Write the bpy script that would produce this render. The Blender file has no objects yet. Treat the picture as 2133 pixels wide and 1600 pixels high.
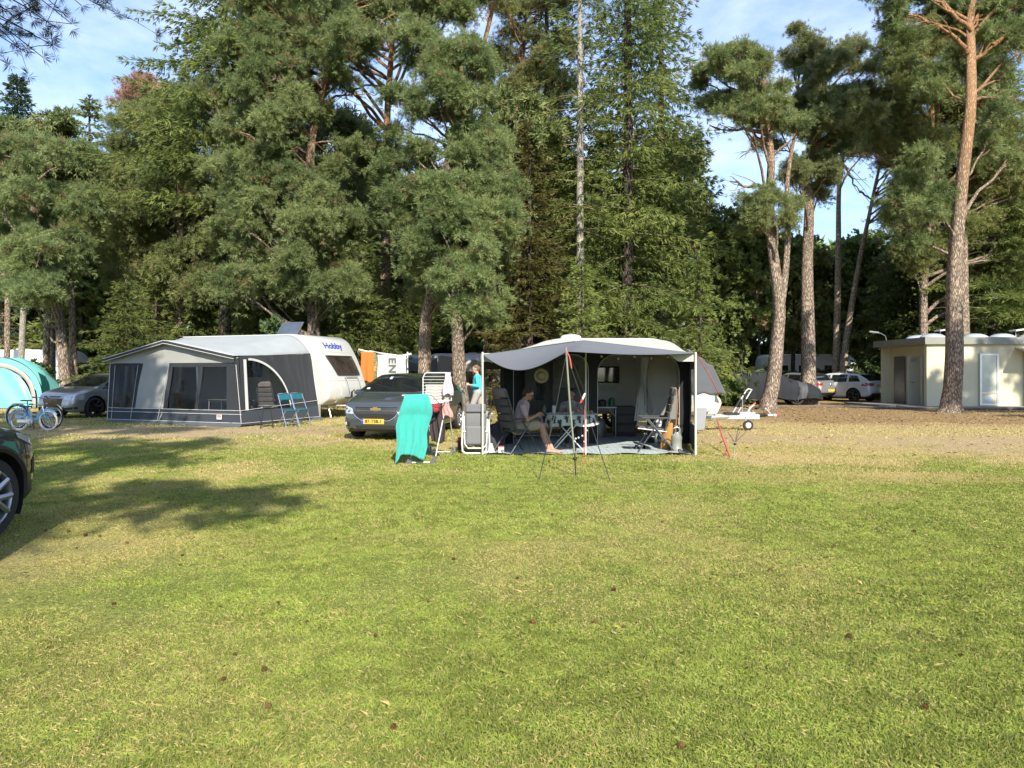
import bpy, math, random
import numpy as np
from mathutils import Vector, Matrix
from mathutils.bvhtree import BVHTree
sc = bpy.context.scene
col = sc.collection
PI = math.pi
# ---------------- camera ----------------
F, HOR, CX, CH = 1540.0, 775.0, 1066.5, 1.5
cd = bpy.data.cameras.new('camera'); cam = bpy.data.objects.new('camera', cd); col.objects.link(cam)
cam.location = (0, 0, CH); cam.rotation_euler = (PI/2, 0, 0)
cd.sensor_width = 36; cd.lens = 36*F/2133; cd.shift_y = -25/2133; cd.clip_end = 2000
sc.camera = cam
# ---------------- light ----------------
SUN_EL = math.radians(34); SUN_AZ = math.radians(165.5)   # azimuth clockwise from +Y
sv = Vector((math.sin(SUN_AZ)*math.cos(SUN_EL), math.cos(SUN_AZ)*math.cos(SUN_EL), math.sin(SUN_EL)))
sl = bpy.data.lights.new('sun', 'SUN'); sl.energy = 4.1; sl.angle = math.radians(.53); sl.color = (1, .93, .80)
so = bpy.data.objects.new('sun', sl); col.objects.link(so); so.rotation_euler = sv.to_track_quat('Z', 'Y').to_euler()
w = bpy.data.worlds.new('World'); sc.world = w; w.use_nodes = True
nt = w.node_tree; N = nt.nodes; L = nt.links
for n_ in list(N): N.remove(n_)
sky = N.new('ShaderNodeTexSky'); sky.sky_type = 'NISHITA'; sky.sun_disc = False
sky.sun_elevation = SUN_EL; sky.sun_rotation = SUN_AZ; sky.air_density = 1.0; sky.dust_density = .25; sky.ozone_density = 6.5
tc = N.new('ShaderNodeTexCoord'); mp = N.new('ShaderNodeMapping'); mp.inputs['Scale'].default_value = (1, 1, 2.6)
n1 = N.new('ShaderNodeTexNoise'); n1.inputs['Scale'].default_value = 2.3; n1.inputs['Detail'].default_value = 9; n1.inputs['Roughness'].default_value = .62; n1.inputs['Distortion'].default_value = .35
n2 = N.new('ShaderNodeTexNoise'); n2.inputs['Scale'].default_value = 11; n2.inputs['Detail'].default_value = 6; n2.inputs['Roughness'].default_value = .6
ad = N.new('ShaderNodeMath'); ad.operation = 'MULTIPLY_ADD'; ad.inputs[1].default_value = .35
rp = N.new('ShaderNodeValToRGB'); rp.color_ramp.elements[0].position = .50; rp.color_ramp.elements[0].color = (.02,)*3+(1,); rp.color_ramp.elements[1].position = .86; rp.color_ramp.elements[1].color = (.8,)*3+(1,)
mx = N.new('ShaderNodeMixRGB'); mx.inputs[2].default_value = (3.9, 4.5, 5.6, 1)
bg = N.new('ShaderNodeBackground'); bg.inputs[1].default_value = .122; wo = N.new('ShaderNodeOutputWorld')
L.new(tc.outputs['Generated'], mp.inputs[0]); L.new(mp.outputs[0], n1.inputs[0]); L.new(mp.outputs[0], n2.inputs[0])
L.new(n2.outputs[0], ad.inputs[0]); L.new(n1.outputs[0], ad.inputs[2]); L.new(ad.outputs[0], rp.inputs[0])
L.new(rp.outputs[0], mx.inputs[0]); L.new(sky.outputs[0], mx.inputs[1]); L.new(mx.outputs[0], bg.inputs[0]); L.new(bg.outputs[0], wo.inputs[0])
sc.view_settings.view_transform = 'Standard'; sc.view_settings.look = 'None'; sc.view_settings.gamma = 1
sc.view_settings.exposure = 1.12
sc.cycles.max_bounces = 6; sc.cycles.diffuse_bounces = 3; sc.cycles.glossy_bounces = 3; sc.cycles.transparent_max_bounces = 14
sc.cycles.transmission_bounces = 3; sc.cycles.caustics_reflective = False; sc.cycles.caustics_refractive = False
# ---------------- helpers ----------------
def W(px, py, Y): return Vector(((px-CX)/F*Y, Y, CH-(py-HOR)/F*Y))
def G(px, py):
    Y = CH*F/(py-HOR); return Vector(((px-CX)/F*Y, Y, 0))
def tag(o, label=None, cat=None, group=None, kind=None):
    if label: o['label'] = label
    if cat: o['category'] = cat
    if group: o['group'] = group
    if kind: o['kind'] = kind
    return o
def thing(name, label, cat, loc=(0,0,0), rz=0, group=None):
    o = bpy.data.objects.new(name, None); col.objects.link(o); o.empty_display_size = .1
    o.location = loc; o.rotation_euler = (0, 0, rz); tag(o, label, cat, group)
    o['_dummy'] = 0; del o['_dummy']
    o.matrix_world = Matrix.Translation(Vector(loc)) @ Matrix.Rotation(rz, 4, 'Z')
    return o
def wmat(o): return Matrix.Translation(o.location) @ o.rotation_euler.to_matrix().to_4x4()
def copy_tree(o, parent=None):
    c = o.copy(); col.objects.link(c); c.parent = parent
    for ch in list(o.children): copy_tree(ch, c)
    return c
def mkmesh(name, V, Fc, mats, parent=None, smooth=True, mi=None, cols=None):
    me = bpy.data.meshes.new(name)
    V = np.asarray(V, dtype=np.float32).reshape(-1, 3)
    if isinstance(Fc, np.ndarray):
        nf, k = Fc.shape
        me.vertices.add(len(V)); me.vertices.foreach_set('co', V.ravel())
        me.loops.add(nf*k); me.loops.foreach_set('vertex_index', Fc.astype(np.int32).ravel())
        me.polygons.add(nf); me.polygons.foreach_set('loop_start', np.arange(0, nf*k, k, dtype=np.int32))
        try: me.polygons.foreach_set('loop_total', np.full(nf, k, dtype=np.int32))
        except Exception: pass
        me.update(calc_edges=True)
    else:
        me.from_pydata([tuple(map(float, v)) for v in V], [], Fc); me.update()
    if not isinstance(mats, (list, tuple)): mats = [mats]
    for m in mats: me.materials.append(m)
    if mi is not None: me.polygons.foreach_set('material_index', np.asarray(mi, dtype=np.int32))
    me.polygons.foreach_set('use_smooth', np.full(len(me.polygons), bool(smooth)))
    if cols is not None:
        a = me.color_attributes.new('Col', 'FLOAT_COLOR', 'POINT')
        c4 = np.ones((len(V), 4), dtype=np.float32); c4[:, :3] = cols; a.data.foreach_set('color', c4.ravel())
    o = bpy.data.objects.new(name, me); col.objects.link(o)
    if parent is not None: o.parent = parent
    return o
class MB:
    """mesh builder; M = optional matrix applied to all added points"""
    def __init__(s, M=None): s.v = []; s.f = []; s.m = []; s.M = M; s.k = 0
    def add(s, vs, fs, k=None):
        b = len(s.v)
        for v in vs:
            v = Vector(v)
            s.v.append(s.M @ v if s.M else v)
        for f in fs: s.f.append([b+i for i in f]); s.m.append(s.k if k is None else k)
        return s
    def box(s, c, d, rz=0, R=None, k=None, bev=0):
        c = Vector(c); x, y, z = d[0]/2, d[1]/2, d[2]/2
        Rm = R or Matrix.Rotation(rz, 3, 'Z')
        if bev <= 0:
            vs = [c+Rm@Vector((sx*x, sy*y, sz*z)) for sz in (-1, 1) for sy in (-1, 1) for sx in (-1, 1)]
            return s.add(vs, [(0,2,3,1),(4,5,7,6),(0,1,5,4),(2,6,7,3),(0,4,6,2),(1,3,7,5)], k)
        b = min(bev, x*.99, y*.99, z*.99)
        vs = []; idx = {}
        for sx in (-1, 1):
            for sy in (-1, 1):
                for sz in (-1, 1):
                    for a in range(3):
                        q = [x-b, y-b, z-b]; q[a] += b
                        idx[(sx, sy, sz, a)] = len(vs); vs.append(c+Rm@Vector((sx*q[0], sy*q[1], sz*q[2])))
        fs = []
        def I(sx, sy, sz, a): return idx[(sx, sy, sz, a)]
        for sg in (-1, 1):
            fs.append([I(sg,-1,-1,0), I(sg,1,-1,0), I(sg,1,1,0), I(sg,-1,1,0)])
            fs.append([I(-1,sg,-1,1), I(1,sg,-1,1), I(1,sg,1,1), I(-1,sg,1,1)])
            fs.append([I(-1,-1,sg,2), I(1,-1,sg,2), I(1,1,sg,2), I(-1,1,sg,2)])
        for s1 in (-1, 1):
            for s2 in (-1, 1):
                fs.append([I(s1,s2,-1,0), I(s1,s2,1,0), I(s1,s2,1,1), I(s1,s2,-1,1)])
                fs.append([I(s1,-1,s2,0), I(s1,1,s2,0), I(s1,1,s2,2), I(s1,-1,s2,2)])
                fs.append([I(-1,s1,s2,1), I(1,s1,s2,1), I(1,s1,s2,2), I(-1,s1,s2,2)])
                for s3 in (-1, 1): fs.append([I(s1,s2,s3,0), I(s1,s2,s3,1), I(s1,s2,s3,2)])
        return s.add(vs, fs, k)
    def tube(s, pts, r, n=8, k=None, cap=True, closed=False):
        pts = [Vector(p) for p in pts]; m = len(pts)
        rr = r if isinstance(r, (list, tuple)) else [r]*m
        vs = []; up = None
        for i, p in enumerate(pts):
            if closed: t = pts[(i+1) % m]-pts[i-1]
            else: t = pts[min(i+1, m-1)]-pts[max(i-1, 0)]
            if t.length < 1e-9: t = Vector((0, 0, 1))
            t.normalize()
            if up is None: up = Vector((0, 0, 1)) if abs(t.z) < .9 else Vector((1, 0, 0))
            a = t.cross(up)
            if a.length < 1e-6: a = t.cross(Vector((.3, 1, .1)))
            a.normalize(); b = t.cross(a); up = -b if False else a.cross(t)
            for j in range(n):
                an = 2*PI*j/n; vs.append(p+(a*math.cos(an)+b*math.sin(an))*rr[i])
        fs = []
        for i in range(m if closed else m-1):
            i2 = (i+1) % m
            for j in range(n): fs.append((i*n+j, i*n+(j+1) % n, i2*n+(j+1) % n, i2*n+j))
        if cap and not closed: fs.append(list(range(n))[::-1]); fs.append([(m-1)*n+j for j in range(n)])
        return s.add(vs, fs, k)
    def cyl(s, a, b, r, n=12, k=None): return s.tube([a, b], r, n, k)
    def lathe(s, prof, c=(0,0,0), ax='Z', n=20, k=None, R=None):
        vs = []; c = Vector(c)
        for (r, h) in prof:
            for j in range(n):
                an = 2*PI*j/n; x, y = r*math.cos(an), r*math.sin(an)
                v = Vector((x, y, h)) if ax == 'Z' else (Vector((x, h, y)) if ax == 'Y' else Vector((h, x, y)))
                vs.append(c+(R@v if R else v))
        fs = []
        for i in range(len(prof)-1):
            for j in range(n): fs.append((i*n+j, i*n+(j+1) % n, (i+1)*n+(j+1) % n, (i+1)*n+j))
        return s.add(vs, fs, k)
    def ell(s, c, r, n=12, m=8, k=None, R=None):
        prof = [(max(1e-4, math.cos(-PI/2+PI*i/m)), math.sin(-PI/2+PI*i/m)) for i in range(m+1)]
        vs = []; c = Vector(c); r = Vector(r) if hasattr(r, '__len__') else Vector((r, r, r))
        for (a, h) in prof:
            for j in range(n):
                an = 2*PI*j/n; v = Vector((a*math.cos(an)*r.x, a*math.sin(an)*r.y, h*r.z)); vs.append(c+(R@v if R else v))
        fs = []
        for i in range(m):
            for j in range(n): fs.append((i*n+j, i*n+(j+1) % n, (i+1)*n+(j+1) % n, (i+1)*n+j))
        return s.add(vs, fs, k)
    def cap_(s, a, b, r1, r2, n=14, k=None):
        """tapered capsule, closed"""
        a = Vector(a); b = Vector(b); d = b-a; Ln = max(d.length, 1e-5); q = d.to_track_quat('Z', 'Y').to_matrix()
        prof = [(max(1e-4, r1*math.cos(t)), r1*math.sin(t)) for t in [-PI/2+PI/2*i/4 for i in range(5)]]
        prof += [(max(1e-4, r2*math.cos(t)), Ln+r2*math.sin(t)) for t in [PI/2*i/4 for i in range(5)]]
        s.lathe(prof, a, 'Z', n, k, q); b0 = len(s.v)
        s.f.append([b0-n*10+j for j in range(n)][::-1]); s.m.append(s.k); s.f.append([b0-n+j for j in range(n)]); s.m.append(s.k)
        return s
    def grid(s, fn, nu, nv, k=None):
        vs = [fn(i/nu, j/nv) for i in range(nu+1) for j in range(nv+1)]
        return s.add(vs, [(i*(nv+1)+j, (i+1)*(nv+1)+j, (i+1)*(nv+1)+j+1, i*(nv+1)+j+1) for i in range(nu) for j in range(nv)], k)
    def poly(s, pts, th=None, k=None):
        n = len(pts)
        if th is None: return s.add(pts, [list(range(n))], k)
        th = Vector(th); vs = [Vector(p) for p in pts]+[Vector(p)+th for p in pts]
        return s.add(vs, [list(range(n))[::-1], [n+i for i in range(n)]]+[(i, (i+1) % n, n+(i+1) % n, n+i) for i in range(n)], k)
    def build(s, name, mats, parent=None, smooth=True, world=False, ang=None):
        V = s.v
        if world and parent is not None:
            Mi = wmat(parent).inverted(); V = [Mi@v for v in V]
        o = mkmesh(name, [tuple(v) for v in V], s.f, mats, parent, smooth, s.m if isinstance(mats, (list, tuple)) else None)
        if smooth:
            try:
                o.data.set_sharp_from_angle(angle=math.radians(ang or 38))
            except Exception: pass
        return o
def solid(o, t, off=0):
    m = o.modifiers.new('thick', 'SOLIDIFY'); m.thickness = t; m.offset = off; return o
def bevel(o, w_, seg=2):
    m = o.modifiers.new('bev', 'BEVEL'); m.width = w_; m.segments = seg; m.limit_method = 'ANGLE'; return o
# value noise
def _h(ix, iy, s):
    n = (ix*374761393+iy*668265263+s*982451653) & 0xffffffff
    n = ((n ^ (n >> 13))*1274126177) & 0xffffffff
    return ((n ^ (n >> 16)) & 0xffff)/65535.0
def vnoise(x, y, s=1):
    x = np.asarray(x, float); y = np.asarray(y, float)
    ix = np.floor(x).astype(np.int64); iy = np.floor(y).astype(np.int64); fx = x-ix; fy = y-iy
    fx = fx*fx*(3-2*fx); fy = fy*fy*(3-2*fy)
    a = _h(ix, iy, s); b = _h(ix+1, iy, s); c = _h(ix, iy+1, s); d = _h(ix+1, iy+1, s)
    return (a*(1-fx)+b*fx)*(1-fy)+(c*(1-fx)+d*fx)*fy
def fbm(x, y, s=1, o=4):
    t = 0; a = .5; f = 1
    for i in range(o): t = t+a*vnoise(x*f, y*f, s+i*17); a *= .5; f *= 2.03
    return t/(1-.5**o)
# ---------------- materials ----------------
MC = {}
def mat(name, c, rough=.6, metal=0, var=0, vs=8, bump=0, bs=60, spec=.5, coat=0, alpha=1, c2=None, sheen=0, stretch=None):
    if name in MC: return MC[name]
    m = bpy.data.materials.new(name); m.use_nodes = True; MC[name] = m
    t = m.node_tree; b = t.nodes['Principled BSDF']
    b.inputs['Base Color'].default_value = (*c, 1); b.inputs['Roughness'].default_value = rough; b.inputs['Metallic'].default_value = metal
    b.inputs['Specular IOR Level'].default_value = spec; b.inputs['Coat Weight'].default_value = coat; b.inputs['Coat Roughness'].default_value = .04
    if alpha < 1: b.inputs['Alpha'].default_value = alpha
    if sheen: b.inputs['Sheen Weight'].default_value = sheen
    tcn = t.nodes.new('ShaderNodeTexCoord'); src = tcn.outputs['Object']
    if stretch:
        mpn = t.nodes.new('ShaderNodeMapping'); mpn.inputs['Scale'].default_value = stretch; t.links.new(src, mpn.inputs[0]); src = mpn.outputs[0]
    if var or c2:
        nz = t.nodes.new('ShaderNodeTexNoise'); nz.inputs['Scale'].default_value = vs; nz.inputs['Detail'].default_value = 6; nz.inputs['Roughness'].default_value = .65
        t.links.new(src, nz.inputs[0])
        r = t.nodes.new('ShaderNodeValToRGB'); r.color_ramp.elements[0].position = .3; r.color_ramp.elements[1].position = .7
        lo = c2 or tuple(x*(1-var) for x in c); hi = c if c2 else tuple(min(1, x*(1+var)) for x in c)
        r.color_ramp.elements[0].color = (*lo, 1); r.color_ramp.elements[1].color = (*hi, 1)
        t.links.new(nz.outputs[0], r.inputs[0]); t.links.new(r.outputs[0], b.inputs['Base Color'])
    if bump:
        nb = t.nodes.new('ShaderNodeTexNoise'); nb.inputs['Scale'].default_value = bs; nb.inputs['Detail'].default_value = 5
        t.links.new(src, nb.inputs[0]); bp = t.nodes.new('ShaderNodeBump'); bp.inputs['Strength'].default_value = bump; bp.inputs['Distance'].default_value = .01
        t.links.new(nb.outputs[0], bp.inputs['Height']); t.links.new(bp.outputs[0], b.inputs['Normal'])
    return m
def paint(name, c, metal=0, rough=.32):
    return mat(name, c, rough, metal, var=.05, vs=3, coat=1.0)
def leafmat(name, hue=None, trans=.38, rough=.55):
    m = bpy.data.materials.new(name); m.use_nodes = True; t = m.node_tree
    for n_ in list(t.nodes): t.nodes.remove(n_)
    o = t.nodes.new('ShaderNodeOutputMaterial'); at = t.nodes.new('ShaderNodeAttribute'); at.attribute_name = 'Col'
    d = t.nodes.new('ShaderNodeBsdfPrincipled'); d.inputs['Roughness'].default_value = rough; d.inputs['Specular IOR Level'].default_value = .25
    tr = t.nodes.new('ShaderNodeBsdfTranslucent'); mxs = t.nodes.new('ShaderNodeMixShader'); mxs.inputs[0].default_value = trans
    t.links.new(at.outputs['Color'], d.inputs['Base Color']); t.links.new(at.outputs['Color'], tr.inputs['Color'])
    t.links.new(d.outputs[0], mxs.inputs[1]); t.links.new(tr.outputs[0], mxs.inputs[2]); t.links.new(mxs.outputs[0], o.inputs[0])
    return m
LEAF = leafmat('foliage'); BLADE = leafmat('grass_blades', trans=.35)
def barkmat(name, lo, hi, zo=None, ocol=None, sc_=1.0):
    m = bpy.data.materials.new(name); m.use_nodes = True; t = m.node_tree; b = t.nodes['Principled BSDF']
    b.inputs['Roughness'].default_value = .95; b.inputs['Specular IOR Level'].default_value = .1
    g = t.nodes.new('ShaderNodeNewGeometry'); mpn = t.nodes.new('ShaderNodeMapping'); mpn.inputs['Scale'].default_value = (13*sc_, 13*sc_, 2.9*sc_)
    t.links.new(g.outputs['Position'], mpn.inputs[0])
    v = t.nodes.new('ShaderNodeTexVoronoi'); v.feature = 'DISTANCE_TO_EDGE'; v.inputs['Scale'].default_value = 1.6; v.inputs['Randomness'].default_value = 1
    nz = t.nodes.new('ShaderNodeTexNoise'); nz.inputs['Scale'].default_value = 2.4; nz.inputs['Detail'].default_value = 8; nz.inputs['Roughness'].default_value = .7
    nd = t.nodes.new('ShaderNodeMixRGB'); nd.blend_type = 'ADD'; nd.inputs[0].default_value = .85
    t.links.new(mpn.outputs[0], nz.inputs[0]); t.links.new(mpn.outputs[0], nd.inputs[1]); t.links.new(nz.outputs['Color'], nd.inputs[2]); t.links.new(nd.outputs[0], v.inputs[0])
    mul = t.nodes.new('ShaderNodeMath'); mul.operation = 'MULTIPLY'; mul.inputs[1].default_value = 4.2; mul.use_clamp = True; t.links.new(v.outputs[0], mul.inputs[0])
    ad_ = t.nodes.new('ShaderNodeMath'); ad_.operation = 'MULTIPLY'; t.links.new(mul.outputs[0], ad_.inputs[0]); t.links.new(nz.outputs[0], ad_.inputs[1])
    r = t.nodes.new('ShaderNodeValToRGB'); r.color_ramp.elements[0].position = .08; r.color_ramp.elements[1].position = .62
    r.color_ramp.elements[0].color = (*lo, 1); r.color_ramp.elements[1].color = (*hi, 1); t.links.new(ad_.outputs[0], r.inputs[0])
    out = r.outputs[0]
    if zo:
        sp = t.nodes.new('ShaderNodeSeparateXYZ'); t.links.new(g.outputs['Position'], sp.inputs[0])
        mr = t.nodes.new('ShaderNodeMapRange'); mr.inputs[1].default_value = zo[0]; mr.inputs[2].default_value = zo[1]; t.links.new(sp.outputs[2], mr.inputs[0])
        r2 = t.nodes.new('ShaderNodeValToRGB'); r2.color_ramp.elements[0].position = .05; r2.color_ramp.elements[1].position = .7
        r2.color_ramp.elements[0].color = (*[c*.45 for c in ocol], 1); r2.color_ramp.elements[1].color = (*ocol, 1); t.links.new(ad_.outputs[0], r2.inputs[0])
        mm = t.nodes.new('ShaderNodeMixRGB'); t.links.new(mr.outputs[0], mm.inputs[0]); t.links.new(out, mm.inputs[1]); t.links.new(r2.outputs[0], mm.inputs[2]); out = mm.outputs[0]
    t.links.new(out, b.inputs['Base Color'])
    bp = t.nodes.new('ShaderNodeBump'); bp.inputs['Strength'].default_value = 1.0; bp.inputs['Distance'].default_value = .035/sc_
    t.links.new(ad_.outputs[0], bp.inputs['Height']); t.links.new(bp.outputs[0], b.inputs['Normal'])
    return m
BARK = barkmat('pine_bark', (.11, .082, .064), (.55, .44, .335), (8.5, 13.5), (.52, .29, .15))
BARKO = barkmat('orange_pine_bark', (.12, .09, .07), (.56, .44, .33), (7.0, 10.5), (.58, .345, .19)); BARK_LIT = barkmat('sun_lifted_pine_bark', (.2, .16, .12), (.75, .60, .46))  # last one: bark colour lifted so the shaded twin trunks look sunlit
BARKD = barkmat('dark_bark', (.03, .024, .02), (.19, .15, .125))
BARKP = barkmat('pale_bark', (.18, .165, .135), (.60, .56, .47), sc_=1.6)
TWIG = mat('twig', (.13, .085, .05), .9, var=.3, vs=3); TWIGD = mat('bare_twig', (.24, .19, .13), .9, var=.25, vs=2)
blackp = mat('black_plastic', (.018, .018, .02), .45, bump=.1, bs=40)
rubber = mat('rubber', (.022, .021, .02), .85, var=.2, vs=20, bump=.2)
chrome = mat('chrome', (.75, .75, .76), .18, 1.0, var=.05, vs=5)
alu = mat('aluminium', (.62, .62, .62), .38, .9, var=.08, vs=9)
whitep = mat('white_paint', (.55, .55, .53), .4, var=.03, vs=4)
whitem = mat('white_metal', (.58, .58, .57), .35, .1, var=.03, vs=5)
# ---------------- ground ----------------
def ss(a, b, x): t = np.clip((x-a)/(b-a), 0, 1); return t*t*(3-2*t)
def blob(x, y, cx, cy, rx, ry, nz): return ss(1.25, .55, np.sqrt(((x-cx)/rx)**2+((y-cy)/ry)**2)+(nz-.5)*1.1)
def gzones(x, y):
    n = fbm(x*.55, y*.55, 3, 4); nf = fbm(x*2.2, y*1.6, 9, 4); nb = fbm(x*.17, y*.17, 21, 3)
    dry = ss(.46, .80, n*.50+nf*.38+nb*.20)
    dry = dry*(.34+.66*ss(4, 13, y))
    right = ss(2.3, 4.6, x-.1*(y-12))*ss(10.2, 13.2, y+(n-.5)*3)
    back = ss(12.5, 17, y)
    dry = np.clip(dry+1.0*right*(.42+.56*nf)+.45*back*ss(.35, .7, nf)+.35*back, 0, 1)
    dry = np.clip(dry+.18*blob(x, y, -3.6, 6.2, 1.5, 1.0, nf)+.4*blob(x, y, 4.8, 10.6, 3, .8, nf), 0, 1)
    sand = .95*blob(x, y, -8.3, 18.9, 5.2, 1.9, n)+.68*blob(x, y, 11.2, 15.2, 4.2, 2.2, nf*.7+n*.3)+.4*blob(x, y, 5.0, 16.5, 2.4, 1.6, nf)+.55*blob(x, y, -4.8, 15.4, 1.6, .8, nf)+.22*blob(x, y, -4.2, 6.1, .5, .35, nf)
    sand = sand*(.55+.6*ss(.3, .6, nf))+.2*ss(.72, .85, nf)*back
    lit = ss(6, 12, x)*ss(19, 23, y)*ss(.3, .6, n+.2)+.6*back*ss(20, 24, y)*ss(-2, 4, x)   # fallen needle litter
    lit = lit*(1-ss(33, 38, y)*.6)
    return dry, np.clip(sand, 0, 1), np.clip(lit, 0, 1), nf, n
GRN = np.array((.235, .29, .07)); DRY = np.array((.50, .38, .19)); SAND = np.array((.50, .365, .225)); LIT = np.array((.36, .24, .12)); DKG = np.array((.12, .17, .035))
def gcol(x, y):
    d, s, l, nf, n = gzones(x, y)
    g = GRN*(1-.5*nf)[..., None]+DKG*(.5*nf)[..., None]
    c = g*(1-d)[..., None]+DRY*d[..., None]
    c = c*(1-l)[..., None]+LIT*l[..., None]
    c = c*(1-s)[..., None]+SAND*s[..., None]
    return c, d, s, l
xs = np.concatenate([[-600, -250, -120, -80], np.arange(-60, -20, .6), np.arange(-20, 20, .14), np.arange(20, 60.1, .6), [80, 120, 250, 600]])
ys = np.concatenate([[-300, -100, -40, -15, -5], np.arange(0, 22, .13), np.arange(22, 44, .3), np.arange(44, 80, 1.5), [100, 150, 300, 900]])
gx, gy = np.meshgrid(xs, ys, indexing='ij')
gz = (fbm(gx*.25, gy*.25, 5, 3)-.5)*.05*ss(24, 8, gy)+(fbm(gx*2.5, gy*2.5, 8, 2)-.5)*.012
gz = np.where((np.abs(gx) > 60) | (gy > 60), 0, gz)-.005
cg, dg_, sg_, lg_ = gcol(gx, gy)
nx, ny = gx.shape
idx = np.arange(nx*ny).reshape(nx, ny)
quads = np.stack([idx[:-1, :-1], idx[1:, :-1], idx[1:, 1:], idx[:-1, 1:]], -1).reshape(-1, 4)
gm = bpy.data.materials.new('ground_soil'); gm.use_nodes = True; t = gm.node_tree; b = t.nodes['Principled BSDF']
b.inputs['Roughness'].default_value = .95; b.inputs['Specular IOR Level'].default_value = .1
at = t.nodes.new('ShaderNodeAttribute'); at.attribute_name = 'Col'; ge = t.nodes.new('ShaderNodeNewGeometry')
def nz_(s, d=6, r=.7):
    n = t.nodes.new('ShaderNodeTexNoise'); n.inputs['Scale'].default_value = s; n.inputs['Detail'].default_value = d; n.inputs['Roughness'].default_value = r
    t.links.new(ge.outputs['Position'], n.inputs[0]); return n
na = nz_(38); nb_ = nz_(6); nc = nz_(120, 3)
def ramp(src, p0, p1, c0, c1):
    r = t.nodes.new('ShaderNodeValToRGB'); r.color_ramp.elements[0].position = p0; r.color_ramp.elements[1].position = p1
    r.color_ramp.elements[0].color = (*c0, 1); r.color_ramp.elements[1].color = (*c1, 1); t.links.new(src, r.inputs[0]); return r
def mixc(bt, f, a, c):
    m = t.nodes.new('ShaderNodeMixRGB'); m.blend_type = bt
    if isinstance(f, float): m.inputs[0].default_value = f
    else: t.links.new(f, m.inputs[0])
    t.links.new(a, m.inputs[1])
    if isinstance(c, tuple): m.inputs[2].default_value = (*c, 1)
    else: t.links.new(c, m.inputs[2])
    return m.outputs[0]
r1 = ramp(na.outputs[0], .35, .68, (.45,)*3, (1.35, 1.35, 1.3)); r2 = ramp(nb_.outputs[0], .3, .7, (.8, .82, .8), (1.18, 1.15, 1.1)); r3 = ramp(nc.outputs[0], .4, .62, (.6,)*3, (1.25,)*3)
c_ = mixc('MULTIPLY', 1.0, at.outputs['Color'], r1.outputs[0]); c_ = mixc('MULTIPLY', 1.0, c_, r2.outputs[0]); c_ = mixc('MULTIPLY', .8, c_, r3.outputs[0])
vo = t.nodes.new('ShaderNodeTexVoronoi'); vo.inputs['Scale'].default_value = 5.5; t.links.new(ge.outputs['Position'], vo.inputs[0])
rv = ramp(vo.outputs['Distance'], .07, .13, (1,)*3, (0,)*3); c_ = mixc('MIX', rv.outputs[0], c_, (.10, .065, .04))
t.links.new(c_, b.inputs['Base Color'])
bp = t.nodes.new('ShaderNodeBump'); bp.inputs['Strength'].default_value = .9; bp.inputs['Distance'].default_value = .03; t.links.new(na.outputs[0], bp.inputs['Height']); t.links.new(bp.outputs[0], b.inputs['Normal'])
ground = mkmesh('ground', np.stack([gx, gy, gz], -1).reshape(-1, 3), quads, gm, cols=cg.reshape(-1, 3)); tag(ground, kind='structure')
# ---- grass blades ----
rg = np.random.default_rng(7)
BV = []; BC = []; NB = 0
def blades(y0, y1, dens, h, wd, lean, edge=.74):
    area = (y1*y1-y0*y0)*edge+5.6*(y1-y0); n = int(area*dens)
    k0 = 2.8/edge; y = np.sqrt(rg.uniform((y0+k0)**2, (y1+k0)**2, n))-k0; x = rg.uniform(-1, 1, n)*(y*edge+2.8)
    c, d, s, l = gcol(x, y)
    keep = rg.random(n) > np.clip(s*1.05+l*.55+d*.55*(y > 9), 0, .97)
    inside = (x > -.65) & (x < 3.4) & (y > 13.35) & (y < 18.5)
    keep &= ~inside
    x, y, c, d = x[keep], y[keep], c[keep], d[keep]; n = len(x)
    tuft = fbm(x*3.1, y*3.1, 31, 2); big = fbm(x*9, y*9, 37, 2)
    hh = h*rg.uniform(.45, 1.25, n)*(.8+.45*ss(.45, .8, tuft))*(1-.35*d)*(.85+.8*(rg.random(n) < .006))
    an = rg.uniform(0, 2*PI, n); ln = lean*rg.uniform(.3, 1.5, n)
    dx, dy = np.cos(an), np.sin(an); ww = wd*rg.uniform(.7, 1.4, n)
    an2 = an+PI/2+rg.normal(0, .5, n); wx, wy = np.cos(an2)*ww/2, np.sin(an2)*ww/2
    tx, ty, tz = x+dx*ln*hh, y+dy*ln*hh, hh/np.sqrt(1+ln**2)*1.15
    z0 = -.008+np.zeros(n)
    mx_, my_, mz_ = x+dx*ln*hh*.35, y+dy*ln*hh*.35, tz*.6
    v = np.stack([np.stack([x-wx, y-wy, z0], -1), np.stack([x+wx, y+wy, z0], -1), np.stack([mx_+wx*.8, my_+wy*.8, mz_], -1), np.stack([tx, ty, tz], -1), np.stack([mx_-wx*.8, my_-wy*.8, mz_], -1)], 1)
    r = rg.random(n); straw = rg.random(n) < (.105+.78*d)
    g = np.stack([.205+.18*r, .285+.13*r, .058+.03*r], -1)*(.86+.28*fbm(x*.8, y*.8, 51, 3))[:, None]*(.82+.36*ss(.3, .72, big))[:, None]
    st = np.stack([.48+.18*r, .40+.14*r, .18+.06*r], -1); ww_ = 0
    cc = np.where(straw[:, None], st, g*(1-.6*d)[:, None]+np.array((.36, .32, .11))*(.6*d)[:, None])
    v[:, :, 2] += 0
    BV.append(v.reshape(-1, 3)); BC.append(np.repeat(cc, 5, 0)); return n
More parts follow.
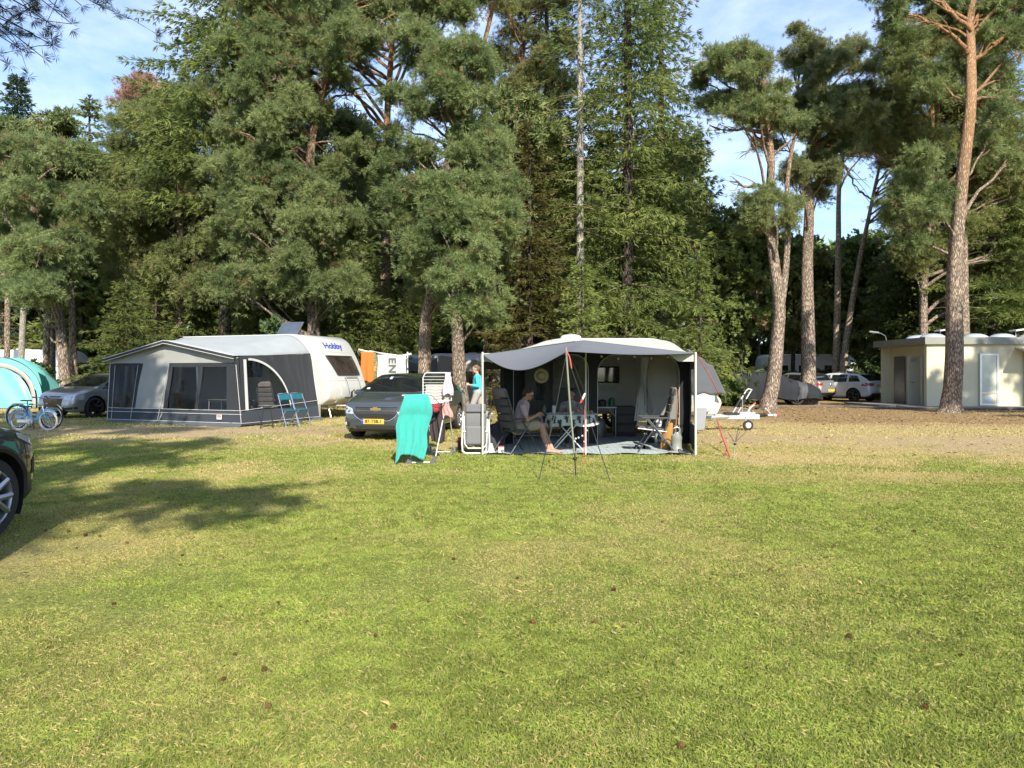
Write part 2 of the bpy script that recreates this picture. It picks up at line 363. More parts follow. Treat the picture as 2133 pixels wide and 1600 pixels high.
nb1 = blades(.9, 2.3, 9000, .028, .0026, 1.5)+blades(2.3, 4.2, 24000, .026, .0020, 1.5)+blades(4.2, 7, 13000, .028, .0030, 1.5)+blades(7, 11, 6000, .031, .0050, 1.4)+blades(11, 16, 2200, .036, .0085, 1.3)+blades(16, 24, 420, .055, .017, 1.2, .72)+blades(24, 36, 130, .07, .03, 1.2, .70)
f5 = (np.arange(nb1)[:, None]*5+np.arange(5)[None, :])
V_ = np.concatenate(BV); C_ = np.concatenate(BC)
grass = mkmesh('grass', V_, f5, BLADE, smooth=False, cols=C_); tag(grass, 'short mown lawn grass, green with straw patches', 'grass', kind='stuff')
del BV, BC, V_, C_
# taller weeds / stalks are inside the grass; fallen needles and bark crumbs on the right
n = 5200; yy = np.sqrt(rg.uniform(13**2, 34**2, n)); xx = rg.uniform(-.1, .72, n)*yy
_, d_, s_, l_ = gcol(xx, yy); k_ = rg.random(n) < (.15+.85*l_); xx, yy = xx[k_], yy[k_]; n = len(xx)
an = rg.uniform(0, 2*PI, n); ln = rg.uniform(.02, .06, n); wd = rg.uniform(.01, .025, n); zz = rg.uniform(.01, .03, n)
dx, dy = np.cos(an)*ln, np.sin(an)*ln; ex, ey = -np.sin(an)*wd, np.cos(an)*wd
V_ = np.stack([np.stack([xx-dx, yy-dy, zz*.3], -1), np.stack([xx+ex, yy+ey, zz], -1), np.stack([xx+dx, yy+dy, zz*.5], -1), np.stack([xx-ex, yy-ey, zz+.01], -1)], 1).reshape(-1, 3)
cc = np.repeat(np.array((.20, .125, .065))*rg.uniform(.3, 1.6, n)[:, None], 4, 0)
lit = mkmesh('leaf_litter', V_, np.arange(n*4).reshape(n, 4), LEAF, smooth=False, cols=cc); tag(lit, 'brown fallen needles, cones and bark crumbs under the pines', 'leaf litter', kind='stuff')
# paved strip by the toilet building, sandy road behind
pave = mat('paving', (.27, .245, .21), .9, var=.18, vs=6, bump=.3, bs=30)
q = MB(); q.box((28.0, 30.9, .02), (22.6, 2.6, .06)); q.box((16.9, 33.8, .02), (1.9, 3.4, .06)); tag(q.build('pavement', pave, smooth=False), kind='structure')
kerbm = mat('kerb_stone', (.13, .12, .105), .9, var=.3, vs=7)
q = MB(); q.tube([(14.2, 31.6, .03), (15.3, 29.95, .04), (17.5, 29.45, .05), (24, 29.35, .05), (39, 29.3, .05)], .055, 6); q.tube([(5.0, 27.5, .02), (6.5, 28.2, .03), (9.5, 29.5, .02), (10.9, 31.6, .02), (14.2, 31.6, .03)], .035, 5); tag(q.build('kerb', kerbm), kind='structure')
# cones on the lawn
cm = mat('cone_scales', (.13, .075, .03), .95, var=.45, vs=60, spec=.1)
def cone_mesh(seed):
    r_ = random.Random(seed); q = MB()
    for i in range(13):
        t_ = i/12; rr = .022*math.sin(PI*(.12+.8*t_))+.004
        for j in range(7):
            a = 2*PI*(j+.5*(i % 2))/7; R = Matrix.Rotation(a, 3, 'Z')
            p = R@Vector((rr, 0, -.03+.06*t_)); o_ = R@Vector((rr+.010, 0, -.026+.06*t_+.006)); sd = R@Vector((0, .007, 0))
            q.add([p-sd, o_, p+sd, p+Vector((0, 0, .006))], [(0, 1, 2), (0, 3, 1), (1, 3, 2)])
    q.ell((0, 0, 0), (.016, .016, .03), 8, 6); return q.build('pine_cone', cm, smooth=False).data, bpy.data.objects[-1:]
cone_o = []
q_, _ = cone_mesh(1)
base_cone = [o for o in col.objects if o.name.startswith('pine_cone')][0]
conepx = [(782,1329),(490,1368),(550,1400),(640,1300),(945,1168),(1078,1208),(265,1135),(208,1120),(178,1118),(143,1110),(95,1108),(160,1145),(375,1180),(380,1160),(465,1420),(1240,1300),(1278,1232),(1606,1190),(1738,1140),(1927,1478),(2000,1370),(2042,1030),(1950,1010),(700,1125),(330,1040),(300,1010),(420,985),(890,1255),(1300,1310),(1380,1090),(1500,1100),(1650,1040),(1830,1050),(580,1260),(1110,1300),(1770,1330),(238,1262),(560,1478),(1420,1560),(820,1520),(1150,1075),(1345,980),(1560,985),(1700,990),(1480,1210),(1905,1110)]
rc = random.Random(4)
for i, (a, b_) in enumerate(conepx):
    o = base_cone if i == 0 else base_cone.copy()
    if i: col.objects.link(o)
    g = G(a, b_); o.location = (g.x, g.y, .014); s = rc.uniform(.30, .5); o.scale = (s, s, s); o.rotation_euler = (PI/2+rc.uniform(-.4, .4), rc.uniform(-.3, .3), rc.uniform(0, 6.3))
    tag(o, 'small brown pine cone lying in the open lawn grass', 'pine cone', 'pine cones scattered over the lawn')
# ---------------- trees ----------------
RT = np.random.default_rng(11)
def rot_to(dirs, rng, roll=True):
    """matrices whose z axis is dirs"""
    z = dirs/np.linalg.norm(dirs, axis=1, keepdims=True); r = rng.normal(size=z.shape); x = np.cross(r, z); x /= np.linalg.norm(x, axis=1, keepdims=True)+1e-9; y = np.cross(z, x)
    return np.stack([x, y, z], -1)
def tuft_tmpl(n, spread, wd, rng, flat=False):
    T = []
    for i in range(n):
        a = 2*PI*i/n+rng.uniform(-.4, .4); s = spread*rng.uniform(.25, 1); d = np.array((math.cos(a)*math.sin(s), math.sin(a)*math.sin(s), math.cos(s)))
        b_ = np.cross(d, rng.normal(size=3)); b_ /= np.linalg.norm(b_); l = rng.uniform(.7, 1.1)
        T.append([d*.05-b_*wd/2*.6, d*l*.5+b_*wd*.5, d*l, d*l*.5-b_*wd*.5])
    return np.array(T)  # n,4,3
TUFTS = [tuft_tmpl(13, 1.15, .085, RT) for _ in range(6)]
TUFTB = [tuft_tmpl(7, 1.25, .20, RT) for _ in range(5)]      # coarser, far trees
SPRAYS = [tuft_tmpl(6, .55, .13, RT) for _ in range(6)]
SPRAYB = [tuft_tmpl(4, .55, .22, RT) for _ in range(5)]
LEAVES = [tuft_tmpl(6, 1.4, .55, RT) for _ in range(5)]
def place(tmpls, pos, dirs, size, cols, rng):
    out = []; oc = []; R = rot_to(dirs, rng); which = rng.integers(0, len(tmpls), len(pos))
    for k, T in enumerate(tmpls):
        m = which == k
        if not m.any(): continue
        P = np.einsum('nij,tvj->ntvi', R[m], T)*size[m][:, None, None, None]+pos[m][:, None, None, :]
        out.append(P.reshape(-1, 3)); oc.append(np.repeat(cols[m], T.shape[0]*4, 0))
    return np.concatenate(out), np.concatenate(oc)
def tubes_np(segs, n=4):
    """segs: list of (p0,p1,r0,r1) -> verts, quads"""
    if not len(segs): return np.zeros((0, 3)), np.zeros((0, 4), int)
    A = np.array([s[0] for s in segs], float); B = np.array([s[1] for s in segs], float); r0 = np.array([s[2] for s in segs]); r1 = np.array([s[3] for s in segs])
    d = B-A; d /= np.linalg.norm(d, axis=1, keepdims=True)+1e-9; ref = np.where(np.abs(d[:, 2:3]) > .9, np.array([[1., 0, 0]]), np.array([[0, 0, 1.]]))
    x = np.cross(d, ref); x /= np.linalg.norm(x, axis=1, keepdims=True)+1e-9; y = np.cross(d, x); V = []
    for P, r in ((A, r0), (B, r1)):
        for j in range(n):
            a = 2*PI*j/n; V.append(P+(x*math.cos(a)+y*math.sin(a))*r[:, None])
    V = np.stack(V, 1); m = len(segs); base = (np.arange(m)*2*n)[:, None]
    q = np.concatenate([base+np.array([j, (j+1) % n, n+(j+1) % n, n+j])[None] for j in range(n)], 0)
    return V.reshape(-1, 3), q
def limb(p0, p1, r0, r1, rng, bend=.15, n=5, lift=None):
    p0 = np.array(p0, float); p1 = np.array(p1, float); L_ = np.linalg.norm(p1-p0); off = rng.normal(size=3)*bend*L_; off[2] += (lift if lift is not None else .08*L_)
    pts = [p0+(p1-p0)*t+off*4*t*(1-t)*.5+rng.normal(size=3)*.02*L_*(0 < t < 1) for t in np.linspace(0, 1, n+1)]
    rs = np.linspace(r0, r1, n+1); return [(pts[i], pts[i+1], rs[i], rs[i+1]) for i in range(n)], pts
PINEC = np.array((.120, .165, .062)); PINE_L = np.array((.285, .315, .122)); FIRC = np.array((.092, .132, .036)); FIR_L = np.array((.235, .268, .070))
def pads_to_mesh(pads, rng, tm=TUFTS, tsize=.24, dens=1.0, ca=PINEC, cb=PINE_L, sub=9, droop=0.):
    """pads: (centre, (rx,ry,rz)); returns verts, cols, subclump centres per pad"""
    P = []; D = []; S = []; C = []; subs = []
    for (c, r) in pads:
        c = np.array(c, float); r = np.array(r, float); k = max(4, int(sub*rng.uniform(.8, 1.2)))
        u = rng.normal(size=(k, 3)); u /= np.linalg.norm(u, axis=1, keepdims=True); u *= rng.uniform(.25, .95, (k, 1)); sc_ = c+u*r*.8
        subs.append(sc_); ptint = rng.uniform(-.28, .28)
        for s in sc_:
            rs = r.mean()*rng.uniform(.38, .62); nw = int(13*dens*(rs/.5)**1.6/(tsize/.24)**1.5)+3
            d = rng.normal(size=(nw, 3)); d[:, 2] = d[:, 2]*.65+.12; d /= np.linalg.norm(d, axis=1, keepdims=True); l = rs*rng.uniform(.6, 1.6, nw)*np.where(rng.random(nw) < .16, rng.uniform(1.2, 1.9, nw), 1)
            k5 = 5; tt = np.linspace(.2, 1, k5)[None, :]+rng.uniform(-.06, .06, (nw, k5)); dr = (.30+droop)*rng.uniform(.2, 1.5, nw)
            p = s+d[:, None, :]*(l[:, None]*tt)[:, :, None]; p[:, :, 2] -= (dr*l)[:, None]*tt**2; p = p+rng.normal(0, .035, p.shape)
            dd = d[:, None, :]+np.stack([np.zeros_like(tt), np.zeros_like(tt), -1.2*dr[:, None]*tt+.15], -1)+rng.normal(0, .35, p.shape)
            nt_ = nw*k5; P.append(p.reshape(-1, 3)); D.append(dd.reshape(-1, 3)); S.append(tsize*rng.uniform(.65, 1.2, nt_))
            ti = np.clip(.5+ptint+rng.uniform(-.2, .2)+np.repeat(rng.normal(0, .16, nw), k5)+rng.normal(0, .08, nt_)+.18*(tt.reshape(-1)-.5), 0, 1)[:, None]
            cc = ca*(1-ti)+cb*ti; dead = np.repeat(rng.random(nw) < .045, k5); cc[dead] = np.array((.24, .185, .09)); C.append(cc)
    P = np.concatenate(P); D = np.concatenate(D); S = np.concatenate(S); C = np.concatenate(C)
    V, Cc = place(tm, P, D, S, C, rng); return V, Cc, subs
def trunk_tube(pts, rs, name, m, parent, n=14, flare=True, rng=None):
    """smooth trunk with root flare and slightly irregular section"""
    pts = [np.array(p, float) for p in pts]; P = []; R = []
    for i in range(len(pts)-1):
        k = max(3, int(np.linalg.norm(pts[i+1]-pts[i])/.45))
        p0 = pts[max(i-1, 0)]; p1 = pts[i]; p2 = pts[i+1]; p3 = pts[min(i+2, len(pts)-1)]
        for j in range(k):
            t = j/k; P.append(.5*((2*p1)+(-p0+p2)*t+(2*p0-5*p1+4*p2-p3)*t*t+(-p0+3*p1-3*p2+p3)*t**3)); R.append(rs[i]*(1-t)+rs[i+1]*t)
    P.append(pts[-1]); R.append(rs[-1]); P = np.array(P); R = np.array(R)
    if flare:
        ex = [np.array([P[0][0], P[0][1], P[0][2]-.15+z]) for z in (0, .15, .3, .5)]
        P = np.concatenate([np.array(ex)+0, P[1:][P[1:, 2] > P[0, 2]+.75]]); 
        R = np.concatenate([[R[0]*1.75, R[0]*1.42, R[0]*1.2, R[0]*1.08], R[-(len(P)-4):]])
    V = []; ph = (rng or RT).uniform(0, 6.28, 3)
    for i, (p, r) in enumerate(zip(P, R)):
        a = np.arange(n)*2*PI/n; fl = max(0, 1-i/4) if flare else 0
        rr = r*(1+.05*np.sin(3*a+ph[0]+i*.13)+.04*np.sin(5*a+ph[1]-i*.2)+fl*.16*np.sin(5*a+ph[2]))
        V.append(np.stack([p[0]+np.cos(a)*rr, p[1]+np.sin(a)*rr, np.full(n, p[2])], -1))
    m_ = len(P); V = np.concatenate(V); q = [(i*n+j, i*n+(j+1) % n, (i+1)*n+(j+1) % n, (i+1)*n+j) for i in range(m_-1) for j in range(n)]
    return mkmesh(name, V, np.array(q), m, parent), P, R
def world_tree(name, label, cat, base, group=None): return thing(name, label, cat, tuple(base), 0, group)
def pine(label, Y, trunk, rows, seed, rb=.3, extra=(), bark=None, pad=46, dens=1.0, stems=(), bare=(), tint=0, depth=2.2, baseY=None, group=None, pads_only=None, cat='pine tree', nm='pine_tree', tm=TUFTS, ts=.21, twg=None, cap=True, leaf=None, sub=9, flat=.62, back=False):
    """trunk: [(px,py)...] bottom first; rows: [(y,x0,x1)...]; everything measured at distance Y"""
    rng = np.random.default_rng(seed); T = [W(a, b_, Y) for a, b_ in trunk]; T[0].z = 0
    base = Vector((T[0].x, T[0].y, 0)); t = thing(nm, label, cat, tuple(base), 0, group)
    B = np.array(base); pts = [np.array(p)-B for p in T]; h = pts[-1][2]
    # trunks wander in depth too
    for i, p in enumerate(pts[1:]): p[1] += rng.normal(0, .12)*(i+1)
    rs = [rb*(1-.72*max(0, p[2])/max(h, 1)) for p in pts]
    _, P, R = trunk_tube(pts, rs, 'trunk', bark or BARK, t, rng=rng)
    for st in stems:
        sp = [np.array(W(a, b_, Y))-B for a, b_, _ in st]; trunk_tube(sp, [s_[2] for s_ in st], 'trunk', bark or BARK, t, flare=False, rng=rng)
    pads = []; s = pad/F*Y
    if rows:
        ymin, ymax = rows[0][0], rows[-1][0]; area = sum((rows[i+1][0]-rows[i][0])*((rows[i][2]-rows[i][1]+rows[i+1][2]-rows[i+1][1])/2) for i in range(len(rows)-1))
        n = int(area/(pad*pad*.82)*1.0)+3; tries = 0; pp = []
        while len(pp) < n and tries < n*30:
            tries += 1; y = rng.uniform(ymin, ymax); x0 = np.interp(y, [r[0] for r in rows], [r[1] for r in rows]); x1 = np.interp(y, [r[0] for r in rows], [r[2] for r in rows])
            if x1-x0 < pad*.6: x = (x0+x1)/2
            else: x = rng.uniform(x0+pad*.35, x1-pad*.35)
            hw = max(1, (x1-x0)/2); e = min(1, abs(x-(x0+x1)/2)/hw); dz = rng.uniform(-1, 1)*depth*math.sqrt(max(.08, 1-e*e))
            if back: dz = abs(dz)*.8+.5
            if any(((x-a)/pad)**2+((y-b_)/(pad*.75))**2+((dz-d)/(s*1.2))**2 < .46 for a, b_, d in pp): continue
            pp.append((x, y, dz))
        for x, y, dz in pp:
            Yd = Y+dz; c = W(x, y, Yd); k = rng.uniform(.75, 1.2); pads.append((np.array(c)-B, (s*k, s*k, s*k*flat)))
    for (x, y, rx, ry, dz) in extra:
        c = W(x, y, Y+dz); pads.append((np.array(c)-B, (rx/F*Y, rx/F*Y, ry/F*Y)))
    ca, cb = (PINEC, PINE_L) if leaf is None else leaf; hv = 1+rng.normal(0, .035, 3); hv[0] = max(hv[0], .98); hv[2] += rng.uniform(-.2, .06); ca = ca*hv; cb = cb*hv
    V, C, subs = pads_to_mesh(pads, rng, tm, ts, dens*.86, ca*(1+tint), cb*(1+tint), sub=sub)
    mkmesh('crown', V, np.arange(len(V)).reshape(-1, 4), LEAF, t, smooth=False, cols=C)
    segs = []
    for (c, r), sb in zip(pads, subs):
        if back and rng.random() < .6: continue
        # attach to the trunk a bit below the pad
        hd = np.hypot(c[0]-P[:, 0], c[1]-P[:, 1]); tz = c[2]-.55*hd-.2+rng.normal(0, .7); sc_ = np.abs(P[:, 2]-tz)+(P[:, 2] < 2.2)*5; i = int(np.argmin(sc_)); i = min(i, len(P)-1)
        L_ = np.linalg.norm(c-P[i]); r0 = min(R[i]*.6, .018+.016*L_)
        sg, pt = limb(P[i], c-np.array((0, 0, r[2]*.3)), r0, .018, rng, .10); segs += sg
        for q_ in sb[:7]: s2, _ = limb(pt[rng.integers(3, 6)], q_, .016, .006, rng, .12, 3); segs += s2
    for (x0, y0, x1, y1, r0, *rest) in bare:
        a = np.array(W(x0, y0, Y))-B; b_ = np.array(W(x1, y1, Y+(rest[0] if rest else 0)))-B; sg, pt = limb(a, b_, r0, r0*.25, rng, .08, 8); segs += sg
        for k in range(6):
            s2, _ = limb(pt[rng.integers(2, 9)], pt[-1]+rng.normal(size=3)*.35*np.linalg.norm(b_-a)*.4, r0*.25, r0*.08, rng, .1, 4); segs += s2
    V, q = tubes_np(segs, 5); mkmesh('branches', V, q, twg or BARK if twg is None else twg, t)
    return t
def conifer_arrays(h, R0, start, rng, droop=.25, dens=1.0, tm=SPRAYS, ts=.34, step=.42, ca=FIRC, cb=FIR_L, top_pow=.8, asym=0.0, hang=.4, bare_frac=0.0, miss=.12):
    P = []; D = []; S = []; C = []; segs = []; z = start
    while z < h-.15:
        t = (z-start)/(h-start); nb = rng.integers(4, 7); a0 = rng.uniform(0, 6.28)
        for j in range(nb):
            az = a0+2*PI*j/nb+rng.uniform(-.35, .35); L_ = (R0*(1-t)**top_pow*rng.uniform(.45, 1.15)+.12)*(1+asym*math.cos(az))
            if L_ < .15 or rng.random() < miss: continue
            up = .35*t-.05+rng.uniform(-.12, .12); n = max(3, int(L_/.22*dens)); dirx = np.array((math.cos(az), math.sin(az), 0)); side = np.array((-math.sin(az), math.cos(az), 0))
            u = np.linspace(.12 if rng.random() > bare_frac else .55, 1, n); pz = z+up*L_*u-droop*L_*u*u+.12*L_*u**3
            pts = dirx[None]*(L_*u)[:, None]; pts[:, 2] = pz
            q0 = np.array((0, 0, z)); mid = dirx*L_*.5+np.array((0, 0, z+up*L_*.5-droop*L_*.25+.015*L_)); segs.append((q0, mid, .012+.008*L_, .01)); segs.append((mid, pts[-1], .01, .004))
            for sd in (-1, 1, 0):
                m = len(pts); wdt = (.55*L_*(1-u)*.8+.14)
                if sd == 0: p = pts; d = dirx[None]+rng.normal(0, .25, (m, 3)); sz = ts*np.ones(m)
                else:
                    reps = np.maximum(1, (wdt/.2).astype(int)); p = np.repeat(pts, reps, 0); kk = np.concatenate([np.arange(r_) for r_ in reps]); ww = np.repeat(wdt, reps)
                    off = (kk+rng.uniform(0, .8, len(kk)))/np.repeat(reps, reps)*ww
                    p = p+side[None]*sd*off[:, None]+dirx[None]*off[:, None]*.45; p[:, 2] -= off*hang*rng.uniform(.3, 1.2, len(kk)); m = len(p)
                    d = side[None]*sd*.8+dirx[None]*.7+rng.normal(0, .22, (m, 3)); d[:, 2] -= hang*rng.uniform(.2, 1.4, m); sz = ts*rng.uniform(.6, 1.15, m)
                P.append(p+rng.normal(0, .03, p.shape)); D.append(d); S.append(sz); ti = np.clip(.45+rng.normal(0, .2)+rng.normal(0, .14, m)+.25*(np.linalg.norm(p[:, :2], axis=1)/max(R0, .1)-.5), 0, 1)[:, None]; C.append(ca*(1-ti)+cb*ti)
        z += step*rng.uniform(.75, 1.25)*(.55+.45*(1-t))
    P = np.concatenate(P); D = np.concatenate(D); S = np.concatenate(S); C = np.concatenate(C)
    V, Cc = place(tm, P, D, S, C, rng); return V, Cc, segs
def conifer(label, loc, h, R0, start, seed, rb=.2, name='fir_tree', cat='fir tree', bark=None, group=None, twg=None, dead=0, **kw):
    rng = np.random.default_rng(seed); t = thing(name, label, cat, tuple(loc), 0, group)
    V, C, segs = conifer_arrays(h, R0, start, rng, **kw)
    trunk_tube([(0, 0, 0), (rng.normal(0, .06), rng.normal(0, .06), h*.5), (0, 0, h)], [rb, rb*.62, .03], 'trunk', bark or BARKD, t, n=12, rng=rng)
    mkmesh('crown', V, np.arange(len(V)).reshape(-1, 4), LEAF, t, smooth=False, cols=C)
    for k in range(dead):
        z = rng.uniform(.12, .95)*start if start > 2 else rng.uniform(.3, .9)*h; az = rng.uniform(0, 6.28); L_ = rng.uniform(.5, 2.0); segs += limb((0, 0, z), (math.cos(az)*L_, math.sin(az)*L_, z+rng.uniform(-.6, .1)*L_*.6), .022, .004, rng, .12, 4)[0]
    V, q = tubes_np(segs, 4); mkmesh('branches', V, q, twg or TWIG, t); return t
# --- far wood: one mass of foliage closing the view ---
rng = np.random.default_rng(5); pads = []
for i in range(760):
    x = rng.uniform(-64, 66); Yb = 62+rng.uniform(-4, 9)+abs(x)*.05; top = 10.5 + 3.2*math.sin(x*.13)+2.2*math.sin(x*.31+1)+(5 if x < 6 else 0)+(3.0 if x > 38 else 0)
    z = rng.uniform(.3, top); r = rng.uniform(1.1, 1.9); pads.append(((x, Yb, z), (r, r, r*.8)))
V, C, _ = pads_to_mesh(pads, rng, TUFTB, .85, 1.3, FIRC*1.8, FIR_L*1.7, sub=7)
fw = mkmesh('far_wood', V, np.arange(len(V)).reshape(-1, 4), LEAF, smooth=False, cols=C); tag(fw, 'distant mixed wood closing the view behind every pitch', 'wood', kind='stuff')
# --- measured pines ---
pine('leaning scots pine at left behind the turquoise tent with two thick snapped limbs', 30, [(141,800),(128,720),(106,630),(98,540),(84,450),(60,390),(55,330)],
     [(300,-40,240),(340,-60,230),(400,-60,235),(450,-20,200),(500,15,175),(560,30,150),(615,30,110)], 21, .24, pad=42, dens=1.15, extra=[(100,300,46,22,0),(170,315,50,24,1),(20,310,60,26,0)],
     bare=[(104,590,60,575,.10),(60,575,0,575,.08),(90,480,128,452,.12),(76,470,66,430,.16)])
pine('slim straight pine right of the leaning pine at left', 31, [(157,790),(156,700),(158,600),(162,500),(166,440),(172,400)], [(400,120,230),(450,120,210),(500,135,190)], 22, .17, pad=34, dens=.9)
pine('broad orange limbed pine left of the centre with red dead twigs at its top', 34, [(372,790),(374,600),(373,380),(368,300),(352,240)],
     [(205,270,400),(240,240,430),(290,190,420),(340,190,450),(400,230,520),(470,230,560),(540,205,560),(600,215,470),(640,250,380)], 23, .26, pad=46, dens=1.05,
     bare=[(372,370,300,385,.12),(360,395,250,430,.14),(372,330,330,270,.1)], extra=[(250,255,40,20,1),(300,232,44,20,0),(350,250,40,22,-1)])
pine('tall thick trunked pine rising behind the roof of the left caravan', 30, [(651,745),(652,600),(655,450),(652,330),(668,215),(700,120),(705,20)],
     [(-80,520,900),(0,500,880),(60,470,830),(110,440,760),(180,390,740),(240,380,700),(300,370,760),(370,420,790),(430,440,800),(500,420,790),(560,430,790),(610,470,760),(640,600,720)], 24, .30, pad=46, dens=1.0, depth=2.8,
     bare=[(665,215,780,200,.06,.6),(652,330,590,320,.12),(650,360,560,400,.05)])
pine('crooked pine with pale flaking bark between the left caravan and the grey saloon', 28, [(884,800),(884,700),(896,620),(912,540),(912,440),(935,330),(950,250),(1000,90),(1030,20)],
     [(65,830,1040),(120,810,1020),(180,790,1040),(240,780,1050),(300,770,1060),(370,780,1075),(430,790,1075),(500,800,1060),(560,820,1030),(610,830,1010)], 25, .27, pad=46, dens=1.05, depth=2.6,
     bare=[(1000,130,1025,30,.07),(912,400,860,300,.06)])
pine('straight brown pine standing right behind the drying rack', 26, [(962,858),(957,760),(955,640),(950,500),(952,400),(965,300)],
     [(380,880,1070),(440,880,1080),(520,900,1060),(580,880,1040),(630,900,1020),(660,940,1050)], 26, .26, pad=42, dens=.95, depth=1.6, extra=[(1020,640,34,16,0),(990,690-40,30,16,-.6)])
pine('pine crown filling the sky gap left of the pale trunk', 35, [(1075,780),(1078,500),(1080,300),(1090,100),(1100,-60)],
     [(-80,1000,1230),(0,990,1220),(80,1010,1200),(160,1030,1190),(240,1030,1190),(320,1040,1180)], 127, .2, pad=40, dens=.5, depth=2)
pine('pine with blue green crown between the leaning pine and the right edge pine', 37, [(1925,800),(1925,600),(1930,450),(1935,250),(1940,120)],
     [(60,1830,2000),(130,1790,2100),(200,1800,2140),(300,1820,2150),(400,1850,2160),(500,1860,2150),(560,1880,2140)], 128, .24, pad=44, dens=.8, depth=2.5)
pine('high pine crown spreading over the top centre of the view', 33, [(800,780),(802,500),(805,250),(815,60),(820,-120)],
     [(-160,600,1100),(-60,560,1080),(0,520,1010),(50,540,900),(90,540,740)], 27, .27, pad=50, dens=.95, depth=3, bare=[(805,180,700,210,.06),(810,120,900,60,.06)])
pine('tall pine at the right edge with orange upper trunk beside the toilet building', 27.6, [(1981,862),(1984,740),(1990,560),(2000,380),(2012,230),(2028,100),(2046,0),(2060,-160)],
     [(-160,1760,2200),(-60,1740,2220),(20,1780,2160),(80,1850,2190)], 28, .335, pad=46, dens=.85, depth=3,
     flat=.42, back=True, bark=BARKO, extra=[(1985,120,40,20,1.4),(1955,150,46,22,1),(2030,135,40,20,1.2),(2080,150,46,30,1),(1930,190,46,22,1),(2090,230,44,30,0),(1920,330,44,26,-1),(1955,340,40,22,1),(1900,370,46,26,0),(1870,410,44,24,0),(1955,400,36,20,-.9),(2050,290,36,26,1),(1850,450,40,22,1),(1930,440,44,26,-.8),(1900,500,40,22,0),(2110,330,44,30,2),(2120,60,50,30,0)],
     bare=[(2024,65,1925,-20,.10),(2014,110,1935,45,.10),(1935,48,1890,30,.07),(2020,110,1960,60,.09),(2020,210,2110,200,.08),(2068,95,2133,60,.10),(2024,130,2068,95,.1)])
pine('forked pine in front of the car under the grey cover', 29.5, [(1601,848),(1612,780),(1620,700),(1622,640),(1610,540),(1601,450),(1603,330),(1600,250),(1590,160)],
     [(100,1480,1560),(135,1450,1600),(180,1440,1640),(230,1465,1690),(262,1530,1700)], 29, .30, pad=34, dens=1.3, depth=2.2, flat=.42,
     stems=[[(1626,640,.16),(1636,570,.13),(1641,480,.11),(1640,380,.09),(1655,280,.06)]],
     extra=[(1560,420,40,20,-.5),(1610,410,44,24,-1),(1650,425,38,22,0),(1580,450,36,22,-1),(1560,470,34,20,0),(1640,460,34,20,-.6),(1500,135,36,18,0),(1550,110,38,18,.4),(1620,215,44,20,-1.2)],
     bare=[(1598,280,1500,270,.10),(1500,270,1478,262,.06),(1596,390,1520,377,.09),(1598,300,1540,330,.05)])
pine('stout pine between the covered car and the silver hatchback', 34.5, [(1684,838),(1686,700),(1684,560),(1679,430),(1678,360),(1690,260),(1690,150)],
     [(90,1640,1790),(130,1620,1830),(180,1620,1850),(240,1640,1860),(290,1660,1820),(330,1640,1760),(370,1630,1740)], 30, .36, pad=36, dens=1.3, depth=2.4, flat=.42, extra=[(1660,60,22,16,0),(1685,85,40,22,0),(1740,110,40,22,.4),(1600,300,34,16,.5),(1790,235,44,20,1),(1830,200,44,20,1.4),(1720,300,44,18,.4),(1780,90,40,18,1),(1620,260,40,18,.6),(1700,400,32,26,0)],
     bare=[(1700,330,1840,330,.11,1),(1700,335,1640,340,.06)])
pine('slender bent pine left of the leaning twin trunks', 44, bark=BARK_LIT, trunk= [(1741,795),(1743,650),(1747,500),(1752,380),(1758,260),(1765,180)], rows=[(200,1720,1860),(260,1730,1870),(300,1760,1860)], seed=31, rb=.24, pad=36, dens=1.0,
     bare=[(1755,340,1790,400,.10,1),(1790,400,1830,430,.07),(1752,372,1700,350,.06)])
pine('leaning pine growing out to the right behind the white hatchback', 43, bark=BARK_LIT, trunk= [(1752,795),(1766,700),(1790,560),(1810,450),(1838,345),(1850,290)], rows=[(190,1810,1960),(250,1800,1950),(300,1820,1940),(350,1850,1950),(410,1850,1950)], seed=32, rb=.22, pad=38, dens=1.0)
# --- measured firs ---
g_ = G(1209, 845)
def at(px, Y): return ((px-CX)/F*Y, Y, 0)
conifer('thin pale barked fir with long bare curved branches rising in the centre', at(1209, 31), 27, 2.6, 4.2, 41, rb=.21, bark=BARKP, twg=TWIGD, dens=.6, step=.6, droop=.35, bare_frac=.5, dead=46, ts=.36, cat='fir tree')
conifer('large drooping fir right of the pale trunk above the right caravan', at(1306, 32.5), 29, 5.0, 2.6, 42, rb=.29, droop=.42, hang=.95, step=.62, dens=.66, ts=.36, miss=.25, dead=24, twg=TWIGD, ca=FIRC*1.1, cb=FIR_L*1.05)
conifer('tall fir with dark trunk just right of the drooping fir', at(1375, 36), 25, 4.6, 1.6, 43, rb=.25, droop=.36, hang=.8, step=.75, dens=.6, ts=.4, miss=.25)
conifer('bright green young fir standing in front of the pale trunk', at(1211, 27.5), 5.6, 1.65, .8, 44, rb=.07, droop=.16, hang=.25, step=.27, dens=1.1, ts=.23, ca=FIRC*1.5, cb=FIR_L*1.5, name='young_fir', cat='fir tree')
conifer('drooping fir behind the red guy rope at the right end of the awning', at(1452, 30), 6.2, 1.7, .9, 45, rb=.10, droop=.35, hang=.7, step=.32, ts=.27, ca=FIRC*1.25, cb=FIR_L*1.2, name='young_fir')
conifer('olive tinted fir between the straight brown pine and the pale trunk', at(1105, 30), 11.6, 2.9, 1.4, 46, rb=.17, droop=.2, hang=.4, step=.42, ts=.30, ca=np.array((.085, .085, .022)), cb=np.array((.17, .15, .045)))
